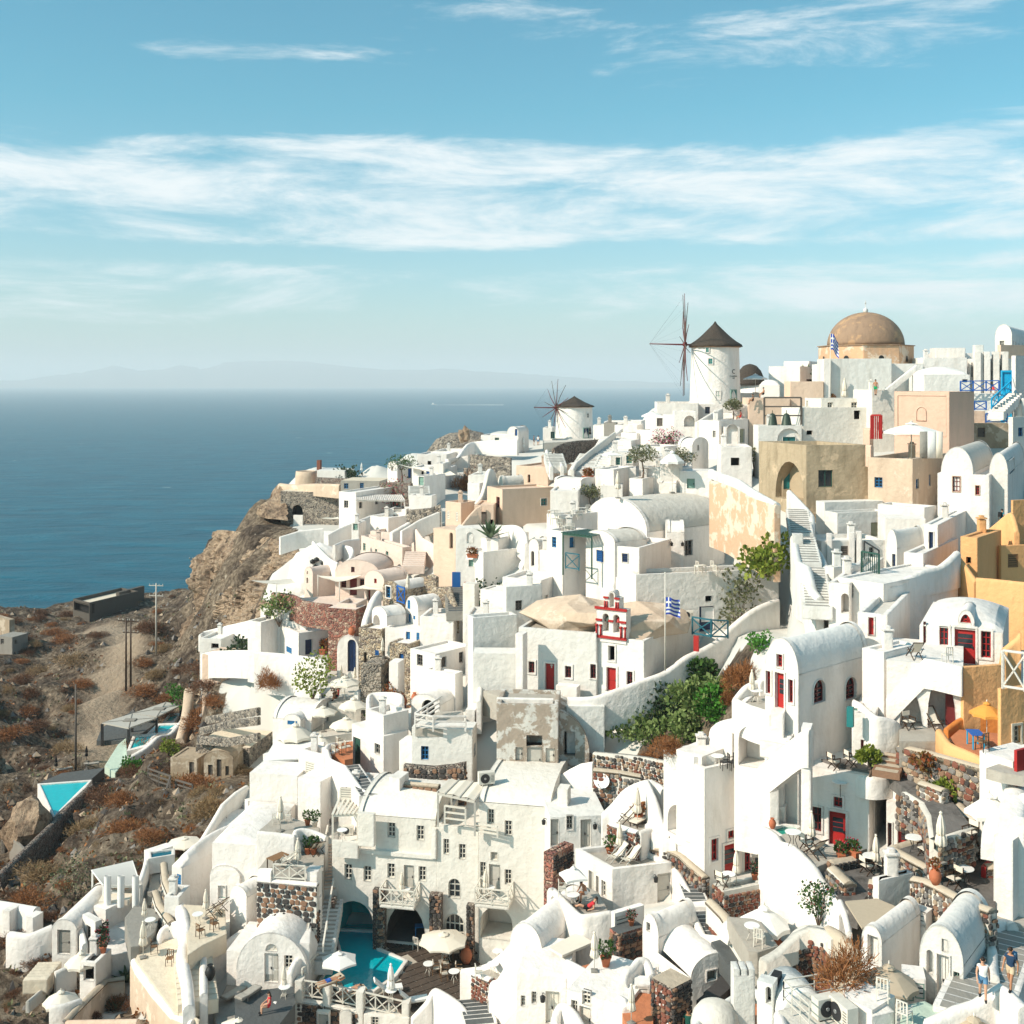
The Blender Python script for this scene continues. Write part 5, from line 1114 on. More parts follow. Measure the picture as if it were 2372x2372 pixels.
wall('dark honeycomb stone retaining wall below the small windmill',[(262,1412,134),(330,1375,137),(430,1355,140),(520,1350,143),(600,1345,146)],drop=2.6,mat='rubble_dark',cat='stone wall',name='stone_wall',sm=True)
terrace([(190,1372,178),(700,1345),(740,1300),(200,1300)],178,drop=4,mat='lime')
house('white cottage with blue trim left of the small windmill',185,(255,1258),'m5',186,1360,82,par=.2,ops=[('L','w',243,1288,272,1338,'teal')])
house('white domed house with satellite dish beyond the stairs',640,(800,1215),'m7',172,1290,80,roof='low',rise=45)
house('white flat house with stone parapet right of the small windmill',560,(730,1240),'m6',176,1300,80,par=.2,rmat='greystone')
house('brown boarded hut beyond the stairs',640,(730,1222),'m3',168,1290,80,mat='greystone',par=.1)
house('white low roofs beside the sea beyond the stairs',790,(920,1210),'m6',165,1280,78,par=.2)
house('white house at the top of the wide stairs',720,(890,1240),'m6',152,1310,75,par=.25)
block('white steps block beneath the windmill terrace',1600,(1755,1085),'m4',138,1240,80,par=.3)
house('white house behind the white parasol right of the windmill',1655,(1870,1000),'m6',152,1060,84,par=.4)
wall('tan weathered wall rising beside the long stair',[(1440,1565,103),(1530,1600,100),(1640,1640,96.5),(1760,1720,92.5),(1932,1815,88)],drop=.8,t=.6,mat='aged',sm=True,rock=.2)
wall('peeling orange brown retaining wall under the long stair',[(1445,1650,102),(1580,1685,98),(1700,1740,94),(1935,1835,87.6)],drop=6.,t=.5,mat='worn',sm=True)
tile(900,1000)
house('peach house with sloping wall and teal window',735,(850,430),1236,122,690,25,mat='peach',par=.2,ops=[('L','w',804,486,829,566,'maroon'),('R','w+',1136,497,1180,550,'greystone',dict(glass='teal',tw=.06))])
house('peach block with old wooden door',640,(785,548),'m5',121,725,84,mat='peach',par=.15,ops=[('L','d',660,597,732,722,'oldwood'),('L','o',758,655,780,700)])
wall('peach stair wall sloping down from the wooden door',[(548,690,119.5),(600,625,120),(655,565,120.5),(690,548,120.7)],drop=3.,mat='peach',t=.3)
house('peach cube with white shutters left of the wooden door',425,(542,530),660,125,725,48,mat='peach',par=.5,ops=[('L','s',437,588,456,650,'woodwhite'),('L','s',500,600,519,668,'woodwhite')])
house('tan house with a slit window behind the peach house',952,(1190,262),'m6',131,360,60,mat='peach',par=.2,ops=[('L','o',1038,320,1056,378)])
house('cream barrel vaulted house behind the sail shaped wall',815,(855,390),1010,128,460,30,mat='cream',roof='vaultR',rise=62)
wall('cream sail shaped wall with curling top',[(650,525,126),(690,470,126.5),(718,380,127),(742,285,127.5),(772,280,128),(792,320,128.4),(815,400,128.8),(830,440,129)],drop=(pt(650,540,126).z,),t=.5,mat='cream',sm=True)
house('pale green house front above the sail shaped wall',610,(730,320),'m5',131,400,80,mat='pale',par=.3)
house('white house with chimney above the peach house',590,(680,385),'m4',130,470,70,par=.2)
house('white low vault above the peach house roof',1235,(1250,400),1560,117,500,18,roof='vaultR',rise=40)
house('peach garden wall with arched gateway',335,(500,735),'m3',118,885,52,mat='peach',par=0,ops=[('L','oa',455,752,479,870)])
house('white plain wall with blind arch below the peach block',500,(840,722),'m3',117,900,86,mat='pale',par=0,ops=[('L','na',583,750,632,830,'white',dict(dep=.12))])
house('white walled courtyard with built sofa',690,(820,800),1045,112,915,60,par=.5,rmat='lime')
wall('white scalloped courtyard wall behind the built sofa',[(780,760,115),(815,715,115.5),(870,698,115),(960,700,113),(1015,750,111),(1030,830,109)],drop=3,sm=True)
house('white box house below the courtyard',580,(708,900),985,110,960,40,par=.25)
house('white step house with pale green door',575,(660,955),'m4',111,1010,84,ops=[('L','d',597,955,648,1006,'mint')],par=.1)
house('white vaulted house left of the outdoor restaurant',1045,(1120,850),1200,106,1040,62,roof='vaultR',rise=48,ops=[('L','oa',1062,890,1085,1000)])
house('white house with curved parapet below the restaurant',1125,(1200,890),1290,104,1030,55,par=.3)
house('white long terrace wall below the restaurant',850,(1140,1110),1300,98,1420,62,mat='white',par=.3)
house('white house end with plain wall left of the church roof',860,(878,1160),1145,96,1430,20,mat='pale',par=.25)
house('white restaurant terrace with green trellis',1180,(1300,745),1480,99,960,40,par=.4,rmat='lime')
house('white upper restaurant terrace',1180,(1270,625),1560,103,720,35,par=.3,rmat='lime')
house('pale plain house front left of the church',590,(630,1390),960,93.5,1800,20,mat='pale',par=.3)
block('white block at the foot of the pale house front',630,(950,1655),'m2',91,1830,88,mat='pale')
tile(1200,1100)
house('big white barrel vault house with navy door and grey roof',500,(962,428),1540,104,740,38,roof='vaultR',rise=235,rmat='lime',ops=[('R','d+',1145,392,1205,700,'navy',dict(tw=.1,leaves=1)),('R','w+',1240,488,1298,600,'oldwood',dict(tw=.05))])
block('white dormer arch over the navy door',1110,(1240,430),'m3',102,480,85,roof='vaultL',rise=80)
house('white vaulted house with two navy shutters',505,(722,505),960,96,800,36,roof='vaultR',rise=75,rmat='lime',ops=[('L','s+',588,562,640,648,'blue',dict(tw=.05))])
house('white annex with small navy shutter and curved roof',722,(905,545),1142,95,780,58,roof='low',rise=65,rmat='lime',ops=[('L','s+',778,586,820,650,'navy',dict(tw=.06))])
house('long white retaining wall house with navy door and notice',800,(880,745),1945,93.5,1180,14,mat='pale',par=.3,rmat='paving',ops=[('R','d',1352,980,1460,1170,'navy',dict(leaves=1)),('R','o',1397,902,1448,945)])
block('white drum shaped buttress under the navy shutter house',700,(880,790),960,94.2,1000,40)
# ---------------------------------------------------------------- upper right: dome, pink, ochre and blue houses
tile(1772,600)
h=house('long white house with green double door below the dome',440,(1182,780),'m7',139,1042,87,mat='pale',par=.2,ops=[('L','o',702,882,750,1030),('L','d',648,882,700,1034,'teal',dict(leaves=1)),('L','w',528,895,570,996,'teal'),('L','w',797,892,840,980,'oldwood'),('L','da',1098,886,1166,985,'sage')])
block('rounded white roof parapet below the dome',455,(945,742),'m5',137.6,828,87,mat='aged')
block('white corner pier left of the green double door',440,(492,745),'m1.2',137.3,1040,87)
wall('white sloping stair parapet right of the green double door',[(895,972,135.5),(1000,885,136),(1128,787,137)],drop=.9,t=.3)
house('white house with soft rounded roof right of the dome',1188,(1530,862),'m6',132,992,87,mat='pale',par=0,roof='low',rise=62,ops=[('L','o',1472,897,1512,918)])
house('white upper block right of the dome',1180,(1508,735),'m5',140,830,86,par=.3)
block('white slanted stair head on the roof right of the dome',1275,(1495,662),'m3',144,735,84)
block('white long parapet behind the slanted stair head',1255,(1560,702),'m4',146,740,84)
house('white house with agaves left of the dome',28,(262,800),436,151,960,56,par=.3,ops=[('R','o',310,897,372,912)])
house('white roof block with round chimney left of the dome',140,(330,762),440,156,840,62,par=.3)
block('curved white parapet behind the sitting people',-40,(110,940),'m3',146,1060,76,roof='low',rise=40)
block('peach terrace wall left of the white pier',190,(437,913),'m4',137,1080,87,mat='peach')
block('peach wall where two people sit',-120,(187,1038),'m6',136.5,1135,86,mat='peach')
house('grey white terraced house wall with square dark window','m6',(280,1108),805,121,1372,8,mat='cream',par=.1,ops=[('R','o',664,1130,711,1194),('R','o',310,1279,355,1310)])
house('grey white upper wall beneath the green double door','m5',(420,1040),806,124,1180,6,mat='cream',par=.3)
house('grey white wall between terrace and pink house','m5',(800,975),968,120.5,1340,6,mat='cream',par=.2)
house('white wall with blind arch and teal door under the bells',-50,(276,1242),'m3',119,1372,88,mat='pale',par=.1,ops=[('L','na',92,1263,264,1364,'white',dict(dep=.3)),('L','d',132,1327,228,1366,'teal')])
house('pink house with red arched window',965,(1375,990),1560,110,1425,40,mat='blush',par=.3,ops=[('L','n',990,1020,1352,1320,'blush',dict(dep=.07)),('L','wa',1130,1105,1202,1208,'red')])
house('pink retaining wall house below the big parasol',768,(1102,1492),1386,99,1800,52,mat='tanned',par=.5,rmat='paving')
wall('pink fence wall beside the red slatted gate',[(745,1258,108),(795,1262,107)],drop=3,mat='blush');wall('pink corner post left of the big parasol',[(760,1380,102),(800,1390,101.5)],drop=2,mat='blush')
house('ochre house with arched porch and green shutters',(-45,1358),(308,1388),(776,1386),102.5,1800,None,mat='ochre',par=.45,rmat='paving',ops=[('L','na',80,1510,288,1790,'ochre',dict(dep=1.3,r=3.)),('R','w',398,1574,505,1700,'green',dict(bars=(2,1)))])
hb=pt(175,1720,105.5);
house('teal door block inside the ochre porch',128,(216,1540),'m.5',106.8,1722,88,mat='ochre',par=0,name='porch_wall',cat='wall',ops=[('L','d',138,1548,210,1716,'teal',dict(leaves=1))])
house('white chapel like house with tall arch and red windows',1287,(1674,1612),1870,92,2000,60,par=.25,ops=[('L','w+',1400,1622,1455,1734,'maroon',dict(tw=.06,tmat='blush')),('L','w+',1570,1690,1599,1758,'red',dict(tw=.05,tmat='blush'))])
house('white barrel vault rising behind the tall arch',1312,(1552,1596),'m13',92.8,1700,60,roof='vaultR',rise=192,rmat='lime')
house('small white arched dormer on the vault terrace',1672,(1812,1606),1935,92.6,1780,62,roof='vaultR',rise=160,ops=[('R','w',1825,1490,1862,1590,'maroon')])
house('tan rough wall below the blue railings',1535,(1815,1226),'m3',116,1395,86,mat='ruin',par=0)
house('white house at the right edge below the blue stairs',1815,(1850,1180),2100,112,1400,30,mat='pale',par=.2)
house('white arched house at the very top right',1716,(1842,572),2100,150,720,58,roof='vaultR',rise=88)
block('terracotta stair flank at the top right',1735,(1760,640),2100,146,710,24,mat='peach')
house('white house with battlement parapet at the top right',1515,(1850,742),'m8',140,990,70,par=.3,ops=[('L','o',1540,772,1680,880),('L','oa',1690,775,1760,880)])
for i,x in enumerate((1590,1660,1728,1795)):block('white battlement tooth %s at the top right'%('nearest the chimney','second from the chimney','third from the chimney','farthest from the chimney')[i],x-24,(x+22,690),'m1',139.6,745,80,name='battlement')
block('white rounded chimney at the top right',1568,(1630,640),'m1.5',140,700,80,mat='aged',name='chimney',cat='chimney')
house('tall white house with blue window at the right edge',1838,(1870,720),2100,128,1110,34,par=.2,ops=[('R','w',1875,1068,1930,1115,'blue')])
wall('white curved stair wall beside the cyan gate',[(1840,880,127),(1860,960,125),(1895,1020,123),(1932,1040,121)],drop=3,sm=True)
house('white terrace block under the blue railing',1440,(1780,1005),'m6',124,1160,84,mat='pale',par=0)
block('tan block between the blue railings',1555,(1642,1135),'m2',117.5,1225,86,mat='peach')
house('white base below the lower blue railing',1640,(1810,1222),'m4',118.5,1300,86,mat='pale',par=0)
for lb,P,D in(('blue crossed railing at the terracotta terrace',[(1458,990),(1745,985)],123.6),('short blue crossed railing by the blue stairs',[(1562,1128),(1650,1128)],119),('lowest blue crossed railing by the blue stairs',[(1648,1220),(1805,1220)],117.5)):
    railing(lb,[pt(x,y,D)for x,y in P],1.15 if D>120 else.95,'x','bluepaint',bay=1.5,r=.06)
railing('sloping blue stair railing at the upper right',[pt(1690,1120,118),pt(1835,985,122)],1.1,'x','cyan',bay=1.6,r=.06)
stairs('white stairs beside the sloping blue railing',(1720,1150,117),(1870,1000,123),1.6,10)
hg=house('cyan gate house with pointed top',1765,(1842,830),'m.4',123,985,80,mat='cyan',par=0,name='gate',cat='gate',ops=[('L','d',1772,845,1836,980,'cyan')])
tile(1772,1100)
house('orange cube with small square window',1458,(1585,470),1762,80,700,50,mat='orange',par=.12,ops=[('L','o',1500,612,1536,660)])
house('orange terrace house with wooden shutter',1740,(1760,530),2150,83,800,12,mat='orange',par=0,ops=[('R','s',1812,590,1888,690,'wood')])
block('tall orange stair wall rising to the right edge',1835,(1850,190),2150,86,560,18,mat='orange')
wall('orange curved wall beside the orange cube',[(1640,432,88),(1720,365,87),(1800,300,86),(1845,290,85),(1880,420,84)],drop=4,mat='orange',sm=True)
wall('orange terrace parapet below the wooden shutter',[(1575,765,76.5),(1700,775,76),(1940,800,75)],drop=4.5,mat='orange')
wall('orange wedge wall between white and orange houses',[(1432,590,80),(1470,640,79),(1580,790,77)],drop=3,mat='orange')
house('white flat house with small roof shrine and green window',445,(540,285),925,95,520,18,mat='pale',par=.4,ops=[('R','w',790,354,860,460,'sage',dict(bars=(1,1),glass='sage'))])
block('white back parapet of the roof shrine house',380,(445,205),880,99,300,14,mat='pale')
house('white lower house with dark square shutter','m4',(420,495),900,90,690,8,mat='pale',par=.3,ops=[('R','s',566,530,618,598,'oldwood'),('R','w',778,540,810,615,'greystone')])
for i,x in enumerate((462,630,682)):block('white parapet post %s'%('left of the dark square shutter','above the dark square shutter','right of the dark square shutter')[i],x,(x+40,440-8*i),'m.5',89.8,500,80,name='parapet_post')
house('bright white rounded house below the pink retaining wall',840,(1190,245),1280,93,380,45,roof='low',rise=110)
block('bright white ledge below the rounded house',900,(1200,330),'m3',90,420,80)
house('white gable house with curved roof left of the orange cube',905,(985,550),1185,84,800,40,mat='pale',roof='vaultR',rise=140,ops=[('L','d',948,590,972,690,'navy')])
house('white house with tall blue door left of the orange cube',1185,(1290,375),1500,83.5,600,58,par=.1,ops=[('L','d+',1222,425,1255,575,'navy',dict(tw=.06)),])
house('white curved parapet house below the blue door',1035,(1180,590),1440,80,760,55,mat='white',par=.2)
wall('white sweeping wall curling up to the orange cube',[(885,822,73),(990,800,74),(1080,750,75),(1180,705,76),(1290,680,77),(1380,615,78),(1432,565,79)],drop=(pt(885,960,73).z,),sm=True,t=.55)
house('white flat house below the green picket gate',540,(885,815),1440,72.5,1050,40,par=.12)
house('white walled yard left of the green picket gate',445,(515,690),725,79,800,30,mat='pale',par=.5)
wall('rough white wall left of the long stair',[(215,450,88),(250,640,82),(265,650,80),(320,680,78),(360,850,76),(410,910,75)],drop=4,mat='aged',t=.6)
block('white pillar beside the long stair',210,(285,445),'m.8',86,640,82,mat='aged',name='pillar',cat='pillar')
wall('rough white wall right of the long stair',[(180,110,101),(330,270,96),(350,330,93),(345,470,89),(430,620,84),(455,740,80),(480,850,77)],drop=2.2,mat='aged',t=.5,sm=True)
stairs('long worn stone stair, upper flight below the ochre house',(270,440,89),(240,255,97),1.9,12,'aged','greystone')
stairs('long worn stone stair, middle flight between rough walls',(330,660,82),(285,460,88),1.8,11,'aged','greystone')
stairs('long worn stone stair, lower flight beside the white niche',(395,990,74),(355,690,81),1.9,15,'aged','greystone')
house('white house with tall niche beside the lower stair',475,(630,815),885,73.5,1035,62,par=.3,ops=[('L','na',568,885,626,1030,'greenpool',dict(dep=.9))])
house('white annex with red window and curved roof',690,(915,1046),1150,67,1320,62,roof='low',rise=78,rmat='lime',ops=[('L','d+',772,1062,812,1196,'red',dict(tw=.08))])
hR=house('white house with red double doors and arched dormer',1152,(1775,1180),'m8',64.5,1405,64,par=0,roof='low',rise=130,ops=[('L','d',1180,1095,1200,1265,'maroon'),('L','w+',1302,1128,1368,1316,'red',dict(tw=.14,bars=(2,4))),('L','d+',1415,1142,1570,1410,'red',dict(tw=.14,glass=1)),('L','w+',1612,1166,1685,1364,'red',dict(tw=.14,bars=(2,4)))])
hd=house('white arched dormer with red fanlight above the double doors',1436,(1562,1112),'m3',65.15,1130,64,ext=.05,roof='vaultR',rise=100,name='dormer',cat='dormer',lip=.03,ops=[('L','wa',1453,1040,1540,1104,'red',dict(r=.75,bars=(3,1)))])
hv=house('white barrel vaulted house with red doors and arched red windows',0,(250,1492),770,61.5,1820,40,roof='vaultR',rise=250,rmat='pale',mat='white',ops=[('L','d+',78,1476,145,1760,'red',dict(tw=.1,glass=1,leaves=1)),('L','w+',10,1462,44,1630,'red',dict(tw=.1)),('L','w+',176,1526,212,1700,'red',dict(tw=.1)),('L','w+',90,1338,133,1432,'red',dict(tw=.08)),('R','wa+',359,1528,445,1698,'maroon',dict(tw=.05,bars=(2,3))),('R','wa+',598,1508,678,1672,'maroon',dict(tw=.05,bars=(2,3)))],ext=8)
house('white wall with grey hatch right of the barrel vault',725,(888,1325),1150,62.5,1620,38,par=.15,ops=[('R','d',918,1450,985,1610,'pale')])
# ---------------------------------------------------------------- upper left: fort, rose houses, blue trimmed houses
def stoneface(h,fc,size,kind='mix',maxn=120,z0=None,ztop=0.):
    o,ex,n,L=getattr(h,fc);stone_fill(h.root,o,ex,n,L,h.zb if z0 is None else z0,lambda s:h.z-ztop,size,kind,maxn)
tile(600,900)
house('white house with green window on the ridge by the boulder',1655,(1872,350),'m6',184,410,80,par=.2,ops=[('L','w',1758,366,1790,394,'mint')])
house('white arched house with blue door on the ridge',1850,(1935,330),'m5',180,420,70,roof='vaultR',rise=48,ops=[('L','d',1908,302,1926,352,'blue')])
wall('white sweeping wall curling down the ridge',[(1400,565,166),(1470,520,169),(1530,440,173),(1570,405,176),(1650,392,177),(1932,380,174)],drop=(pt(1700,495,175).z,),sm=True,t=.6)
house('white terrace with pointed shades on the ridge',1300,(1560,470),'m8',176,520,82,par=.6)
house('white long block below the pointed shades',1180,(1400,492),'m7',170,615,80,par=.2,ops=[('L','o',1256,540,1283,580)])
house('white arched chapel like house at the cliff end of the village',958,(1032,585),1140,168,692,55,roof='vaultR',rise=42,ops=[('L','wa',986,580,1000,612,'woodgrey'),('R','d',1112,598,1140,668,'blue')])
house('white house with blue windows below the ridge wall',1150,(1420,590),'m5',162,690,80,par=.2,ops=[('L','s',1248,604,1288,640,'blue'),('L','o',1210,615,1228,645)])
house('white cube with mint gate at the top of grey steps',1148,(1232,655),1390,150,770,60,par=.3,ops=[('L','d',1190,658,1228,722,'mint')])
stairs('grey steps below the mint gate',(1195,782,143),(1192,725,148),2.8,6,'aged','greystone')
house('white house with chimney beside the orange bush',1300,(1375,560),'m4',158,660,78,par=.1)
house('white block house with seats above the stone wall',1118,(1290,800),1325,140,895,78,par=.4)
for lb,P in(('stone wall below the seaside white block',[(1105,905,138),(1280,890,137),(1355,860,137)]),('rubble wall beside the orange bush on the ridge',[(1530,590,162),(1700,600,160),(1880,570,158)]),('dark rubble wall under the sweeping ridge wall',[(1580,490,168),(1700,500,166),(1880,515,164)])):wall(lb,P,drop=3.4,mat='rubble_grey',cat='stone wall',name='stone_wall',rock=.5)
house('white pool terrace house behind the sail shaped wall',1560,(1700,650),'m5',140,790,78,par=.3)
wall('long white ramp wall below the seaside block',[(985,1068,136),(1130,985,138),(1355,895,141)],drop=2.6,t=.6);wall('second white ramp wall below the seaside block',[(1060,1060,133),(1200,975,135),(1345,915,137)],drop=2.2)
# fort
c=pt(352,715,205);k=205/3.22/2609.2;root=thing('round_tower','low round tan tower on the cliff top fort','tower',c);m=M();m.lathe([(84*k,-4),(80*k,60*k),(76*k,100*k),(66*k,101*k),(66*k,92*k)],28,c);m.build('wall','tanned',root)
m=M();m.lathe([(67*k,93*k),(.1,94*k)],28,c);m.build('roof','paving',root);GP.append((c.x,c.y,c.z-1,1));SEE.append(c+UP*.6)
block('thin red chimney pillar on the fort',430,(455,535),'m.9',203,610,80,mat='stone_red',name='chimney',cat='chimney')
block('pale sloping terrace behind the fort',432,(640,612),'m6',200,655,82,mat='pale')
wall('tan parapet wall of the fort',[(158,705,196),(260,715,192),(420,708,188),(612,712,184)],drop=(pt(420,800,188).z,),mat='tanned',t=1.,sm=True,rock=1)
h=house('rough stone fort base with dark arch','m9',(160,765),598,189,1000,-14,mat='rubble_grey',par=0,name='stone_fort',cat='fort',rmat='sandy',rock=1,ops=[('R','oa',248,868,326,990)],ext=2)
block('white low wall inside the dark fort arch',256,(326,945),'m.4',186,992,84)
house('grey concrete wall right of the fort',610,(902,690),'m6',176,790,80,mat='greystone',par=0,rmat='sandy')
for lb,P,dr in(('dark rubble wall on the fort terrace',[(430,660,190),(700,672,184)],2.6),('dark rubble wall right of the concrete wall',[(902,700,168),(1020,697,166),(1140,705,162)],5.5)):wall(lb,P,drop=dr,mat='rubble_dark',cat='stone wall',name='stone_wall',rock=1)
house('white wall house with long pergola below the fort',596,(722,775),1115,158,950,62,par=.2)
wall('white garden wall on the brown cliff shelf',[(155,1105,150),(300,1060,152),(480,1040,153)],drop=2.4,rock=.8)
wall('white sloping wall above the slanted poles',[(510,1090,142),(600,1040,144),(830,945,148),(960,925,150)],drop=2.4);wall('white wall with seats on the cliff terrace',[(560,1165,132),(640,1130,135),(745,1120,137)],drop=2.)
house('white ladder like terrace frame beside the bougainvillea',968,(1100,900),'m3',146,1030,78,par=.6,ops=[('L','o',1005,890,1060,920),('L','o',1000,940,1040,985)])
house('white hillside block under the terrace frame',830,(965,965),1110,143,1040,50,par=.2);house('white shed with green door on the cliff terrace',690,(745,1005),'m3',142,1060,80,ops=[('L','d',700,1008,735,1055,'mint')])
c=pt(455,1330,135);m=M();root=thing('white_rock','whitewashed bulging rock with dark holes on the cliff','whitewashed rock',c);m.lathe([(2.9,-4),(3.0,-1),(2.7,.6),(2.2,1.6),(1.2,2.3),(.1,2.5)],36,c,sx=1.3);
for v in m.v:v+=Vector((mno.noise(v*1.1)*.6,mno.noise(v*1.1+Vector((9,0,0)))*.6,mno.noise(v*.9+Vector((0,7,0)))*.6))if v.z>c.z-4 else Vector()
m.build('rock_body','white',root)
for x,y in((400,1290),(430,1275),(480,1300),(420,1330),(510,1270)):m=M();p=pt(x,y,132.2);m.lathe([(.02,-.3),(.3,-.2),(.34,.1),(.02,.3)],8,p);m.build('hole_shade','black',root)  # solid black beads, colour standing in for the shade inside holes
GP.append((c.x,c.y,c.z-3,.6))
wall('white flowing stair wall beside the whitewashed rock',[(405,1135,136),(440,1180,134),(520,1260,131),(590,1300,129)],drop=2.,sm=True);wall('white curved tub wall right of the whitewashed rock',[(600,1310,128),(680,1260,129),(695,1190,132),(640,1170,134),(560,1180,136)],drop=2.,sm=True)
# rose houses
house('rose coloured blind house with terrace roof',(762,1096),(1070,1186),(1135,1178),130,1372,None,mat='rose',par=.35,rmat='rose')
house('rose terrace block behind the blind house',830,(1030,1078),1215,139,1190,60,mat='rose',par=.5)
wall('rose swooping wall beside the blind house',[(1150,1010,136),(1175,1050,134),(1210,1100,132),(1225,1105,131.5)],drop=4,mat='rose',sm=True);wall('rose curved stair wall right of the blind house',[(1215,1110,131),(1290,1150,129),(1325,1190,127),(1330,1260,125)],drop=3,mat='rose',sm=True)
stairs('rose steps beside the blind house',(1150,1330,124),(1170,1215,130),2.4,8,'rose','rose')
house('small rose barrel vault house at the left',338,(402,1392),640,128,1560,52,mat='rose',roof='vaultR',rise=58,ops=[('L','oa',354,1410,366,1450),('L','o',356,1362,364,1382)])
house('rose arched house with dark red doors',568,(892,1372),'m6',124,1545,80,mat='rose',roof='vaultR',rise=92,ops=[('L','w',686,1330,712,1370,'maroon'),('L','d',676,1416,730,1542,'maroon'),('L','w',752,1422,786,1480,'maroon'),('L','w',612,1430,650,1484,'maroon')])
house('rose barrel vault house with small red windows',786,(934,1442),1112,119,1605,52,mat='rose',roof='vaultR',rise=75,ops=[('L','w',858,1418,877,1452,'red'),('L','d',808,1502,830,1582,'maroon')])
terrace([(330,1560,125),(560,1545),(830,1600),(780,1650),(520,1625),(110,1530)],125,drop=2,mat='rose')
wall('curved dark red stone wall below the rose houses',[(105,1518,122),(250,1535,120),(340,1580,117.5),(540,1610,115)],drop=2.6,mat='rubble_red',cat='stone wall',name='stone_wall',sm=True,t=.6);h=house('dark red stone base below the rose terrace',515,(722,1648),800,113,1748,72,mat='rubble_red',par=0,rmat='rose')
house('rose low parapet with white beds below the arched house',580,(725,1608),'m3',114,1650,76,mat='rose',par=.4)
h=house('tan stone house with white vault and blue window',922,(1024,1512),1272,113,1590,46,mat='rubble_tan',roof='vaultR',rise=66,rmat='white',ops=[('L','w+',950,1476,984,1560,'sky_blue',dict(tw=.12))])
house('white gable house with three blue windows',1092,(1188,1662),1425,108,1800,44,roof='vaultR',rise=105,ops=[('L','s',1108,1578,1128,1642,'sky_blue'),('L','d',1106,1680,1132,1745,'sky_blue'),('L','s',1150,1694,1166,1722,'sky_blue')])
house('white half vault house below the blue railing',842,(955,1702),1095,107,1800,40,roof='vaultR',rise=62,ops=[('L','na',852,1690,900,1800,'white',dict(dep=.8))])
wall('white sweeping buttress left of the blue railing',[(785,1760,109),(800,1690,110),(840,1580,111.5),(890,1505,113)],drop=3.,t=.7,sm=True)
stairs('dark steps beside the stone pillar',(1490,1665,104),(1470,1475,113),2.3,12,'greystone','slate')
wall('tan stone wall left of the dark steps',[(1300,1480,111),(1420,1475,110),(1445,1560,107),(1470,1620,105.5)],drop=2.6,mat='rubble_tan',cat='stone wall',name='stone_wall',t=.6);wall('stone arch wall above the white vault',[(1240,1400,116),(1290,1385,115.5),(1330,1400,115)],drop=3,mat='rubble_tan',cat='stone wall',name='stone_wall',sm=True)
block('pale curtain wall right of the dark steps',1520,(1610,1460),'m1',103.5,1640,70,mat='cream',name='wall_block')
house('white house with blue gate above the dark steps',1440,(1560,1340),1640,117,1440,40,par=.2);block('blue gate beside the dark steps',1440,(1500,1372),'m.3',112.5,1450,82,mat='blue',name='gate',cat='gate')
house('white garden house under the fir tree',1650,(1830,1515),1935,102,1660,60,par=.1)
house('white terrace block with bistro table',1200,(1450,1708),'m4',104,1800,80,par=.3)
house('white house with glass balustrade at the tall wall',1540,(1835,1700),'m4',98,1800,84,par=.2)
house('white long wall house at the cliff edge',10,(350,1665),450,119,1800,70,par=.2)
house('white house at the cliff with red flowers',-85,(15,1745),'m4',118,1850,60,par=.3)
tile(600,1400)
house('white domed house with navy doors behind the perimeter wall',98,(296,215),600,116,385,34,roof='low',rise=95,ops=[('R','d',345,262,396,374,'navy'),('R','w',462,274,491,334,'navy'),('L','s',204,318,244,360,'sky_blue')])
house('white box roof left of the domed house',160,(345,130),520,122,230,55,par=.2,ops=[('R','s',440,102,464,146,'blue')])
house('white arched gate house with tall blue arched door',582,(742,335),'m3',112,512,82,roof='vaultR',rise=100,ops=[('L','da',660,262,722,502,'navy',dict(leaves=2))])
wall('white perimeter wall of the domed house',[(-30,350,114),(200,368,113),(430,398,111.5),(505,425,111)],drop=4.2,sm=True)
h=house('tan rubble stone house with blue shutters',744,(916,190),1130,106,485,66,mat='rubble_tan',par=.2,rmat='white',ops=[('L','o',780,357,803,432),('L','s',865,342,894,434,'blue')])
house('lower tan rubble house with white coping',975,(1130,300),1250,103,470,66,mat='rubble_tan',par=.1,rmat='white',ops=[('L','d',1045,368,1078,440,'blue')])
house('white house front with two blue doors',940,(1228,190),1560,105,350,74,par=.25,ops=[('L','d',1094,204,1126,312,'sky_blue'),('L','s',1174,210,1196,300,'sky_blue')])
house('white plain house with lit end and grey flank',1128,(1315,372),1592,98,560,48,par=.2)
block('white box and ledge below the stone house',970,(1040,435),'m1.5',100,500,75);block('round grey oven shape beside the stone house',760,(910,470),'m3',103,580,80,mat='rubble_grey',roof='vaultR',rise=30)
terrace([(440,510,115),(760,480),(1060,520),(1060,660),(820,740),(520,740),(450,640)],115,drop=3,mat='lime');terrace([(110,850,105),(420,750),(800,780),(700,960),(330,1010)],105,drop=3,mat='lime')
house('white house with blue arched fanlight under the parasols',102,(392,870),'m5',101,1010,76,par=0,roof='vaultL',rise=100,ops=[('L','s',212,970,272,1000,'sky_blue')]);block('white dormer with blue fanlight',182,(310,870),'m2',100.3,905,76,roof='vaultR',rise=48,name='dormer',cat='dormer',ops=[('L','s',212,868,284,896,'sky_blue')])
wall('white slanted wall on the scrub side of the parasols',[(450,560,109),(450,640,107),(455,720,104)],drop=4);wall('white curved wall beside the plant bed',[(725,650,103),(800,600,105),(860,570,106)],drop=1.6,sm=True)
house('white awning house with broad cloth roof',30,(300,1175),330,92,1440,60,par=0,mat='white')
slab('broad white cloth awning below the parasols',[(30,1165,91.5),(310,1150),(420,1015),(130,1000)],91.5,.12,'canvas_white')
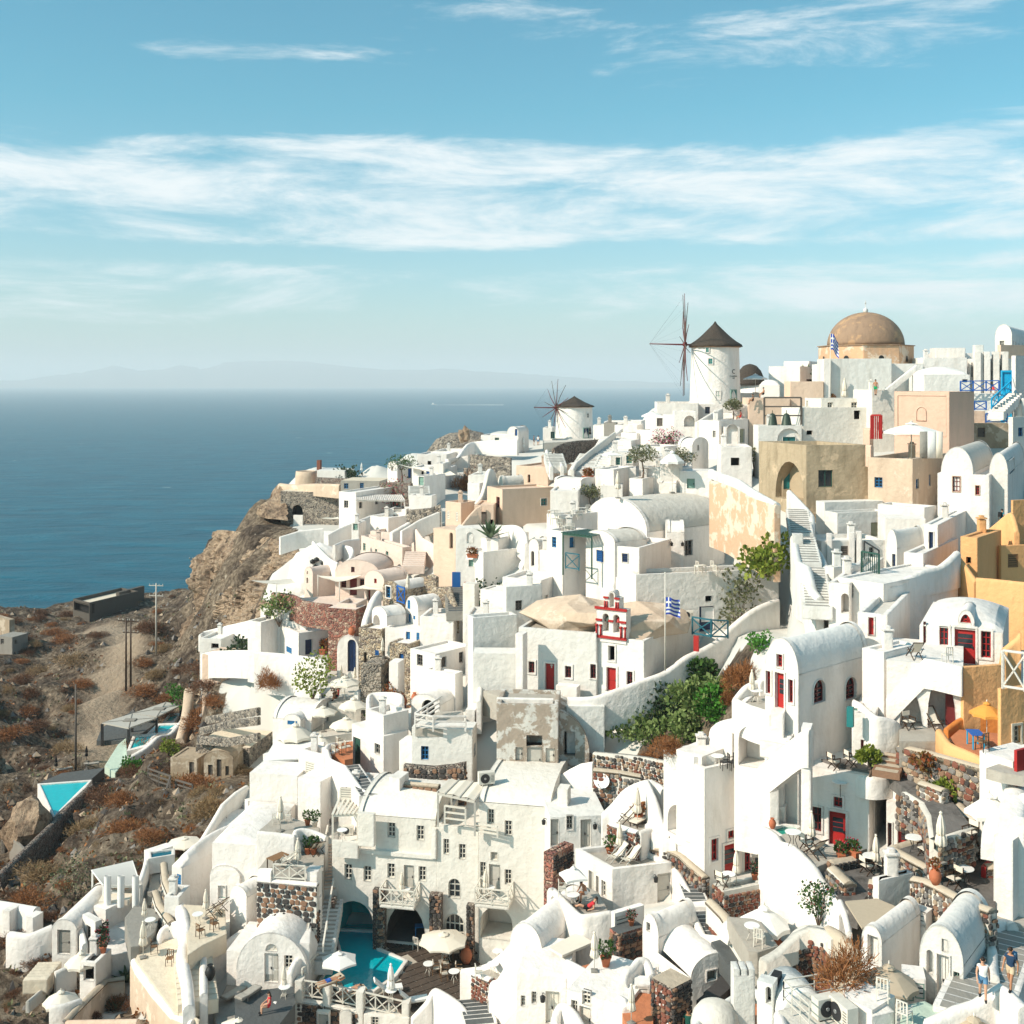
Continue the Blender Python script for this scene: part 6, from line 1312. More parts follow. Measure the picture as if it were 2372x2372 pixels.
house('white round cornered house with louvred window',300,(490,1130),600,88,1560,55,par=.5,ops=[('L','s',345,1172,412,1322,'woodwhite'),('L','o',436,1430,462,1535)])
wall('white curved parapet of the louvred house terrace',[(312,1100,90),(330,1070,91),(400,1040,92),(490,1025,92)],drop=1.4,sm=True)
house('white house with terracotta terrace and green door',692,(930,985),1110,89,1260,42,par=0,ops=[('L','d',702,995,756,1205,'green'),('L','w',862,1040,902,1116,'greystone')])
house('white tower house with plunge pool terrace',795,(930,832),1115,89.4,1000,42,par=.45)
wall('white scalloped wall behind the plunge pool',[(820,780,93),(820,680,95),(880,655,95.5),(1050,665,94.5),(1060,740,92)],drop=2.4,sm=True)
wall('white wall sweeping from the terracotta terrace to the stairs',[(500,1060,89),(530,1150,87),(640,1200,85),(760,1370,82),(805,1395,81)],drop=3.5,t=.4)
wall('terracotta rimmed curved wall of the orange chairs',[(500,1075,88.5),(520,1040,90),(600,1025,91.5),(690,1015,92.5)],drop=1.6,sm=True)
terrace([(520,1110,88.5),(640,1160),(700,1150),(700,1020),(560,1040)],89,drop=2,mat='terra')
stairs('white stairs with dark treads below the green door',(825,1420,80.5),(680,1200,87.5),1.5,10,'white','slate')
house('white low vault with dark arched door behind the slatted deck',1135,(1340,760),1525,92.5,860,66,par=0,roof='vaultR',rise=78,ops=[('L','oa',1214,712,1310,832)])
house('white sloping roofed house below the forecourt',1230,(1465,520),1520,95,680,60,par=.1)
house('grey white round tower wall below the slatted deck',1140,(1592,935),1625,85.5,1275,82,mat='pale',par=0);block('white house corner beside the peeling wall',1540,(1610,790),'m2',89,900,80,mat='white')
terrace([(1165,925,86),(1540,935),(1520,790),(1330,800)],86,drop=.6,mat='paving')
wall('white curved stair wall by the forecourt',[(1590,490,95),(1620,540,93),(1650,620,91),(1640,720,89)],drop=2.6,sm=True)
block('white stepped wall with chimney by the ivy',1045,(1145,1030),'m1.5',86.5,1200,70)
stonewall('dark lava stone wall above the hotel roof',[(1085,1190,84),(1300,1210,83.5),(1450,1195,83.3),(1540,1175,83)],drop=3.2,size=.42,kind='dark',mortar='rubble_dark',cope=None,maxn=150);stonewall('lower dark lava stone wall behind the hotel roof',[(1040,1325,82),(1345,1350,81)],drop=3.2,size=.42,kind='dark',mortar='rubble_dark',maxn=120)
block('white chimney block beside the lava stone walls',970,(1050,1300),'m1.5',81,1450,70,name='chimney',cat='chimney')
tile(1200,1500)
house('abandoned flat topped house with peeling plaster and plank door',-160,(300,430),'m4',81.8,940,85,mat='peel',par=.25,name='ruined_house',rmat='paving',ops=[('L','o',62,655,178,738),('L','d',66,742,178,925,'woodgrey'),('L','d',-20,742,34,842,'woodgrey'),('L','d',206,750,272,856,'woodwhite')],ext=2)
house('rounded shoulder of the abandoned house with a black window',-60,(532,790),'m5',82.7,940,85,mat='peel',roof='vaultR',rise=325,lip=.02,name='ruined_house',ops=[('L','o',345,628,425,806)],ext=2)
terrace([(-260,320,90),(270,300),(590,350),(370,400),(0,410)],90,drop=2,mat='paving');block('white parapet strip above the peeling house',-160,(262,392),'m.5',83,415,86)
wall('long white wall sweeping up from the church to the navy door',[(368,368,84),(560,362,84),(720,310,84.5),(940,230,85.5),(1100,170,86.5),(1250,60,88),(1370,5,89),(1500,-70,90.5),(1620,-190,92),(1770,-300,93.5),(1935,-370,95)],drop=(pt(600,620,84).z,),t=.55,sm=True)
block('white low wall block below the church steps',362,(645,440),'m1.2',83.4,610,88,mat='aged')
# ---------------------------------------------------------------- pool hotel and the lower left terraces
tile(600,1772)
PZ=pt(700,1650,73).z
hl=house('cream pool hotel with arched pool grotto and small white windows',545,(1328,700),'m7',78,1335,79,mat='cream',par=0,name='hotel',cat='hotel',ext=2,ops=[('L','w',637,740,693,852,'woodwhite'),('L','w',780,755,836,867,'woodwhite'),('L','w',957,735,1012,842,'woodwhite'),('L','w',1190,757,1244,866,'woodwhite'),('L','d',1080,748,1153,918,'woodgrey'),
 ('L','na',570,1015,848,1318,'cream',dict(dep=3.6,rmi=1)),('L','na',952,1042,1240,1318,'cream',dict(dep=4.5,r=2.2,rmi=2))])
for o in KIDS[hl.root.name]:
    if o.name.startswith('wall'):[o.data.materials.append(MAT[q])for q in('poolwall','slate')]
house('upper storey of the pool hotel with vaulted roof',735,(1318,412),'m7.4',78.2,700,79,mat='cream',roof='vaultL',rise=130,name='hotel_storey',cat='hotel',ext=.2,ops=[('L','w',960,430,1016,540,'woodwhite'),('L','w',1175,452,1230,562,'woodwhite')])
block('cream pier left of the upper hotel windows',735,(858,368),'m.35',77.95,600,79,mat='cream',name='pier',ext=.1);block('cream pier right of the upper hotel windows',1285,(1320,480),'m.35',77.75,690,79,mat='cream',name='pier',ext=.1);block('cream band below the upper hotel windows',735,(1320,680),'m.35',77.85,702,79,mat='cream',name='band',ext=.05)
block('cream terrace parapet at the hotel corner',546,(738,582),'m.3',78.3,690,79,mat='cream',name='parapet',ext=.1)
hm=house('middle wing of the hotel with round headed windows',1325,(1640,470),'m7',77.4,1345,79,mat='cream',par=.5,name='hotel_wing',cat='hotel',ext=2,ops=[('L','w',1375,552,1416,665,'woodwhite'),('L','w',1490,590,1540,702,'woodwhite'),('L','wa',1412,848,1502,992,'woodgrey',dict(bars=(2,2))),('L','wa',1385,1112,1530,1315,'woodwhite',dict(bars=(4,2)))])
hr=house('right wing of the hotel with vaulted roof and loggia',1640,(2172,318),'m9',75.6,1420,78,mat='cream',roof='vaultL',rise=120,name='hotel_wing',cat='hotel',ext=3,ops=[('L','w',1706,330,1752,438,'woodwhite'),('L','w',1832,415,1886,528,'woodwhite'),('L','w',1727,650,1779,713,'woodwhite',dict(bars=(1,1),glass='paving')),('L','w',1648,724,1690,836,'woodwhite'),('L','w',1832,780,1882,892,'woodwhite'),('L','d',1715,742,1796,952,'woodgrey'),('L','na',1650,1062,1890,1300,'cream',dict(dep=2.4))])
def balcony(label,h,x0,x1,y,d=1.5,H=1.05):
    o,ex,n,L=h.L;a,b=onpl(x0,y,o,n),onpl(x1,y,o,n);b.z=a.z;c=(a+b)/2;root=thing('balcony',label,'balcony',c);m=M();q=[a,b,b+n*d,a+n*d];q=[a+n*d,b+n*d,b,a];m.hexa([p-UP*.22 for p in q],q);m.build('slab','cream',root)
    m=M();
    for s in(.15,.85):p=a.lerp(b,s);m.poly([p-UP*.22,p+n*d*.9-UP*.22,p-UP*.9])
    m.build('corbel','cream',root);R=railing('x',[a+n*.05,a+n*d,b+n*d,b+n*.05],H,'x','woodwhite',bay=.95,r=.04)
    for k in KIDS.pop(R.name):k.parent=root;k.location=OFF[R.name]-c
    bpy.data.objects.remove(R);return a,b,n,d
B1=balcony('white balcony with crossed rails above the dark hotel arch',hl,950,1200,965);B2=balcony('white balcony with crossed rails on the right hotel wing',hr,1650,1895,960)
for lb,x0,x1,yt,yb,D in(('dark stone pillar between the pool grotto and dark arch',848,935,938,1330,77.5),('dark stone pillar right of the dark arch',1270,1358,972,1325,77.2),('dark stone pillar left of the loggia',1546,1598,1052,1430,76.3)):
    h=block(lb,x0,(x1,yt),'m.5',D,yb,79,mat='rubble_dark',name='stone_pillar',cat='pillar',ext=.5);stoneface(h,'L',.34,'dark',60)
h=block('dark stone edge of the hotel beside the outer stairs',540,(562,1000),'m.5',77.6,1310,79,mat='rubble_dark',name='stone_pillar',cat='pillar')
pl=[(575,1225),(846,1240),(850,1335),(880,1372),(1085,1452),(1010,1560),(855,1672),(640,1660),(470,1590),(615,1385),(592,1300)]
pool('turquoise hotel pool running out of the arched grotto',pl,None,'pool_blue',.28,z=PZ+.16,sub=.12,drop=.6)
pat=[(440,1330),(560,1295),(950,1230),(1600,1300),(1610,1470),(1520,1720),(1330,1860),(1090,1830),(800,1760),(300,1650),(330,1480)]
terrace(pat,None,1.,'grout','pool_patio',z=PZ-.06);pq=[onz(x,y,PZ)for x,y in pat];wq=[onz(x,y,PZ)for x,y in pl]
def inside(p,Q):
    r=False
    for a,b in zip(Q,Q[1:]+Q[:1]):
        if(a.y>p.y)!=(b.y>p.y)and p.x<(b.x-a.x)*(p.y-a.y)/(b.y-a.y)+a.x:r=not r
    return r
tm=M();tm.hexa([Vector((x*.31,y*.31,-.05))for x,y in((-1,-1),(1,-1),(1,1),(-1,1))],[Vector((x*.30,y*.30,.02))for x,y in((-1,-1),(1,-1),(1,1),(-1,1))])
me=bpy.data.meshes.new('tile');me.from_pydata([tuple(v)for v in tm.v],[],tm.f);me.materials.append(MAT['tilecol'])
patio=[o for o in bpy.data.objects if o.name.startswith('pool_patio')][0];c0=onz(900,1500,PZ);nt=0
for i in range(-22,23):
    for j in range(-22,23):
        a=.62;p=c0+Vector(((i*math.cos(a)-j*math.sin(a))*.67,(i*math.sin(a)+j*math.cos(a))*.67,0))
        if inside(p,pq)and not inside(p,wq)and all((p-w).length>.62 for w in wq)and nt<300:
            o=bpy.data.objects.new('tile',me);COL.objects.link(o);o.parent=patio;o.location=p-UP*.02;o.rotation_euler=(rnd.uniform(-.006,.006),rnd.uniform(-.006,.006),a);nt+=1
stairs('outer hotel stairs, lower flight with hand rails',(418,1478,73.5),(508,1000,78.5),2.2,15,'aged','paving');stairs('outer hotel stairs, upper flight along the facade',(515,940,79),(522,590,84),1.3,15,'cream','peach')
railing('hand rail left of the outer hotel stairs',[pt(352,1350,73.5),pt(430,920,79),pt(512,500,85)],.5,'n','woodwhite',r=.05,bay=2.);railing('hand rail right of the outer hotel stairs',[pt(478,1400,73.3),pt(555,900,78.5)],.5,'n','woodwhite',r=.05,bay=2.)
z=PZ;fr=[(292,1660),(500,1690),(748,1745),(1090,1825)];FP=[pt(x,y,D)for(x,y),D in zip(fr,(71.2,71,70.6,70.2))]
for i,((x,y),P)in enumerate(zip(fr,FP)):block('white post of the pool railing, %s'%('at the stairs','second from the stairs','third from the stairs','at the right end')[i],x-26,(x+28,y-45),'m.75',(71.2,71,70.6,70.2)[i]-.3,y+140,84,mat='cream',name='rail_post',cat='post')
for i,(a,b)in enumerate(zip(FP,FP[1:])):railing('white crossed pool railing, %s panel'%('left','middle','right')[i],[a.lerp(b,.06)-UP*.55,a.lerp(b,.94)-UP*.55],1.05,'x','woodwhite',bay=.8,r=.04)
railing('white crossed railing beside the outer stairs foot',[pt(320,1640,71.5),pt(440,1520,74)],1.,'x','woodwhite',bay=.9)
stonewall('dark stone wall carrying the pool railing',[p-UP*.75 for p in FP[:3]],drop=3.6,size=.36,kind='dark',mortar='rubble_dark',maxn=260,cope='cream')
house('cream lower wall with recessed doors under the pool terrace',780,(1120,1890),'m3',69.8,2000,82,mat='cream',par=0,ops=[('L','w',835,1880,890,1960,'woodwhite')])
block('cream arched door surround in the dark stone wall',600,(690,1860),'m.5',70.2,1990,84,mat='cream',roof='vaultR',rise=30);block('cream door recess in the dark stone wall',428,(525,1845),'m.3',70.3,1990,84,mat='cream',ops=[('L','d',440,1860,515,1985,'woodgrey')])
wall('white curved wall right of the pool patio',[(1945,1235,68),(1880,1330,69),(1700,1480,70.5),(1510,1520,71.4)],drop=3.6,sm=True);wall('white high parapet beside the patio steps',[(1945,1440,63.5),(1870,1470,64.6),(1790,1590,66),(1735,1620,66.6),(1730,1760,66.6)],drop=5,sm=True);terrace([(1610,1560,69.5),(1840,1480),(1830,1600),(1640,1640)],69.5,drop=2,mat='paving')
stonewall('short red stone wall beside the patio steps',[(1608,1550,68.8),(1735,1600,67.6)],drop=2,size=.3,kind='red',mortar='lime',cope='white',maxn=60);stairs('white patio steps with dark treads',(1650,1920,64.8),(1590,1745,68.6),2,6,'white','slate');wall('white wall rising between patio and steps',[(1140,1880,68.6),(1250,1760,69),(1300,1670,69.2),(1370,1690,68.8),(1500,1780,67.4),(1560,1880,66),(1590,1990,64.8)],drop=5,sm=True)
# left of the outer stairs
terrace([(0,770,76),(100,640),(300,620),(490,660),(480,790),(110,850)],78,drop=2.4,mat='paving')
wall('white parapet of the lounge terrace left of the outer stairs',[(5,770,76),(105,770,75.6)],drop=1.2,t=.5);block('white railing post at the lounge terrace',345,(435,800),'m1',75.4,900,82);railing('white crossed railing of the lounge terrace',[pt(108,850,75.5),pt(345,865,75.4)],1.,'x','woodwhite',bay=1.)
stonewall('dark lava stone wall below the lounge terrace railing',[(-5,850,75.8),(440,890,75)],drop=3.9,size=.44,kind='dark',mortar='lime',maxn=280,cope='white');house('white wall with pebble holes below the lava stone wall',-5,(440,1015),'m1',75.2,1250,84,par=0)
for x,y in((190,1048),(185,1110),(345,1080),(75,1105),(240,1050),(120,1120),(270,1070),(60,1060)):p=pt(x,y,74.9);m=M();m.lathe([(.01,-.1),(.1,0),(.01,.1)],7,p);tag(m.build('hole_shade_bead','black'),'black bead painted as a shaded hole in the white wall below the lava stone wall','wall stone','black beads for holes in the white wall')  # black beads on the wall face, painted for the dark of its holes
terrace([(-60,1240,73.5),(330,1180),(390,1190),(380,1330),(-60,1330)],74,drop=2,mat='white')
house('white arched house with fanlight over grey double doors',-170,(362,1560),'m6',72,1640,84,roof='vaultR',rise=295,ops=[('L','d',40,1405,142,1622,'woodgrey',dict(leaves=2)),('L','wa',48,1335,136,1388,'woodwhite',dict(bars=(3,1))),('L','w',186,1420,250,1520,'woodwhite')],lip=.03)
wall('white curved wall at the foot of the outer stairs',[(225,1560,71),(260,1470,71.6),(330,1410,72.5),(360,1380,73)],drop=3,sm=True)
wall('white steep stair flank with plant pot at the bottom left',[(120,1760,69),(130,1850,68),(150,1950,67)],drop=1.5)
terrace([(-180,1700,70),(260,1650),(270,1780),(110,1990),(-180,1990)],70,drop=1,mat='slate')
block('white box on the terrace left of the outer stairs',302,(392,1105),'m1',74.8,1195,70);block('white cushion block on the white roof',145,(255,1235),'m1',73.6,1262,75)
pergola('white slatted pergola at the hotel corner terrace',[(550,378),(735,370),(830,255),(600,262)],80.5,7,2.6,w=.16)
pergola('cloth covered pergola on the middle hotel wing',[(1335,212),(1610,275),(1700,150),(1435,120)],77.6,6,2.3,'woodgrey',cloth='canvas')
railing('white rail of the middle wing terrace',[pt(1385,440,77.2),pt(1540,460,76.9)],1.25,'h','woodwhite',r=.06);railing('white rail of the right wing terrace',[pt(1610,515,76.2),pt(1778,545,75.7)],.75,'h','woodwhite',r=.06)
house('white stair house above the hotel pergola',600,(800,200),'m4',83,330,82,ops=[('L','s',604,172,735,258,'woodwhite')])
house('white house with plunge pool and louvred wall above the hotel',-70,(290,80),'m3',88,250,80,par=0)
house('white house front with small blue pots left of the hotel pergola',290,(460,125),600,85,480,65,par=0,ops=[('R','o',525,395,556,445)])
terrace([(0,490,80),(100,400),(220,380),(455,470),(440,520),(260,520)],82,drop=2,mat='paving');wall('white parapet of the wooden pot terrace',[(-10,490,80),(150,505,80),(268,520,80)],drop=3.5);wall('white curved wall with flower pots above the deck chairs',[(268,520,80),(275,485,80.6),(330,470,81),(420,490,81),(505,530,80.6)],drop=2.5,sm=True)
house('wide white flat roof left of the lounge terrace',-350,(-5,600),'m8',80,1000,82,par=0,roof='low',rise=40)
# far lower left
tile(0,1772)
hv=house('white house with twin vaults and green window',1282,(1358,770),1935,82,1060,62,par=0,roof='low',rise=125,ops=[('L','s',1320,815,1350,905,'sky_blue')]);house('white arched vault house with green window frames',1565,(1790,840),'m7',80,1080,80,roof='vaultR',rise=85,ops=[('L','w+',1630,900,1682,996,'mint',dict(tw=.06,bars=(1,1))),('L','w',1738,922,1800,965,'mint',dict(bars=(1,1)))])
house('white side vault behind the brown deck chairs',1715,(1840,990),2000,77.5,1170,60,roof='vaultR',rise=70)
wall('white stair parapet climbing along the rocky slope',[(1500,560,92),(1580,430,94),(1660,290,97),(1760,200,99),(1840,150,101)],drop=2.2,t=.5);terrace([(1540,560,91),(1690,330),(1830,330),(1815,530)],92,drop=2,mat='white')
house('white house with canvas terrace above the twin vaults',1825,(1850,270),2000,90,500,40,par=.2);house('white walled pool block above the pergola',1075,(1120,660),1290,88,900,46,par=0)
pool('small deep blue plunge pool on the white block',[(1125,650),(1280,630),(1278,665),(1130,690)],88,'pool_deep',.3)
wall('white buttress wall beside the blue plunge pool',[(1045,860,84),(1085,740,86),(1105,640,88.5)],drop=3);terrace([(1100,950,82),(1220,940),(1240,800),(1140,800)],84,drop=1,mat='paving');stonewall('low stone wall beside the blue plunge pool stairs',[(1220,730,86),(1235,860,84),(1290,990,81)],drop=1.6,size=.3,kind='grey',maxn=60)
pergola('white slatted pergola with curtains over a day bed',[(770,905),(1040,905),(985,735),(690,800)],84,24,2.5,'canvas_white',w=.16)
m=M();zp=pt(770,1060,83).z;dbp=onz(870,1020,zp);db=thing('day_bed','white day bed under the slatted pergola','day bed',dbp);m.box(dbp+UP*.25,2.2,1.6,.4,.1);m.build('mattress','cushion',db);m=M();m.box(dbp+UP*.5+Vector((-.5,.5,0)),.8,.35,.2,.1);m.build('pillow','cloth_white',db)
for i,x in enumerate((800,900,1010)):m=M();p=onz(x,1070,zp);m.rings([[p+Vector((.22*math.cos(a)*(1+.3*math.cos(a*5)),.15*math.sin(a),zq))for a in[2*PI*k/16 for k in range(16)]]for zq in(.1,1.2,2.4)],0,True,True,(False,False));tag(m.build('curtain','cloth_white'),'white curtain on the %s pergola post over the day bed'%('left','middle','right')[i],'curtain')
house('white long terrace house with red flower pots',715,(742,1440),1030,78,1640,26,par=0);house('white narrow wall block left of the flower pots',615,(712,1170),760,80,1450,50,par=0);block('white base under the day bed pergola',700,(790,1080),1110,82,1130,60)
terrace([(745,1430,78.2),(965,1380),(925,1130),(780,1150)],78.2,drop=1.5,mat='white');terrace([(930,1140,80),(1000,1050),(1200,1080),(1160,1240),(1040,1350),(975,1360)],79.6,drop=1.5,mat='greystone')
house('white vaulted hut with grey door on the brown slope',388,(570,1235),'m6',80,1440,84,roof='vaultR',rise=80,ops=[('L','d',426,1230,523,1412,'greystone')]);wall('white stair flank beside the grey door hut',[(570,1090,83),(600,1200,81),(635,1330,79)],drop=3)
stonewall('stone parapet left of the dark terrace cushions',[(1160,940,82),(1190,1040,80.5),(1280,1170,78)],drop=1.5,size=.28,kind='grey',maxn=70);house('pale green house side below the twin vaults',1225,(1335,990),'m2',79,1150,84,mat='pale')
wall('white sweeping wall between the two deck chair terraces',[(1335,1010,80),(1370,1100,77.5),(1390,1250,75),(1360,1390,73),(1395,1600,70.5),(1410,1790,68)],drop=4,t=.75,sm=True)
wall('white curved fin wall beside the lower deck chair',[(1180,1330,77),(1200,1230,77.6),(1260,1180,78),(1335,1160,78)],drop=2.2,sm=True)
terrace([(1010,1450,75),(1060,1330),(1340,1290),(1380,1500),(1330,1780),(1490,1900),(1300,1840)],75,drop=1.2,mat='sandy',name='paved_terrace')
wall('long retaining parapet along the bottom left terrace',[(1000,1440,75.5),(1030,1500,74.5),(1160,1680,71.5),(1300,1845,69),(1440,1900,68)],drop=.9,t=.45);wall('tan retaining wall under the bottom left terrace',[(995,1475,75.4),(1030,1540,74.4),(1160,1720,71.4),(1300,1880,68.9),(1450,1945,67.8)],drop=5.,t=.45,mat='tanned')
terrace([(1380,1120,77.5),(1370,1040),(1560,1050),(1680,1080),(1690,1260),(1520,1340),(1400,1420)],77.5,drop=1.2,mat='sandy',name='paved_terrace')
stairs('sand coloured stairs with rounded steps down to the gate',(1480,1770,69),(1440,1420,74),2.4,9,'sandy','sandy')
wall('white wall with stepped top right of the sand coloured stairs',[(1520,1700,69),(1515,1400,74),(1570,1370,74.6),(1690,1310,75.4),(1800,1230,76.5),(1860,1210,77)],drop=4.5,t=.5)
house('white house with small square window by the sun loungers',1690,(1910,1400),'m4',73,1640,82,par=0,ops=[('L','w+',1778,1438,1828,1492,'greystone',dict(tw=.06))]);terrace([(1590,1850,67.5),(1700,1620),(1940,1640),(2000,1990),(1640,1990)],70,drop=1,mat='greystone')
stonewall('tan coped bed wall around the dry garden',[(498,1900,70),(560,1830,72),(780,1610,77),(930,1585,77.5)],drop=2.,size=.3,kind='mix',mortar='tanned',maxn=20,t=.4);wall('tan bed wall along the bottom edge',[(495,1905,70),(1030,1895,69)],drop=3,mat='peach',t=.4)
for i,P in enumerate(([(-20,1010,88),(160,1040,86),(275,1060,85)],[(75,1240,82),(210,1260,81),(388,1190,82)])):wall('rough whitewashed ruin wall at the left edge, %s'%('upper','lower')[i],P,drop=2.6,t=.7,rock=.6)
for i,(x,y,D)in enumerate(((45,1090,85),(220,1140,83))):block('rough whitewashed pillar in the left ruin, %s'%('left','right')[i],x-25,(x+28,y),'m1',D,y+120,70,name='pillar',cat='pillar')
stairs('crumbling steps on the brown slope below the hut',(260,1600,76),(370,1470,79),1.6,6,'sandy','sandy');wall('white block wall beside the lower left parasol',[(410,1540,77),(500,1500,77.5),(560,1490,78)],drop=2);house('white kiosk under the lower left parasol',595,(715,1480),'m2',76,1720,80,ops=[('L','o',622,1500,700,1610)]);wall('low white wall at the bottom left parasol',[(375,1790,72),(480,1780,72),(600,1740,73)],drop=2.2);wall('long thin kerb wall on the brown slope',[(205,1760,74),(395,1600,78)],drop=.8,t=.25,mat='lime',rock=.8)
# ---------------------------------------------------------------- lower middle
tile(1200,1500)
stonewall('upper rubble retaining wall under the orange bushes',[(565,780,80),(800,800,79),(960,820,78),(1118,850,77)],drop=3.,size=.30,kind='mix',maxn=280,cope=None,rock=.6);stonewall('lower rubble wall behind the satellite dish',[(565,905,78),(760,925,77.5),(920,955,77)],drop=2.6,size=.34,kind='mix',maxn=150,rock=.4)
wall('white wall running up beside the abandoned house',[(300,960,80),(380,910,79.5),(470,865,79),(562,850,78.6)],drop=3.2);terrace([(0,1040,79),(300,1080),(660,1120),(580,1010),(300,950),(-100,950)],80,drop=1.5,mat='lime')
house('white service house with two grey doors behind the lounge terrace',240,(658,1250),'m5',73.5,1500,96,par=0,mat='pale',ops=[('L','d',243,1280,302,1480,'woodgrey'),('L','w+',362,1252,408,1356,'woodgrey',dict(tw=.06)),('L','d',466,1282,544,1492,'woodgrey',dict(leaves=2))]);block('white roof chimney beside the black bin',293,(370,1060),'m1',75,1150,75,mat='cream',name='chimney',cat='chimney')
wall('white arched parapet above the deck chair nook',[(625,1240,72),(700,1160,72),(800,1050,71.6),(960,985,71.2),(1040,1010,71),(1090,1050,70.5)],drop=6,t=.55,sm=True);wall('white curved flank right of the deck chair nook',[(960,985,71),(1030,1150,69),(1080,1320,68),(1110,1440,67)],drop=3,sm=True)
stonewall('red stone planter wall of the deck chair nook',[(692,1310,70),(900,1378,67.5)],drop=2.2,size=.27,kind='red',mortar='lime',maxn=110,cope='white');wall('white parapet right of the red stone planter',[(900,1370,67.5),(1015,1330,68.5)],drop=2.6);terrace([(700,1320,70.2),(900,1370),(1020,1330),(960,1270),(780,1280)],70.2,drop=1,mat='paving')
for i,(x,y)in enumerate(((1125,1455),(1070,1405),(1020,1350))):block('white step platform right of the red planter, %s'%('lowest','middle','highest')[i],x-75,(x+55,y),'m1.2',66.6+.6*i,y+60,60,name='step')
stonewall('curved dark stone wall with sand coping below the villa',[(885,1478,69),(1060,1498,67.6),(1200,1540,66.4),(1290,1620,65.2),(1400,1715,63.6)],drop=2.4,size=.30,kind='mix',mortar='rubble_dark',maxn=290,sm=True)
hb=house('white corner house with roof terrace and grey door',(425,1498),(705,1655),(1150,1602),65.5,1935,None,mat='white',par=.3,rmat='paving',ops=[('R','d',1040,1684,1140,1900,'woodgrey'),('L','d',527,1668,562,1880,'woodgrey'),('L','d',582,1705,600,1900,'woodgrey'),('L','w',622,1740,654,1860,'woodwhite')])
wall('white stair flank right of the corner house',[(1150,1600,67),(1190,1660,66),(1285,1830,63.5),(1290,1930,62.5)],drop=3.4,t=.4);stairs('white stairs with dark treads right of the corner house',(1350,1935,61.5),(1232,1655,67),1.35,11,'white','slate')
h=house('dark stone planter at the balcony corner',192,(262,1545),415,68,1700,50,mat='rubble_red',par=.25,rmat='slate',name='planter_wall',cat='stone planter');stoneface(h,'R',.28,'dark',30)
tile(1200,1772)
wall('white curved balcony parapet with a couple under a square parasol',[(240,925,65),(262,915,65.4),(330,985,63.4),(430,1085,61.6),(480,1112,61),(600,1100,61),(690,1085,61.2)],drop=4.2,sm=True,t=.4);terrace([(245,990,64.8),(470,1150),(690,1120),(600,950),(380,850)],64.4,drop=3,mat='paving')
h=house('dark red stone cube with lattice box on top',684,(748,1262),942,58.5,1550,30,mat='rubble_red',par=0,rmat='slate',name='stone_cube',cat='stone building');stoneface(h,'R',.34,'dark',60);stoneface(h,'L',.34,'dark',30)
block('white lattice box on the red stone cube',694,(722,1108),940,59.4,1262,30,ops=[('R','s',730,1120,842,1208,'cream',dict(mat2='cream'))])
house('small white barrel vault beside the stairs',928,(1048,1290),1335,57,1480,38,roof='vaultR',rise=150,ops=[('L','w',958,1175,984,1240,'greystone')])
house('large white barrel vault facing down to the black steps',(958,1335),(1290,1590),(1612,1520),54.5,1830,None,roof='vaultL',rise=150,ops=[('R','w+',1408,1530,1478,1605,'greystone',dict(tw=.06,bars=(3,1),glass='paving')),('L','w',1005,1470,1045,1560,'cream')])
h=house('red stone cube with cream roof and small windows',998,(1150,1668),1292,50.8,1990,40,mat='rubble_dark',par=0,rmat='coping',name='stone_cube',cat='stone building',ops=[('L','w+',1040,1688,1085,1780,'cream',dict(tw=.06)),('R','s',1190,1745,1240,1815,'cream')]);stoneface(h,'L',.27,'red',80);stoneface(h,'R',.27,'dark',80)
terrace([(470,1500,56.5),(700,1440),(800,1560),(770,1640),(690,1660)],56.5,drop=1,mat='terra');terrace([(730,1700,53.5),(1000,1690),(1010,1990),(820,1990)],53.5,drop=1,mat='terra')
wall('white scalloped bench wall on the terracotta patio',[(785,1620,53.6),(800,1530,54),(850,1500,54.3),(900,1440,54.8),(960,1450,54.8),(1000,1560,54)],drop=2,sm=True);block('white lattice bench box on the terracotta patio',868,(985,1640),'m.8',53.4,1745,84,ops=[('L','s',876,1650,978,1735,'cream',dict(mat2='cream'))]);wall('white rounded low wall on the terracotta patio',[(690,1640,55),(730,1610,55),(780,1640,54.3)],drop=1.2,sm=True)
house('white house with slanting parapet at the bottom middle',362,(805,1800),'m4',52,1990,62,par=0,ops=[('L','w',478,1688,538,1790,'woodwhite'),('L','w',396,1755,440,1880,'woodwhite'),('L','d',458,1805,540,1990,'woodwhite')])
wall('white slanting parapet at the bottom middle',[(362,1448,57.5),(480,1510,56.2),(680,1640,54),(700,1680,53.6),(790,1740,52.4),(812,1800,51.8)],drop=3.2,t=.45)
house('white vaulted house with half moon niche at the bottom middle',-60,(178,1390),560,60,1560,58,roof='vaultR',rise=175,ops=[('L','na',35,1385,118,1462,'greenpool',dict(dep=.5))]);house('white lower house with plank doors at the bottom middle',-10,(365,1590),'m4',57,1990,80,par=0,ops=[('L','w',100,1690,134,1780,'woodwhite'),('L','d',205,1690,308,1932,'woodwhite',dict(leaves=2)),('L','w',20,1720,50,1800,'woodwhite')])
wall('white rounded wall fin at the bottom edge',[(270,1900,53),(300,1800,53.5),(350,1775,53.5),(430,1850,52.5),(480,1940,51.5)],drop=2.5,sm=True)
slab('cream cloth pergola roof at the bottom middle',[(230,1360,59.5),(330,1420),(560,1320),(440,1250)],59.5,.12,'canvas')
stairs('white stairs with dark treads, lower flight by the villa',(1470,1265,57.5),(1360,1090,60.5),1.5,6,'white','slate');terrace([(1290,1060,61),(1440,1060),(1400,1010),(1290,1020)],61,drop=2,mat='white');wall('white flank of the lower stair flight',[(1290,1070,60.4),(1380,1260,57.2),(1540,1280,56.5)],drop=2.6)
terrace([(1440,1320,56),(1550,1290),(1700,1520),(1600,1530)],56,drop=1,mat='slate')
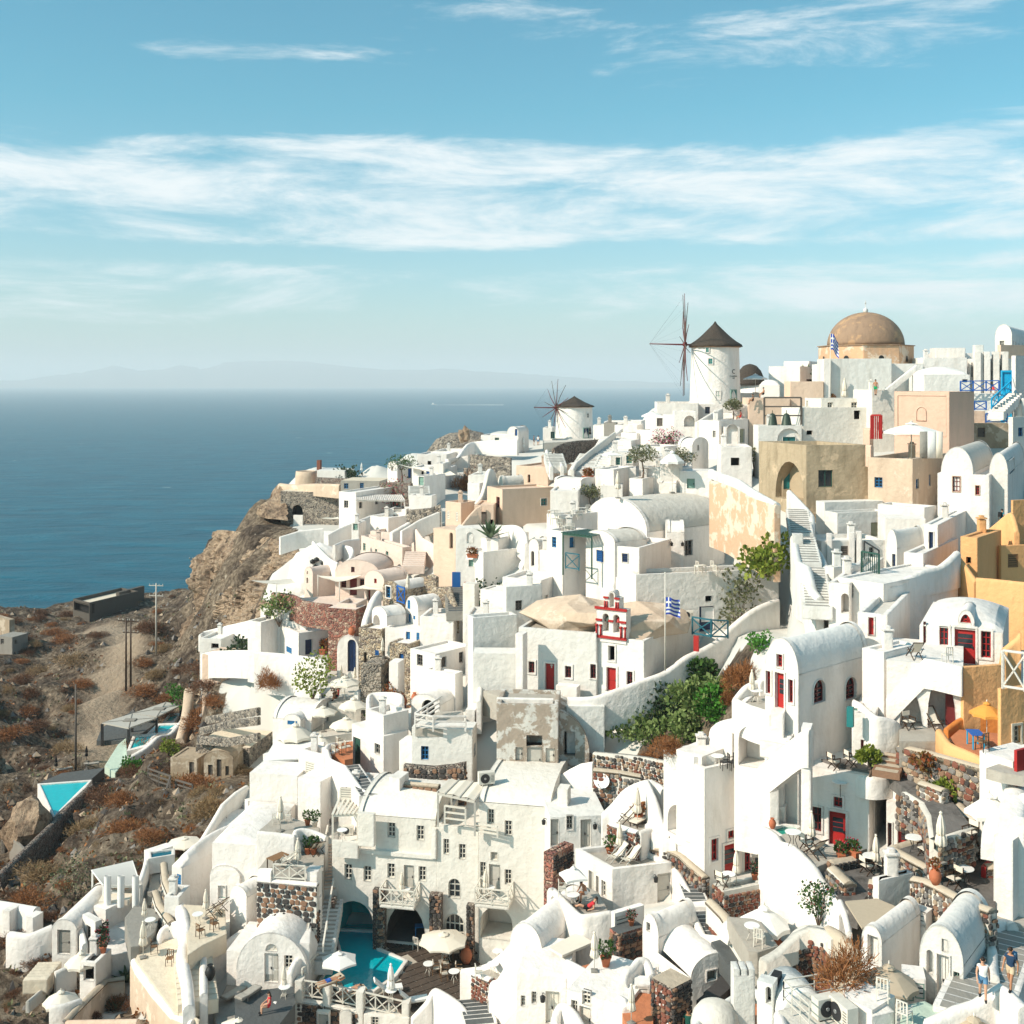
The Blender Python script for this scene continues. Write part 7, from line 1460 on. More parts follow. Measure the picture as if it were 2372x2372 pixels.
for i in range(8):x,y=1380+i*52,1800-i*52-(i%2)*8;block('black lava step %s'%('at the bottom beside the green shirt','second from the bottom','third from the bottom','fourth from the bottom','fourth from the top','third from the top','second from the top','at the top beside the path')[i],x-50,(x+60,y),'m.9',51.6+i*.75,y+70,50,mat='stone_dark',name='lava_step',cat='step')
c=pt(1470,1880,48.5);root=thing('plaster_dome','rough plaster oven dome with chimney at the bottom edge','oven dome',c);m=M();m.lathe([(1.05,-2),(1.05,0),(.95,.45),(.7,.78),(.36,.94),(.02,.98)],24,c-UP*.3);m.build('dome','lime',root);m=M();m.box(c+Vector((1.25,.3,.3)),.9,.8,3.);[m.box(c+Vector((1.25+q,.3,1.92)),.26,.7,.3)for q in(-.33,0,.33)];m.build('chimney','aged',root)
wall('white round low wall beside the oven dome',[(1340,1990,47),(1350,1900,48),(1640,1700,51),(1730,1660,52),(1830,1700,51.4)],drop=1.2,sm=True,mat='aged');terrace([(1640,1990,48),(1650,1760),(1830,1790),(1850,1990)],48.5,drop=1,mat='terra')
tile(1200,1772);h=house('red stone terrace block with bistro table below the villa doors',1455,(1535,945),1850,58.5,1150,22,mat='lime',par=.15,rmat='paving',name='stone_terrace',cat='stone terrace');stoneface(h,'R',.27,'red',200);stoneface(h,'L',.27,'red',80)
stonewall('red stone wall descending beside the low parasol terrace',[(1430,1010,58.6),(1540,1120,57),(1640,1270,55),(1720,1400,53.4),(1760,1490,52.4)],drop=3,size=.26,kind='red',maxn=200);terrace([(1560,1130,56.4),(1800,1150),(1940,1350),(1790,1400),(1720,1390)],55.4,drop=1,mat='paving');wall('cream day bed base on the low parasol terrace',[(1560,1150,56),(1640,1210,55.4)],drop=.7,t=1.4,mat='cream')
# ---------------------------------------------------------------- villa with red doors
tile(1200,1500)
hv=house('large white villa with arched plunge pool window and red doors',1085,(1392,905),1768,64.5,1745,30,par=.25,rmat='paving',ext=6,ops=[('L','na',1116,1180,1286,1412,'greenpool',dict(dep=1.2)),('R','w+',1438,1424,1490,1592,'red',dict(tw=.12)),('R','d+',1536,1462,1640,1738,'red',dict(tw=.14,glass=1)),('R','w+',1686,1500,1738,1672,'red',dict(tw=.12)),('R','w+',1563,1362,1616,1424,'red',dict(tw=.12,bars=(2,1)))])
tile(1200,1500);pool('green plunge pool inside the arched villa window',[(1185,1352),(1268,1347),(1276,1385),(1205,1393)],67.7,'pool_green',.05,.4)
house('white upper villa block with big open arch',1612,(1895,485),2060,63.5,905,62,par=.2,ops=[('L','na',1645,588,1838,890,'lime',dict(dep=1.6))])
pool('green plunge pool on the villa roof terrace',[(1262,768),(1430,762),(1440,795),(1330,806)],66.5,'pool_green',.35);block('white plinth of the roof plunge pool',1180,(1372,815),1625,65.2,890,45)
wall('white scalloped wall climbing behind the roof plunge pool',[(1200,750,69),(1320,745,68.4),(1380,690,68),(1440,640,67.6),(1460,580,67.3),(1520,545,67),(1610,525,66.5)],drop=3.4,sm=True)
wall('white terrace parapet with closed parasol at the orange bush',[(1615,370,66.4),(1640,345,66.5),(1700,280,67),(1790,240,67.5),(1830,250,67)],drop=3,sm=True);wall('white front parapet of the closed parasol terrace',[(1612,372,65.2),(1740,430,64.2),(1895,480,63)],drop=2,t=.4);terrace([(1640,420,65),(1720,330),(1830,340),(1890,470)],65.4,drop=1,mat='paving')
tile(1772,1500)
wall('white flying stair parapet sweeping down to the villa',[(345,600,58.5),(290,612,58.8),(180,700,59.6),(60,800,60.6)],drop=2.,t=.6,sm=True);wall('white villa wall under the flying parapet',[(70,795,61),(-20,880,63.6),(-80,930,66)],drop=5,t=.5,sm=True)
stairs('white stairs behind the flying parapet',(60,720,61.2),(160,560,63),1.5,8,'white','white');block('white stair block beside the red double door',40,(140,490),'m2',61.5,700,70);block('white end pier of the flying stair',270,(342,605),'m1',58.4,860,70)
house('white house with red double door and flower boxes',268,(778,960),960,60,1510,62,par=.0,roof='flat',ops=[('L','w+',328,1186,422,1370,'maroon',dict(tw=.1,bars=(3,3))),('L','d+',478,1226,602,1502,'red',dict(tw=.14,glass=1)),('L','w+',513,1114,578,1190,'red',dict(tw=.12))])
wall('white rounded parapet of the flower box house',[(272,905,63.2),(300,862,63.1),(360,858,62.9),(560,900,61.6),(780,955,60),(940,945,60.4)],drop=1.2,sm=True,t=.5)
house('white curved house with red fanlight door',905,(1250,1205),'m4',58.6,1500,62,par=0,ops=[('L','w+',896+20,1305,946,1490,'maroon',dict(tw=.06)),('L','d+',990,1362,1085,1500,'red',dict(tw=.1,glass=1)),('L','wa+',1010,1268,1062,1322,'red',dict(tw=.1,r=.45,bars=(2,1)))])
wall('white bulging parapet of the fanlight house',[(940,990,60.6),(1040,1035,59.8),(1150,1085,59),(1200,1150,58.7),(1248,1225,58.5),(1250,1330,58.4)],drop=2.6,t=.6,sm=True)
wall('white sweeping front wall below the flower box house',[(-15,1330,59.5),(70,1385,58.6),(110,1440,57.8),(200,1470,57),(300,1560,56),(370,1640,55.2),(430,1740,54.2),(560,1880,52.6),(600,1960,52)],drop=6,t=.6,sm=True)
terrace([(40,1440,59),(260,1340),(480,1480),(620,1510),(760,1500),(480,1600),(380,1640),(250,1520)],58.5,drop=1,mat='paving');terrace([(380,1680,55),(500,1660),(900,1560),(960,1700),(760,1850),(690,1940),(560,1900)],55.4,drop=1,mat='gravel')
pool('green plunge pool in the niche terrace',[(60,1350),(130,1325),(230,1330),(240,1360),(130,1395)],60.5,'pool_teal',.3);block('white niche wall with clay jar above the plunge pool',-40,(150,1190),250,61.4,1420,70,ops=[('L','na',28,1195,136,1310,'white',dict(dep=.4))])
h=house('white arcade with two deep arches and deck chairs',905,(1478,145),'m6',60.8,620,68,par=0,ops=[('L','na',1000,322,1178,618,'white',dict(dep=1.8,r=2.6)),('L','na',1213,222,1420,612,'white',dict(dep=1.8,r=2.2))]);wall('white sloping parapet down over the arcade',[(905,372,62.4),(1060,210,62),(1130,140,61.8),(1190,80,61.6),(1260,90,61.4),(1476,140,60.6)],drop=1.6,t=.5)
block('dark red door in the right arch of the arcade',1345,(1420,318),'m.2',61.8,575,68,mat='maroon',name='door_panel',cat='door');block('orange flank of the arcade house','m.3',(1482,150),1770,60.6,620,14,mat='orange')
wall('orange upper flank above the arcade house',[(1770,110,63),(1790,0,64),(1880,-80,64),(1900,-120,64)],drop=5,mat='orange')
house('white stair house with small brown door below the arched windows',655,(820,505),1000,61.2,870,66,par=.2,ops=[('L','d',713,690,770,828,'maroon'),('L','s',612+50,455,690,470,'mint')]);wall('white rounded stair parapet left of the arcade',[(660,385,62.6),(720,420,62.2),(815,500,61),(900,520,61),(975,545,61.2),(1000,590,61.4)],drop=3,sm=True);block('green lattice panel beside the arched windows',608,(656,452),'m.3',60.6,595,60,mat='teal',name='lattice',cat='lattice',ext=.02)
terrace([(1000,700,58),(1290,700),(1290,600),(1000,590)],59,drop=2,mat='paving');stairs('black lava steps up to the arcade',(850,880,60.4),(1020,690,62.6),1.3,8,'stone_dark','stone_dark');stairs('low stone block steps beside the rubble wall',(900,940,58.6),(960,790,60.6),1.4,4,'stone_brown','coping',thick=.35)
terrace([(420,830,62.3),(700,830),(860,860),(920,900),(780,918),(560,880)],62.3,drop=1,mat='gravel');terrace([(930,965,59),(1010,930),(1150,1010),(1060,1065)],59,drop=.6,mat='gravel');terrace([(1050,1070,57),(1180,1000),(1330,1110),(1200,1160)],57,drop=.5,mat='gravel');terrace([(1190,1160,54.8),(1360,1100),(1540,1330),(1260,1420),(1240,1250)],54.8,drop=.5,mat='gravel')
stonewall('big rubble stone wall below the orange terrace',[(1010,735,59.6),(1250,790,57.6),(1640,900,54.6),(1935,985,52.8)],drop=4.4,size=.40,kind='mix',mortar='rubble_tan',maxn=300,t=.6);pool('small green plunge pool beside the rubble wall',[(1160,722),(1250,712),(1250,750),(1200,755)],60.4,'pool_green',.35)
z=pt(1190,1160,54.8).z;stonewall('stone retaining wall under the lower gravel path',[onz(x,y,z-.02)for x,y in((1190,1165),(1240,1252),(1262,1424),(1400,1382),(1540,1336))],drop=1.7,size=.28,kind='mix',maxn=160,cope=None);z=pt(1050,1070,57).z;stonewall('stone retaining wall under the upper gravel path',[onz(x,y,z-.02)for x,y in((1050,1074),(1200,1164),(1330,1114))],drop=1.5,size=.28,kind='mix',maxn=110,cope=None)
stonewall('stone planter wall with red leaved plants',[(1165,1005,56.4),(1345,1065,54.8)],drop=.9,size=.28,kind='mix',maxn=70)
wall('orange terrace parapet curving down to the rubble wall',[(1300,605,59),(1350,680,57.6),(1400,720,57),(1600,810,55.4),(1650,880,54.6)],drop=1.5,mat='orange',sm=True);wall('orange back wall of the parasol terrace',[(1350,600,60),(1430,540,60.6),(1510,500,61),(1740,480,61)],drop=3.5,mat='deep',t=.3);terrace([(1360,690,58.6),(1600,800),(1740,790),(1740,640),(1450,610)],58.6,drop=1.5,mat='terra')
house('orange house with sunken window at the right edge',1735,(1760,310),2100,56.5,860,20,mat='orange',par=0,ops=[('R','w+',1850,580,1905,710,'sandy',dict(tw=.12,tmat='sandy'))]);railing('orange white crossed balcony rail at the right edge',[pt(1775,305,56.2),pt(1940,330,55.4)],1.9,'x','cream',bay=1.6,r=.06)
house('white roof with red lattice box at the right edge',1600,(1850,850),2100,52,960,30,par=0);h=block('red lattice chimney box at the right edge',1858,(1880,770),2100,51.5,890,30,mat='red');terrace([(1650,900,52),(1850,830),(1960,900),(1960,960),(1760,930)],52,drop=.5,mat='paving')
stonewall('rubble stone wall of the chair terrace, facing front',[(955,1500,54.5),(1255,1660,51.5)],drop=2.1,size=.29,kind='mix',maxn=200);stonewall('stone parapet behind the chair terrace tables',[(960,1495,55),(1130,1440,56),(1400,1370,57),(1530,1335,57.6)],drop=1.2,size=.3,kind='grey',maxn=60)
terrace([(975,1510,55),(1530,1350),(1720,1420),(1720,1900),(1400,1830),(1250,1660)],54.4,drop=1.5,mat='gravel');stonewall('curved stone wall behind the open white parasol',[(1445,1170,55),(1520,1240,54.4),(1640,1270,54),(1740,1260,54)],drop=2.4,size=.32,kind='mix',maxn=160,sm=True,t=.6)
stonewall('stone gate pier with square panel on the chair terrace',[(1305,1625,52),(1400,1665,51.2),(1495,1640,51.2)],drop=1.5,size=.28,kind='mix',maxn=80,t=.5);stonewall('stone post beside the red gate',[(1640,1630,51.6),(1705,1625,51.6)],drop=1.4,size=.26,kind='mix',maxn=30);block('red wooden gate leaf on the chair terrace',1612,(1645,1640),'m.8',51.3,1755,50,mat='red',name='gate',cat='gate')
stonewall('long curved rubble wall with urn below the chair terrace',[(1105,1720,50.4),(1200,1740,49.8),(1330,1800,48.8),(1500,1890,47.4),(1700,1960,46)],drop=2.6,size=.27,kind='mix',maxn=300,sm=True);stonewall('grey block wall under the flower boxes',[(490,1600,55.6),(790,1545,56.6)],drop=.9,size=.28,kind='dark',maxn=60);stonewall('low stone bench wall below the flower boxes',[(505,1640,54.6),(630,1760,53)],drop=.8,size=.28,kind='mix',maxn=40,t=.6)
house('white wall house in front of the chair terrace',800,(850,1740),1110,50.5,1990,24,par=.1,rmat='gravel');stonewall('red stone post beside the white wall house',[(775,1745,51.2),(850,1740,51)],drop=1.8,size=.24,kind='red',maxn=40)
wall('bulging white roof edge at the right edge',[(1700,1440,49.5),(1720,1250,50.5),(1800,1180,50.5),(1935,1080,50.5)],drop=.9,t=1.,sm=True);house('white curved tower wall at the right edge',1705,(1850,1440),2100,48.5,1990,45,par=0);h=house('round stone panel wall at the right edge',1738,(1900,1290),2050,49,1450,62,mat='rubble_tan',par=0,rmat='white');stoneface(h,'L',.3,'mix',70);block('white bulging roof over the stone panel wall',1735,(1940,1270),2100,48.8,1285,62,roof='low',rise=100)
# bottom right corner
tile(1772,1772)
slab('tan shade awning over the red gate',[(598,1015,50),(835,995),(1085,1100),(725,1215)],50,.08,'canvas_tan','awning','awning');wall('white beam wall beside the tan awning',[(560,1000,50.6),(600,1100,49.4),(630,1240,48)],drop=.3,t=.25)
wall('red stone bulging wall by the dry bush',[(-10,1440,50),(100,1380,50.4),(200,1290,51),(260,1225,51.4),(330,1195,51.4),(460,1215,51),(520,1280,50)],drop=4.4,t=.7,sm=True,mat='lime',rock=.3);stonewall('red stone slope wall by the dry bush',[(-10,1465,49.6),(100,1400,50),(230,1270,50.8),(330,1215,51),(460,1235,50.6),(530,1300,49.6)],drop=3.4,size=.22,kind='red',mortar='lime',maxn=300,cope=None,rock=.3)
wall('tan rounded wall right of the red stone slope',[(470,1195,51),(560,1250,49.6),(640,1340,48.4),(705,1420,47.4)],drop=2.5,t=.6,mat='coping',sm=True)
house('white half vault with tall window recess',722,(872,1335),1160,46,1480,46,roof='vaultR',rise=115,ops=[('L','n',765,1275,840,1470,'greystone',dict(dep=.3))]);house('white arched house with pale blue door and side vault',1152,(1480,1505),1700,43.6,1850,52,roof='vaultR',rise=260,mat='pale',ops=[('L','d+',1285,1415,1375,1800,'pale',dict(tw=.06,leaves=2)),('L','n',1318,1300,1360,1395,'greystone',dict(dep=.1)),('L','w',1405,1545,1450,1740,'mint'),('L','na',1205,1380,1250,1560,'white',dict(dep=.3))])
block('white lattice box beside the green creeper',1088,(1200,1110),1250,48.5,1210,46,ops=[('L','s',1095,1090,1195,1190,'white',dict(mat2='cloth_white'))]);block('white lattice counter behind the bottom parasol',1035,(1200,1600),'m1',43.6,1770,76,ops=[('L','s',1045,1640,1110,1760,'mint',dict(mat2='white')),('L','s',1120,1630,1190,1745,'mint',dict(mat2='white'))])
wall('white curling wall beside the descending stairs',[(1640,1290,47),(1655,1220,47.4),(1700,1160,48),(1800,1150,48.4),(1850,1180,48)],drop=1.6,sm=True,t=.5);wall('white flank wall of the descending stairs',[(1650,1290,46.8),(1690,1340,46),(1700,1480,44.6),(1710,1560,43.4)],drop=3,sm=True)
stairs('broad white edged stairs descending past the couple',(1530,1860,41),(1800,1220,48.2),2.6,15,'white','greystone');stonewall('dark red loose stone wall above the descending stairs',[(1390,1090,48.4),(1550,1080,48.2),(1690,1130,47.6)],drop=1.6,size=.25,kind='mix',maxn=110,mortar='rubble_dark',cope=None)
terrace([(1640,1140,48.6),(1940,1060),(2000,1200),(1850,1200)],48.8,drop=1,mat='paving');terrace([(1020,1800,42),(1190,1760),(1320,1830),(1200,1990),(1000,1990)],42,drop=1,mat='greenpool')
wall('white peaked parapet at the bottom right corner',[(1215,1900,40),(1420,1800,40.4),(1560,1760,40.4),(1650,1700,40.6),(1750,1630,40.8),(1800,1660,40.4),(1940,1800,39)],drop=3,t=.5)
house('white roof with ribbed cover and air conditioners',575,(800,1830),970,41,2000,40,par=0);slab('white ribbed metal cover at the bottom edge',[(580,1640,43),(740,1625),(965,1840),(800,1880)],43,.5,'white','roof_cover','roof cover');terrace([(100,1830,42.4),(400,1760),(600,1850),(620,1990),(100,1990)],42.4,drop=1,mat='lime');wall('white low wall of the air conditioner roof',[(105,1830,42.6),(160,1990,40)],drop=1);railing('thin white railing of the air conditioner roof',[pt(140,1800,43),pt(590,1720,44)],1.,'h','woodwhite',r=.02,bay=1.2);railing('thin white railing at the left of the air conditioner roof',[pt(140,1800,43),pt(330,2000,40)],1.,'h','woodwhite',r=.02,bay=1.2)
house('cream ruin wall with arched opening at the bottom',-60,(60,1640),'m.6',43.5,1990,60,mat='aged',par=0,ops=[('L','oa',5,1655,45,1780)]);c=pt(290,1760,43);root=thing('plaster_vault','old plaster roof hump beside the air conditioner roof','roof vault',c);m=M();a,b=pt(150,1600,45.5)-UP*.4,pt(310,1800,42.6)-UP*.5;m.tube(a,b,.9,.95,18);m.build('vault','aged',root)
hz=terrain()
# ---------------------------------------------------------------- furniture, plants and people, each set down on the floor it stands on
bpy.context.view_layer.update();DG=bpy.context.evaluated_depsgraph_get()
def down(p,d=8.):
    h=SC.ray_cast(DG,p,Vector((0,0,-1)),distance=d);return h[1]if h[0]else None
def foot(x,y):
    d=ray(x,y).normalized();h=SC.ray_cast(DG,EYE,d)
    if not h[0]:return pt(x,y,100)
    if h[2].z>.6:return h[1]
    p=h[1]-d*.55;return down(p+UP*.3,5)or p
def F(kind,x,y,rz,label,group=None,s=1.):return put(kind,foot(x,y),math.radians(rz),label,group,s)
def Pn(kind,x,y,D,w,label,d=2.9,rz=.3):
    D=D or d/(w/TS/2609.2);a=pt(x,y,D);q=down(a-UP*1.2,3.2);h=a.z-q.z if q else 2.6;return put(kind,a-UP*h,rz,label,None,((w/TS/2609.2*D)/3,)*2+(h/2.86,))
def Pc(kind,x,y0,y1,label,fat=1.,grp=None):
    p=foot(x,y1);h=max(1.6,(y1-y0)/TS/2609.2*p.y);return put(kind,p,rnd.uniform(0,3),label,grp,(h/2.66*fat,h/2.66*fat,h/2.66))
T1,T2,T3,T4,T5,T6=(1200,600),(1772,600),(600,900),(600,1400),(600,1772),(1200,1500);T7,T8,T9,TA,TB=(1772,1500),(1772,1772),(0,1772),(1200,1100),(1200,1772);TC,TD,TE=(1772,1100),(0,1200),(900,1000)
for T,k,x,y,D,w,lb in((T1,'p8w',1770,855,152,185,'white parasol right of the large windmill'),(T1,'p8w',1000,1128,140,170,'white parasol beside the bougainvillea house'),(T1,'p8w',1228,1125,142,150,'white parasol on the terrace under the large windmill'),(T1,'p4',700,1432,119,170,'square white parasol by the two teal windows'),(T1,'p8w',1150,1425,112,190,'white parasol by the shade trellis below the windmill'),
 (T4,'p8',640,530,104,245,'cream parasol at the top of the parasol terrace, nearest the blue arched door'),(T4,'p8',705,690,101,225,'cream parasol left of the plunge pool tower'),(T4,'p8',478,755,101,215,'cream parasol over the white dormer with blue fanlight'),(T4,'p8',648,838,96,245,'cream parasol directly above the orange chairs'),(T4,'p8',270,882,97,270,'cream parasol in front of the blue fanlight house'),(T4,'p8',460,968,95,190,'cream parasol touching the broad cloth awning'),
 (T5,'p8',1375,1250,76,372,'large cream parasol over the wooden chairs on the pool patio'),(T5,'p6',597,1392,73,288,'white parasol over the sunbathers at the hotel pool'),(TB,'p4',412,752,63.5,235,'square white parasol over the couple on the balcony'),(TB,'p8w',1835,1040,55.5,390,'white parasol on the low red stone terrace'),(T8,'p6',1672,205,52.5,350,'open white parasol over the chair terrace at the right'),(T8,'pt',925,1480,43.5,430,'beige parasol over the table at the bottom right'),(T8,'pt',1560,1870,40,480,'beige parasol cut by the bottom edge at the right'),(T7,'po',1655,400,57.5,250,'orange parasol on the orange terrace'),
 (T9,'p8',1375,540,92,260,'front cream parasol of the pair above the blue plunge pool'),(T9,'p8',1470,475,96,230,'rear cream parasol of the pair above the blue plunge pool'),(T9,'p8',605,1385,77,235,'cream parasol over the kiosk left of the flower pots'),(T9,'p8',455,1675,73.5,262,'cream parasol at the bottom left corner'),(T9,'p8',1780,1890,67,330,'white parasol cut by the bottom edge left of the hotel')):tile(*T);Pn(k,x,y,D,w,lb)
tile(*T2);o=Pn('p6',1092,1215,104,440,'big canvas parasol over the washing in front of the pink house')
for T,k,x,y0,y1,lb in((T1,'pc',745,1582,1785,'closed beige parasol on the white terrace below the wide stairs'),(T1,'pcw',876,1425,1530,'closed white parasol right of the two teal windows'),(T1,'pcd',537,1245,1335,'closed dark parasol nearest the small windmill door'),(T1,'pcd',572,1245,1310,'closed dark parasol farther from the small windmill door'),(T1,'pcw',40,1215,1330,'closed white parasol left of the small windmill'),(T2,'pc',594,815,1030,'closed cream parasol beside the green double door'),(T3,'pcw',765,552,640,'closed white parasol on the fort terrace'),(T3,'pc',1110,1385,1545,'closed cream parasol at the blue railing'),(T3,'pc',922,1660,1810,'closed cream parasol on the half vault house'),(T4,'pc',612,432,540,'closed cream parasol behind the top parasol'),(T4,'pc',715,480,590,'closed cream parasol at the oven shape'),(T5,'pc',160,230,495,'striped closed parasol on the wooden pot terrace'),(T5,'pc',290,540,790,'closed cream parasol on the lounge terrace'),(T5,'pc',1065,715,915,'closed cream parasol on the left hotel balcony'),(T5,'pc',1690,735,950,'closed cream parasol on the right hotel balcony'),(T5,'pcw',983,1478,1760,'closed white parasol at the front of the pool patio'),(T5,'pc',186,1500,1720,'closed parasol in front of the grey double doors'),(T6,'pc',890,1040,1330,'closed parasol in the deck chair nook'),(T6,'pc',757,1300,1560,'closed parasol on the roof terrace of the corner house'),(T6,'pc',1628,1505,1770,'closed parasol by the villa red door'),(TA,'pc',1745,1450,1690,'closed parasol at the orange bush terrace'),(TC,'pc',1482,1148,1405,'closed parasol before the upper red double doors'),(T7,'pc',348,1215,1500,'closed parasol left of the red double door'),(T7,'pc',828,1390,1690,'closed parasol right of the flower boxes'),(T7,'pc',1312,1220,1610,'closed parasol among the terrace tables'),(TB,'pc',570,1240,1540,'closed parasol on the terracotta patio'),(TB,'pc',845,1630,1930,'closed parasol at the lattice bench'),(T9,'pc',1535,925,1145,'closed striped parasol among the brown deck chairs'),(T9,'pc',1078,995,1190,'upper closed parasol by the dark terrace'),(T9,'pc',1068,1160,1440,'lower closed parasol by the brown lounge chair'),(TD,'pcd',645,1700,1815,'black closed parasol right of the turquoise pool'),(TD,'pcd',418,1775,1890,'black closed parasol left of the turquoise pool')):tile(*T);Pc(k,x,y0,y1,lb)
CH='chairs of %s'
for T,k,P,rz,lb,gr in((T5,'cht',((1470,1440),(1390,1520),(1490,1540),(1320,1560),(1380,1600)),0,'wooden chair under the large cream parasol',1),(T5,'chw',((1180,1330),),60,'white chair at the edge of the dark hotel arch',0),(T8,'dir',((1190,690),(1240,660),(1360,640),(1410,600),(1530,570),(1590,530)),200,'folding chair at the terrace tables along the stone parapet',1),(T7,'dir',((310,1510),(760,1690),(870,1680)),30,'folding chair beside the closed parasols near the flower boxes',1),(T7,'dir',((515,870),(640,890)),20,'folding chair at the table on the gravel above the flower box house',1),(T7,'dir',((1075,610),),-70,'folding chair in the left arch of the arcade',0),(T7,'deck',((1262,600),),-80,'deck chair in the right arch of the arcade',0),(T7,'deck',((375,1560),),120,'cream deck chair below the red double door',0),(T6,'deck',((830,1300),),200,'dark folding deck chair in the corner nook',0),(T6,'lou',((920,1310),),230,'white cushioned lounger in the corner nook',0),(T6,'deckw',((740,1590),(840,1610)),210,'cream lounge chair on the corner house roof',1),(T4,'cht',((570,1110),(620,1110),(660,1100),(600,1070)),40,'orange wood chair on the terracotta terrace',1),(T5,'deck',((400,640),(440,660)),130,'striped deck chair below the potted bushes',1),(T5,'chw',((125,440),(215,420)),90,'white chair under the striped parasol',1),(T5,'deckw',((190,760),(225,740)),160,'white sling chair on the lounge terrace',1),(T9,'deck',((1600,1130),(1640,1090)),150,'white cushioned brown deck chair by the green window',1),(T9,'chd',((1495,1280),(1600,1230)),60,'brown slatted chair below the striped parasol',1),(T9,'chd',((1150,1400),),20,'brown reclining chair on the lower sand terrace',0),(T9,'chd',((1265,1490),),-90,'red brown chair facing the bottom left terrace',0),(T9,'loug',((1740,1740),(1850,1740)),60,'flat sun lounger in the shade beside the stairs',1),(T5,'louf',((700,1700),(530,1650)),220,'dark lounger under a sunbather by the pool railing',1),(T5,'louw',((960,1700),(1150,1760)),20,'padded lounger at the front of the pool patio',1),(TA,'chw',((1230,740),(1350,690),(1460,690),(1480,750),(1660,740)),40,'white chair on the terrace above the navy notice door',1),(T7,'chd',((1620,770),),120,'wooden chair on the orange terrace',0),(TC,'chw',((1360,1400),(1490,1400)),90,'white chair before the upper red double doors',1),(TC,'deck',((1120,1370),),90,'dark framed sling chair beside the barrel vault',0),(T6,'chi',((1545,910),(1600,910)),200,'chair on the villa roof terrace',1),(T6,'dir',((1520,1790),(1650,1800)),30,'chair on the red stone terrace block',1),(TB,'chw',((1800,1350),),60,'white chair under the low white parasol',0),(T8,'chw',((1040,1930),(880,1750)),60,'white chair under the beige parasol',1),(TB,'chw',((330,980),),0,'tall white chair on the couple balcony',0),(TD,'loug',((480,1890),(680,1850)),30,'pale sun bed on the dark deck by the turquoise pool',1),(T5,'chw',((1680,1500),(1640,1600)),0,'white chair in the walled corner right of the pool',1)):
    tile(*T)
    for i,(x,y)in enumerate(P):F(k,x,y,rz+rnd.uniform(-14,14)if len(P)>1 else rz,lb,lb+'s' if gr else None)
for T,k,x,y,lb in((T5,'tab',620,560,'round white table under the hotel corner pergola'),(T5,'tab',1405,1475,'round table nearest the parasol pole on the pool patio'),(T5,'tab',1265,1540,'round table at the pool edge of the patio'),(T5,'tab',1455,1620,'round table in front of the wooden chairs'),(T5,'tab',985,1765,'round table at the front railing of the pool patio'),(T5,'tab',590,1690,'round table between the two sunbathers'),(T5,'tab',1090,930,'round table on the left hotel balcony'),(T5,'tab',1720,960,'round table on the right hotel balcony'),(T5,'tab',1780,1290,'round table in the hotel loggia'),(T5,'tteal',1215,1250,'blue table in the dark hotel arch'),(T5,'tab',190,1740,'round table with closed parasol before the grey doors'),(T5,'tdk',140,760,'long table on the lounge terrace'),(T8,'tabi',1113,650,'first round table along the stone parapet, from the left'),(T8,'tabi',1310,600,'middle round table along the stone parapet'),(T8,'tabi',1490,530,'last round table along the stone parapet, beside the open parasol'),(T7,'tabi',210,1480,'round table at the niche plunge pool'),(T7,'tabi',790,1660,'round table right of the flower boxes'),(T7,'tabi',560,880,'round table on the gravel above the flower box house'),(T7,'tcy',1570,740,'turquoise table on the orange terrace'),(T6,'tab',1490,900,'round table on the villa roof terrace'),(T6,'tab',1570,1790,'round table on the red stone terrace block'),(T6,'tab',410,1900,'round table on the couple balcony'),(TB,'tab',1745,1310,'round table under the low white parasol'),(TB,'tab',315,1590,'round table in the niche house porch'),(T8,'tab',970,1830,'round table under the beige parasol'),(T9,'tab',1475,1190,'round table between the deck chairs below the twin vaults'),(T9,'tab',1120,1230,'round table on the dark terrace'),(TA,'tsq',1360,740,'white table on the terrace above the navy notice door'),(TA,'tab',1780,1700,'round table on the orange bush terrace'),(T4,'tab',620,660,'round table under the top parasol'),(T5,'tab',1745,1570,'round table in the walled corner right of the pool')):tile(*T);F(k,x,y,rnd.uniform(0,90),lb)
for i,(x,y)in enumerate(((1225,640),(1300,700),(1390,640),(1450,600),(1240,700),(1330,640))):tile(*TE);F('tsq',x,y,30,'white laid table on the outdoor restaurant terrace','laid tables of the restaurant',.9);F('chw',x+38,y+16,90,'white chair of the outdoor restaurant','restaurant chairs')
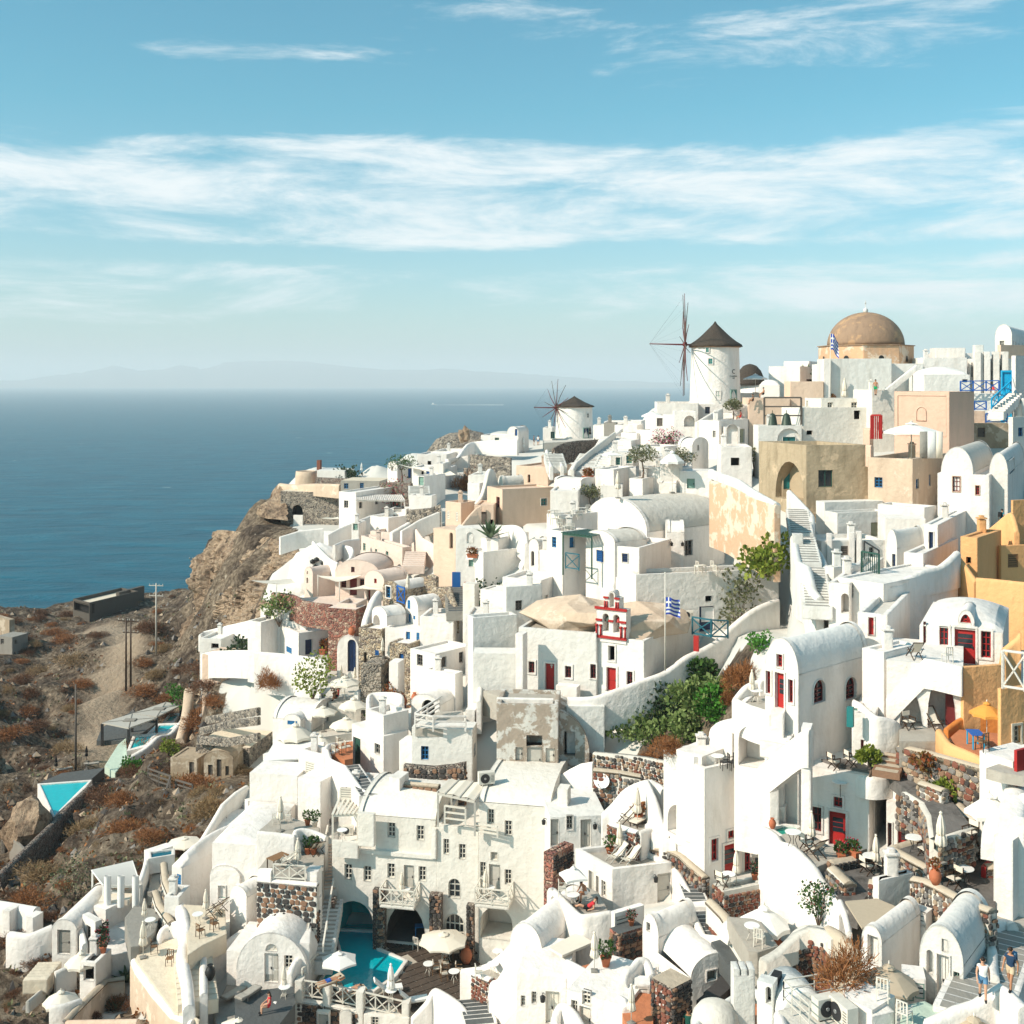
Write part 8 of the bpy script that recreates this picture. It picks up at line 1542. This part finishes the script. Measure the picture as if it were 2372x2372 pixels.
for T,k,x,y,lb,s in((T8,'box',562,690,'terracotta flower box, leftmost of three on the stone wall',1),(T8,'box',655,675,'terracotta flower box, middle of three on the stone wall',1),(T8,'box',738,655,'terracotta flower box, rightmost of three on the stone wall',1),(T8,'jarp',1270,890,'big clay urn with red plant on the curved rubble wall',.8),(T5,'jar',1545,1480,'red clay jar at the stone pillar of the pool patio',1.2),(T6,'pot',685,1510,'potted shrub beside the red stone planter',1.2),(T6,'pota',900,1270,'potted plant in the deck chair nook',1.3),(TB,'pot',655,1500,'potted shrub on the terracotta patio',1.3),(T6,'potd',1765,1730,'small flower pot on the villa ledge',.9),(T9,'jard',1568,1600,'black jar at the foot of the sand stairs',1),(T5,'pot',362,450,'green pot plant on the wooden pot terrace',1.1),(T5,'potw',415,460,'yellow plant in a white pot on the wooden pot terrace',1.2),(T5,'pot',362,610,'left potted bush above the deck chairs',1.3),(T5,'pot',405,610,'right potted bush above the deck chairs',1.3),(T4,'jar',1075,455,'red clay jar before the stone house',1.1),(T4,'jar',1160,385,'clay jar on the white wall right of the stone house',.9),(T4,'pota',570,700,'red potted bush under the top parasol',1.3),(T1,'potb',1415,1082,'orange heather pot, leftmost before the large windmill',1.2),(T1,'potb',1508,1086,'orange heather pot, middle before the large windmill',1.3),(T1,'potb',1580,1088,'orange heather pot, rightmost before the large windmill',1.1),(T2,'jarp',505,1030,'terracotta pot by the white corner pier',1.1),(T1,'boxd',520,1595,'flower box at the foot of the narrow staircase',1.6),(T3,'boxd',1592,1262,'red flower pot on the white courtyard wall',1.3),(T3,'jar',1545,1420,'red jar beside the blue gate',1.1),(T4,'boxd',490,365,'dry plant box by the navy doors',2.),(T3,'jar',690,1760,'clay pot on the white terrace below the red stone base',1.),(T5,'potd',165,1920,'terracotta plant pot at the bottom edge left of the hotel',1.6),(T7,'jar',55,1300,'red clay jar in the niche above the plunge pool',.6),(T8,'jar',95,930,'clay jar in the small wall niche',.9),(TB,'potd',845,1075,'small pot on the corner of the red stone cube',.8)):tile(*T);F(k,x,y,rnd.uniform(0,180),lb,None,s)
tile(*T9)
for i,y in enumerate((1170,1230,1285,1340,1400)):F('potd',758+i*3,y,0,'red flower pot, %s of the row on the white terrace'%('first','second','third','fourth','last')[i],'red flower pots on the white terrace',1.2)
for T,k,x,y,rz,lb,s in((T4,'ac',1695,1310,-75,'air conditioner above the cloth covered pergola',1.3),(T8,'ac',460,1880,-70,'air conditioner with round fan, left of three at the bottom',1.2),(T8,'ac',585,1830,-160,'air conditioner, tallest of three at the bottom',1.3),(T8,'ac',640,1925,-160,'air conditioner, lowest of three at the bottom',1.),(TA,'ac',1268,1060,-90,'air conditioner beside the navy notice door',1.),(T5,'ac',660,520,-90,'air conditioner under the hotel corner pergola',1.),(T6,'dish',630,1090,240,'white satellite dish before the rubble wall',1.15),(TE,'dish',1000,935,200,'satellite dish below the restaurant',1.1),(T1,'dish',705,1175,240,'satellite dish on the domed house by the sea',1.5)):tile(*T);F(k,x,y,rz,lb,None,s)
def wall_at(x,y):h=SC.ray_cast(DG,EYE,ray(x,y).normalized());return h[1],h[2]
for T,x,y,lb in((T6,215,1280,'black lantern left of the grey service door'),(T6,570,1305,'black lantern right of the grey double doors'),(T6,1018,1695,'black lantern beside the corner house door'),(TA,1225,500,'black lantern right of the navy door'),(TA,1130,500,'black lantern left of the navy door'),(TB,188,1700,'lantern over the plank doors')):tile(*T);p,n=wall_at(x,y);put('lamp',p,math.atan2(n.y,n.x),lb,None,1.3)
# plants
for T,fn_,a in((T6,bush,('large green fig bush beside the church wall',1130,420,None,5.2,3.6,'leaf_dark',1500,.36)),(T6,bush,('pale leaved fig bush in the middle of the garden slope',1330,520,None,4.8,3.6,'leaf_pale',1500,.36)),(T6,bush,('bright green bush at the right of the garden slope',1480,490,None,3.6,2.8,'leaf_bright',1300,.26)),(T6,bush,('tall dark fig bush at the top of the garden slope',1400,300,None,4.6,3.6,'leaf_green',1400,.36)),(T6,bush,('low pale bush at the foot of the church wall',950,680,None,4.8,2.,'leaf_pale',1200,.32)),(T6,bush,('pale bush beside the roof plunge pool',1260,680,None,3.4,1.8,'leaf_pale',800,.32)),(T6,bush,('small blue green bush beside the long sweeping wall',1790,50,None,1.9,1.9,'leaf_bright',500,.2)),(T6,dry,('round orange dry bush below the church wall',640,770,None,4.6,3.)),(T6,dry,('orange dry bush above the upper rubble wall',1000,790,None,3.6,1.8)),(T6,dry,('low orange dry bush nearest the roof plunge pool',1110,800,None,3.2,2.4)),(T6,dry,('tall orange dry bush beside the barrel vaulted house',1650,270,None,4.4,4.4)),(T6,dry,('lower orange dry bush at the terrace parapet',1560,380,None,2.6,2.4)),(TA,bush,('green bamboo like bush at the worn orange wall',1860,748,None,4.2,4.,'leaf_lime',1000,.4)),(TA,bush,('thin dark tree against the worn orange wall',1640,735,None,4.6,6.,'leaf_olive',700,.3)),(T8,bush,('leafy green bush in the white planter wall',1030,930,None,2.,1.5,'leaf_green',600,.18)),(T8,bush,('bright green creeper beside the lattice box',1310,1210,None,1.2,1.3,'leaf_bright',600,.18)),(T8,bush,('red leaved shrub in the stone planter',1230,100,None,2.2,1.4,'red_leaf',500,.2)),(T8,bush,('yellow green shrub in the stone planter',1320,120,None,1.6,1.2,'leaf_lime',350,.2)),(T8,dry,('large rust coloured dry bush above the air conditioners',590,1640,None,3.6,3.)),(T8,dry,('second rust coloured dry bush beside the red stone slope',430,1600,None,1.8,1.6)),(T3,dry,('orange dry bush on the ridge wall',1530,640,None,6.,6.)),(T3,dry,('brown dry bush behind the fort terrace',740,620,None,6.,4.5,'dry_dark')),(T3,bush,('dark green bush on the fort terrace',665,660,None,5.,3.4,'leaf_dark',500,.4)),(T3,bush,('dark fir like shrub above the garden house',1690,1480,None,5.,5.6,'leaf_dark',900,.3)),(T3,bush,('flowering shrub over the white cliff house',150,1770,None,4.4,4.,'leaf_pale',600,.3)),(T4,dry,('orange dry bush in front of the white perimeter wall',70,610,None,4.4,4.)),(T4,bush,('yellow green bush at the slanted white wall',400,700,None,3.8,5.,'leaf_lime',700,.26)),(T4,bush,('green plant bed bush beside the parasols',920,650,None,3.4,1.6,'leaf_green',500,.24)),(T4,bush,('brown green bush below the clay jar',990,600,None,2.6,2.6,'red_leaf',500,.24)),(TD,bush,('palm like dark bush on the cliff terrace',1790,980,None,5.,4.6,'leaf_dark',700,.4)),(T9,bush,('bare grey green thorn bush on the brown slope',560,1010,None,5.4,4.4,'leaf_olive',700,.16)),(T9,dry,('straw coloured dry bush by the white stair parapet',1510,400,None,5.,4.2,'dry_tan')),(T9,dry,('orange dry bush in the walled bed',890,1790,None,2.8,2.)),(T9,dry,('dark dry bush in the walled bed',720,1810,None,2.,1.2,'dry_dark')),(TD,bush,('green shrub left of the stepped pools wall',1320,1390,None,4.,3.6,'leaf_bright',500,.3)),(TD,bush,('green shrub below the stepped pools',970,1890,None,3.,1.6,'leaf_bright',600,.3)),(TD,bush,('lime green shrub beside the tan retaining wall',1260,1770,None,2.4,2.,'leaf_lime',500,.26))):
    tile(*T);b=list(a[4:]);q=.7 if fn_==dry else 1.;b[0]*=q;b[1]*=q*.85;fn_(a[0],0,0,0,*b,P=foot(a[1],a[2]))
for T,x,y,h,w,lf,lb in((T1,1605,1085,2.6,2.,'leaf_olive','small olive tree at the large windmill door'),(T1,1240,1360,3.2,2.6,'leaf_olive','potted olive tree below the creeper niche'),(T1,930,1630,3.4,3.,'leaf_olive','twisted olive tree above the pointed house'),(T1,535,1770,2.6,3.2,'leaf_olive','pale bushy tree in a planter below the narrow stairs'),(T1,1755,1440,3.2,3.,'leaf_olive','olive tree left of the ochre house'),(T7,780,930,1.5,1.1,'leaf_lime','tiny tree on the gravel above the flower box house'),(T3,1065,690,4.6,4.4,'leaf_green','round green tree beside the arched chapel like house')):tile(*T);small_tree(lb,0,0,0,h,w,lf,P=foot(x,y))
for T,x,y,R,lb in((T2,320,900,2.4,'large agave on the white house left of the dome'),(T2,385,900,2.2,'second agave on the white house left of the dome'),(T9,945,1600,1.3,'grey green agave in the walled bed'),(T9,860,1640,1.,'small agave in the walled bed'),(T3,1725,1120,2.2,'yellow green agave on the courtyard wall')):tile(*T);agave(lb,0,0,0,R,P=foot(x,y)+UP*.1)
tile(*T1);bush('bright pink bougainvillea left of the creeper cube',0,0,0,4.6,2.6,'leaf_green',300,.24,flower='flower_pink',nf=420,P=foot(1085,1185));bush('small pink bougainvillea hanging at the creeper cube',0,0,0,2.6,3.,'leaf_green',150,.22,flower='flower_pink',nf=220,P=foot(1160,1220));tile(*T3);bush('dark red bougainvillea over the long pergola',0,0,0,7.,4.6,'leaf_olive',260,.3,flower='flower_red',nf=420,P=foot(1010,880))
tile(*T8);bush('climbing rose with red flowers over the red doors',0,0,0,2.,2.3,'leaf_green',650,.15,flower='flower_red',nf=60,P=wall_at(410,1170)[0]+Vector((-.15,-.3,0)),lobes=8)
# people
for T,x,y,rz,lb,kw in((T1,1505,1580,20,'woman in white top beside the man raising a camera',dict(top='cloth_white',bottom='cloth_white',long=True)),(T1,1556,1590,200,'man in black holding up a camera on the wall path',dict(pose='photo',top='cloth_black',bottom='cloth_black',sleeves=True,trousers=True)),(T1,1660,1110,160,'person in orange sitting under the large windmill',dict(pose='sit',top='cloth_red',bottom='cloth_red')),(T1,1752,1085,180,'person in black sitting by the windmill steps',dict(pose='sit',top='cloth_black',bottom='cloth_black')),(T1,1832,1035,180,'tanned person sitting below the white parasol by the windmill',dict(pose='sit',bottom='cloth_black')),(T2,125,1030,180,'sunbathing person reclining on the peach wall',dict(pose='recline',bottom='cloth_black')),(T2,825,1020,60,'man in green shorts with bare back by the green double door',dict(pose='walk',bottom='cloth_green')),(T2,1705,985,200,'woman in red and white behind the blue railing',dict(top='cloth_red',bottom='cloth_white',dress=True)),(T2,1768,1912,20,'woman in turquoise carrying a black backpack',dict(pose='walk',top='cloth_teal',bottom='cloth_teal',bag='cloth_black',trousers=True)),(T1,118,1390,0,'person in dark clothes left of the small windmill',dict(top='cloth_navy',bottom='cloth_black')),(T1,150,1390,90,'person in white shirt left of the small windmill',dict(top='cloth_white',bottom='denim',sleeves=True)),(T4,1090,725,180,'man in dark shorts lying on the white plunge pool terrace',dict(pose='lie',bottom='cloth_navy')),(T5,525,1655,210,'man in blue trunks lying by the hotel pool',dict(pose='lie',bottom='cloth_blue')),(T5,680,1690,215,'woman in white bikini lying by the hotel pool',dict(pose='lie',bottom='cloth_white',long=True)),(T5,75,1850,200,'woman in red top sitting on the bottom left terrace',dict(pose='sit',top='cloth_red',bottom='cloth_red',long=True)),(TB,505,1010,215,'bare chested man leaning over the balcony table',dict(pose='lean',bottom='cloth_white')),(TB,520,1080,170,'woman reclining on the balcony under the square parasol',dict(pose='recline',bottom='cloth_black',top='cloth_red',long=True)),(TB,1270,1990,250,'person in green shirt and red shorts by the stone cube',dict(top='cloth_green_dark',bottom='cloth_red',sleeves=True)),(TB,1135,1990,30,'person in white shirt at the bottom of the stone cube',dict(top='cloth_white',bottom='denim',sleeves=True)),(T8,1625,1755,250,'woman in white top and denim shorts walking down the stairs',dict(pose='walk',top='cloth_white',bottom='denim',long=True,s=.88)),(T8,1832,1680,220,'man in navy shirt with backpack and sand shorts on the stairs',dict(pose='walk',top='cloth_navy',bottom='cloth_sand',sleeves=True,bag='denim',s=.88)),(T4,590,720,180,'person in red sitting under the top cream parasol',dict(pose='sit',top='cloth_red',bottom='cloth_black'))):
    tile(*T);p=foot(x,y);L=kw.get('pose')in('lie','recline')
    if L and T==T5:p=p+UP*.36 if p.z<PZ+.3 else p
    person(lb,0,0,0,rz,P=p,skin='skin_pale' if 'woman' in lb else 'skin',hair='hair',**kw)
# sails, bells, poles, rails, boat
tile(*T3)
sail('cream shade sail over the rose courtyard',[(440,1395,126),(765,1390,124),(600,1440,121)],poles=(0,2));sail('second cream shade sail before the rose arched house',[(615,1490,119),(780,1465,121),(925,1490,118)]);sail('long white shade sail on the cliff edge',[(-60,1430,122),(130,1455,119),(280,1445,124),(240,1415,128)],poles=(1,));sail('white shade sail below the chapel like house',[(1030,560,165),(1180,600,160),(1480,640,158)]);sail('second white shade sail on the ridge terrace',[(1230,650,157),(1400,590,160),(1470,640,156)]);sail('small tan shade sail over the slanted poles',[(425,960,148),(600,970,146),(590,955,150)])
pergola('long white slatted pergola below the fort',[(725,835),(1085,840),(1060,800),(725,800)],155,26,3.,'white',w=.16)
tile(*TA);railing('blue railing in front of the navy notice door',[pt(1300,1190,90.5),pt(1440,1215,88.5),pt(1565,1220,89.5)],1.4,'x','rail_teal',bay=1.6,r=.06);railing('teal crossed railing left of the navy shutters',[pt(355,700,98.5),pt(455,715,97)],1.4,'x','rail_teal',bay=1.4);block('red gate leaf beside the church wall',1308,(1345,1205),'m.2',87.6,1310,60,mat='red',name='gate',cat='gate',ext=.1);m=M();p,n=wall_at(1410,1040);e=UP.cross(n);m.frame(p+n*.03,e*.55,UP*.62,n*.02);nb=tag(m.build('notice_board','cloth_white'),'white notice with blue lines on the navy door','notice')
pergola('green slatted trellis over the restaurant corner',[(335,440),(550,465),(690,435),(480,415)],99,9,3.6,'green',(0,1,2,3),None,w=.3)
b1=boulder('broad tan boulder form standing in for the roof and earth slope behind the church',470,1040,92,7.5,1.5,4);b2=boulder('smaller tan boulder form standing in for the slope behind the red trimmed bell wall',900,1090,91,8.,1.3,6)  # boulder meshes standing in for the roof and earth slope here
for b in(b1,b2):b.data.materials[0]=MAT['tanned']
tile(*TC);railing('green picket gate in the lane by the rough walls',[pt(722,775,78),pt(850,800,77)],1.9,'v','green',bay=4,r=.06,cat='gate',name='picket_gate');railing('sloping dark stair rail above the picket gate',[pt(740,630,81),pt(850,700,80)],1.3,'n','iron',bay=1.5)
tile(*T3);railing('white picket gate below the peach gateway',[pt(1340,1290,122),pt(1430,1290,121)],2.2,'v','white',bay=6,r=.09,cat='gate',name='picket_gate');railing('blue railing at the stone vault house',[pt(1030,1590,112),pt(1085,1610,111)],1.6,'x','bluepaint',bay=1.2,r=.06)
tile(*T2);zr=[pt(x,1235,121)for x in(-5,270)];railing('weathered bell rack rail above the blind arch',zr,2.9,'h','oldwood',bay=4,r=.09,cat='bell rack',name='bell_rack')
for i,x in enumerate((55,160)):p=pt(x,1135,120.8);b=thing('church_bell','bronze bell hanging %s in the bell rack'%('left','right')[i],'bell',p);m=M();m.lathe([(.75,-1.75),(.55,-1.5),(.42,-.7),(.25,-.3),(.04,-.2),(.04,.1)],16,p);m.build('bell_body','bronze',b)
railing('red slatted gate beside the pink fence wall',[pt(795,1342,105),pt(866,1342,104.5)],2.2,'v','red',bay=5,r=.1,cat='gate',name='slatted_gate')
for i,(x,w_,c_)in enumerate(((1185,60,'greystone'),(1240,70,'cloth_white'),(1300,50,'canvas'))):p=pt(x,1320,101);m=M();m.rings([[p+Vector((w_*.0062*math.cos(a),.12*math.sin(a),z))for a in[2*PI*k/10 for k in range(10)]]for z in(-2.,-1,.4)]);tag(m.build('laundry',c_),'%s sheet of washing hung under the big canvas parasol'%('grey','white','cream')[i],'laundry')
def upole(label,x,y0,y1,D,arms=1,mat='oldwood'):
    p=pt(x,y1,D);h=(y1-y0)/TS/2609.2*D;r=thing('utility_pole',label,'utility pole',p);m=M();m.tube(p-UP,p+UP*h,.16,.11,8);m.build('pole',mat,r)
    for k in range(arms):z=h-.4-k*1.6;m=M();m.bar(p+UP*z+Vector((-1.2,.2,0)),p+UP*z+Vector((1.2,-.2,0)),.12);m.build('cross_arm',mat,r);m=M();[m.tube(p+UP*z+Vector((q,-q/6,0)),p+UP*(z+.3)+Vector((q,-q/6,0)),.05)for q in(-1.1,-.5,.5,1.1)];m.build('insulator','woodgrey',r)
tile(*TD);upole('left dark pole of the transformer pair on the scrub',940,745,1235,158,1,'darkwood');upole('right dark pole of the transformer pair on the scrub',975,750,1205,161,2,'darkwood');upole('pale utility pole beside the dirt road',1165,485,960,178,2,'woodgrey');upole('dark utility pole at the foot of the cliff',1455,290,580,215,2,'darkwood');upole('thin leaning pole left of the dirt road',565,1240,1830,138,0,'oldwood')
tile(*T9);stairs('wooden stair on the rock slope below the ruined house',(1250,395,104),(1290,215,110),1.3,11,'oldwood','woodgrey',thick=.08);railing('crooked wooden fence at the top of the rock slope',[pt(x,y,D)for x,y,D in((1105,130,113),(1270,190,110.5),(1215,380,104.5))],1.4,'h','oldwood',bay=2.2,r=.07);railing('short wooden fence right of the wooden stair',[pt(1310,210,110),pt(1435,250,107)],1.3,'h','oldwood',bay=2.,r=.07)
tile(*T4);railing('white slatted deck railing above the round tower wall',[pt(x,y,D)for x,y,D in((1165,930,85.6),(1300,950,85.2),(1540,950,85.4))],1.15,'h','white',bay=2.2,r=.07);railing('white sloping deck railing beside the dark arched door',[pt(1165,920,86),pt(1345,800,89.5)],1.1,'h','white',bay=2.,r=.07)
tile(*T3);b=pt(1300,118,5300);r=thing('motor_boat','small white motor boat with foaming wake far out at sea','boat',Vector((b.x,b.y,0)));b.z=0;m=M();m.hexa([b+Vector(q)for q in((-9,-2.5,-.5),(10,-1.5,-.5),(10,1.5,-.5),(-9,2.5,-.5))],[b+Vector(q)for q in((-11,-4,4),(15,-3,4),(15,3,4),(-11,4,4))]);m.box(b+Vector((-1,0,7)),10,5,6);m.build('hull','cloth_white',r);m=M();m.poly([b+Vector(q)for q in((10,-14,.4),(330,-40,.4),(330,50,.4),(10,20,.4))]);m.build('wake','cloth_white',r)
for o in list(PROTO.values()): # drop what was never set down
    k=[q for q,v in PROTO.items()if v==o][0]
    if k not in USED:
        for c in KIDS.get(o.name,()):bpy.data.objects.remove(c)
        bpy.data.objects.remove(o)
def exec_scatter(hz):
    tile(0,0,1932/2372);r=random.Random(5);big=[]
    def ok(p):
        q=hz(p.x,p.y);return q[1]>.55 and q[2]<.25
    n=0
    for _ in range(2600):
        if n>170:break
        x=r.uniform(0,560);y=r.uniform(1120,1900)
        if x>330 and y<1230:continue
        p=hit(hz,x,y,60)
        if not p or not ok(p):continue
        w=r.choice((1.2,1.8,2.6,3.6,4.6))*r.uniform(.8,1.25)*min(1.5,.3+p.y/150);mat=r.choices(('dry','dry_dark','dry_tan'),(4,5,3))[0]
        if any((p-q).length<(w+v)*.36 for q,v in big):continue
        big.append((p,w));n+=1
        where='by the road' if y<1250 else 'on the upper slope' if y<1450 else 'on the bare slope' if y<1700 else 'at the bottom left'
        dry('%s %s round dry bush on the rocky ground %s'%('wide' if w>3.4 else 'small' if w<1.9 else 'middling',{'dry':'rust coloured','dry_dark':'dark brown','dry_tan':'straw coloured'}[mat],where),0,0,0,w,w*r.uniform(.28,.42),mat,'dry bushes %s'%where,P=p,gnd=False)
    m=M();s=M()
    for _ in range(9000):
        x=r.uniform(0,600);y=r.uniform(1110,1932);p=hit(hz,x,y,60)if r.random()<.30 else None
        if not p or not ok(p):continue
        if r.random()<.6:
            a=r.uniform(.15,.6)*min(1.4,.3+p.y/140);q=[p+Vector((math.cos(k*1.26+a)*a*r.uniform(.7,1.2),math.sin(k*1.26+a)*a*r.uniform(.7,1.2),0))for k in range(5)];t=p+Vector((r.uniform(-.2,.2)*a,0,a*r.uniform(.5,1)))
            for k in range(5):s.poly([q[k]-UP*.1,q[(k+1)%5]-UP*.1,t],r.randrange(3))
        else:leaves(m,p+UP*.15,(.5,.5,.25),9,.35,r.randrange(3),r=r)
    tag(s.build('loose_stones',['stone_grey','stone_tan','stone_dark']),kind='stuff');tag(m.build('dry_ground_cover',['dry_dark','dry','leaf_olive']),kind='stuff')
exec_scatter(hz);haze()
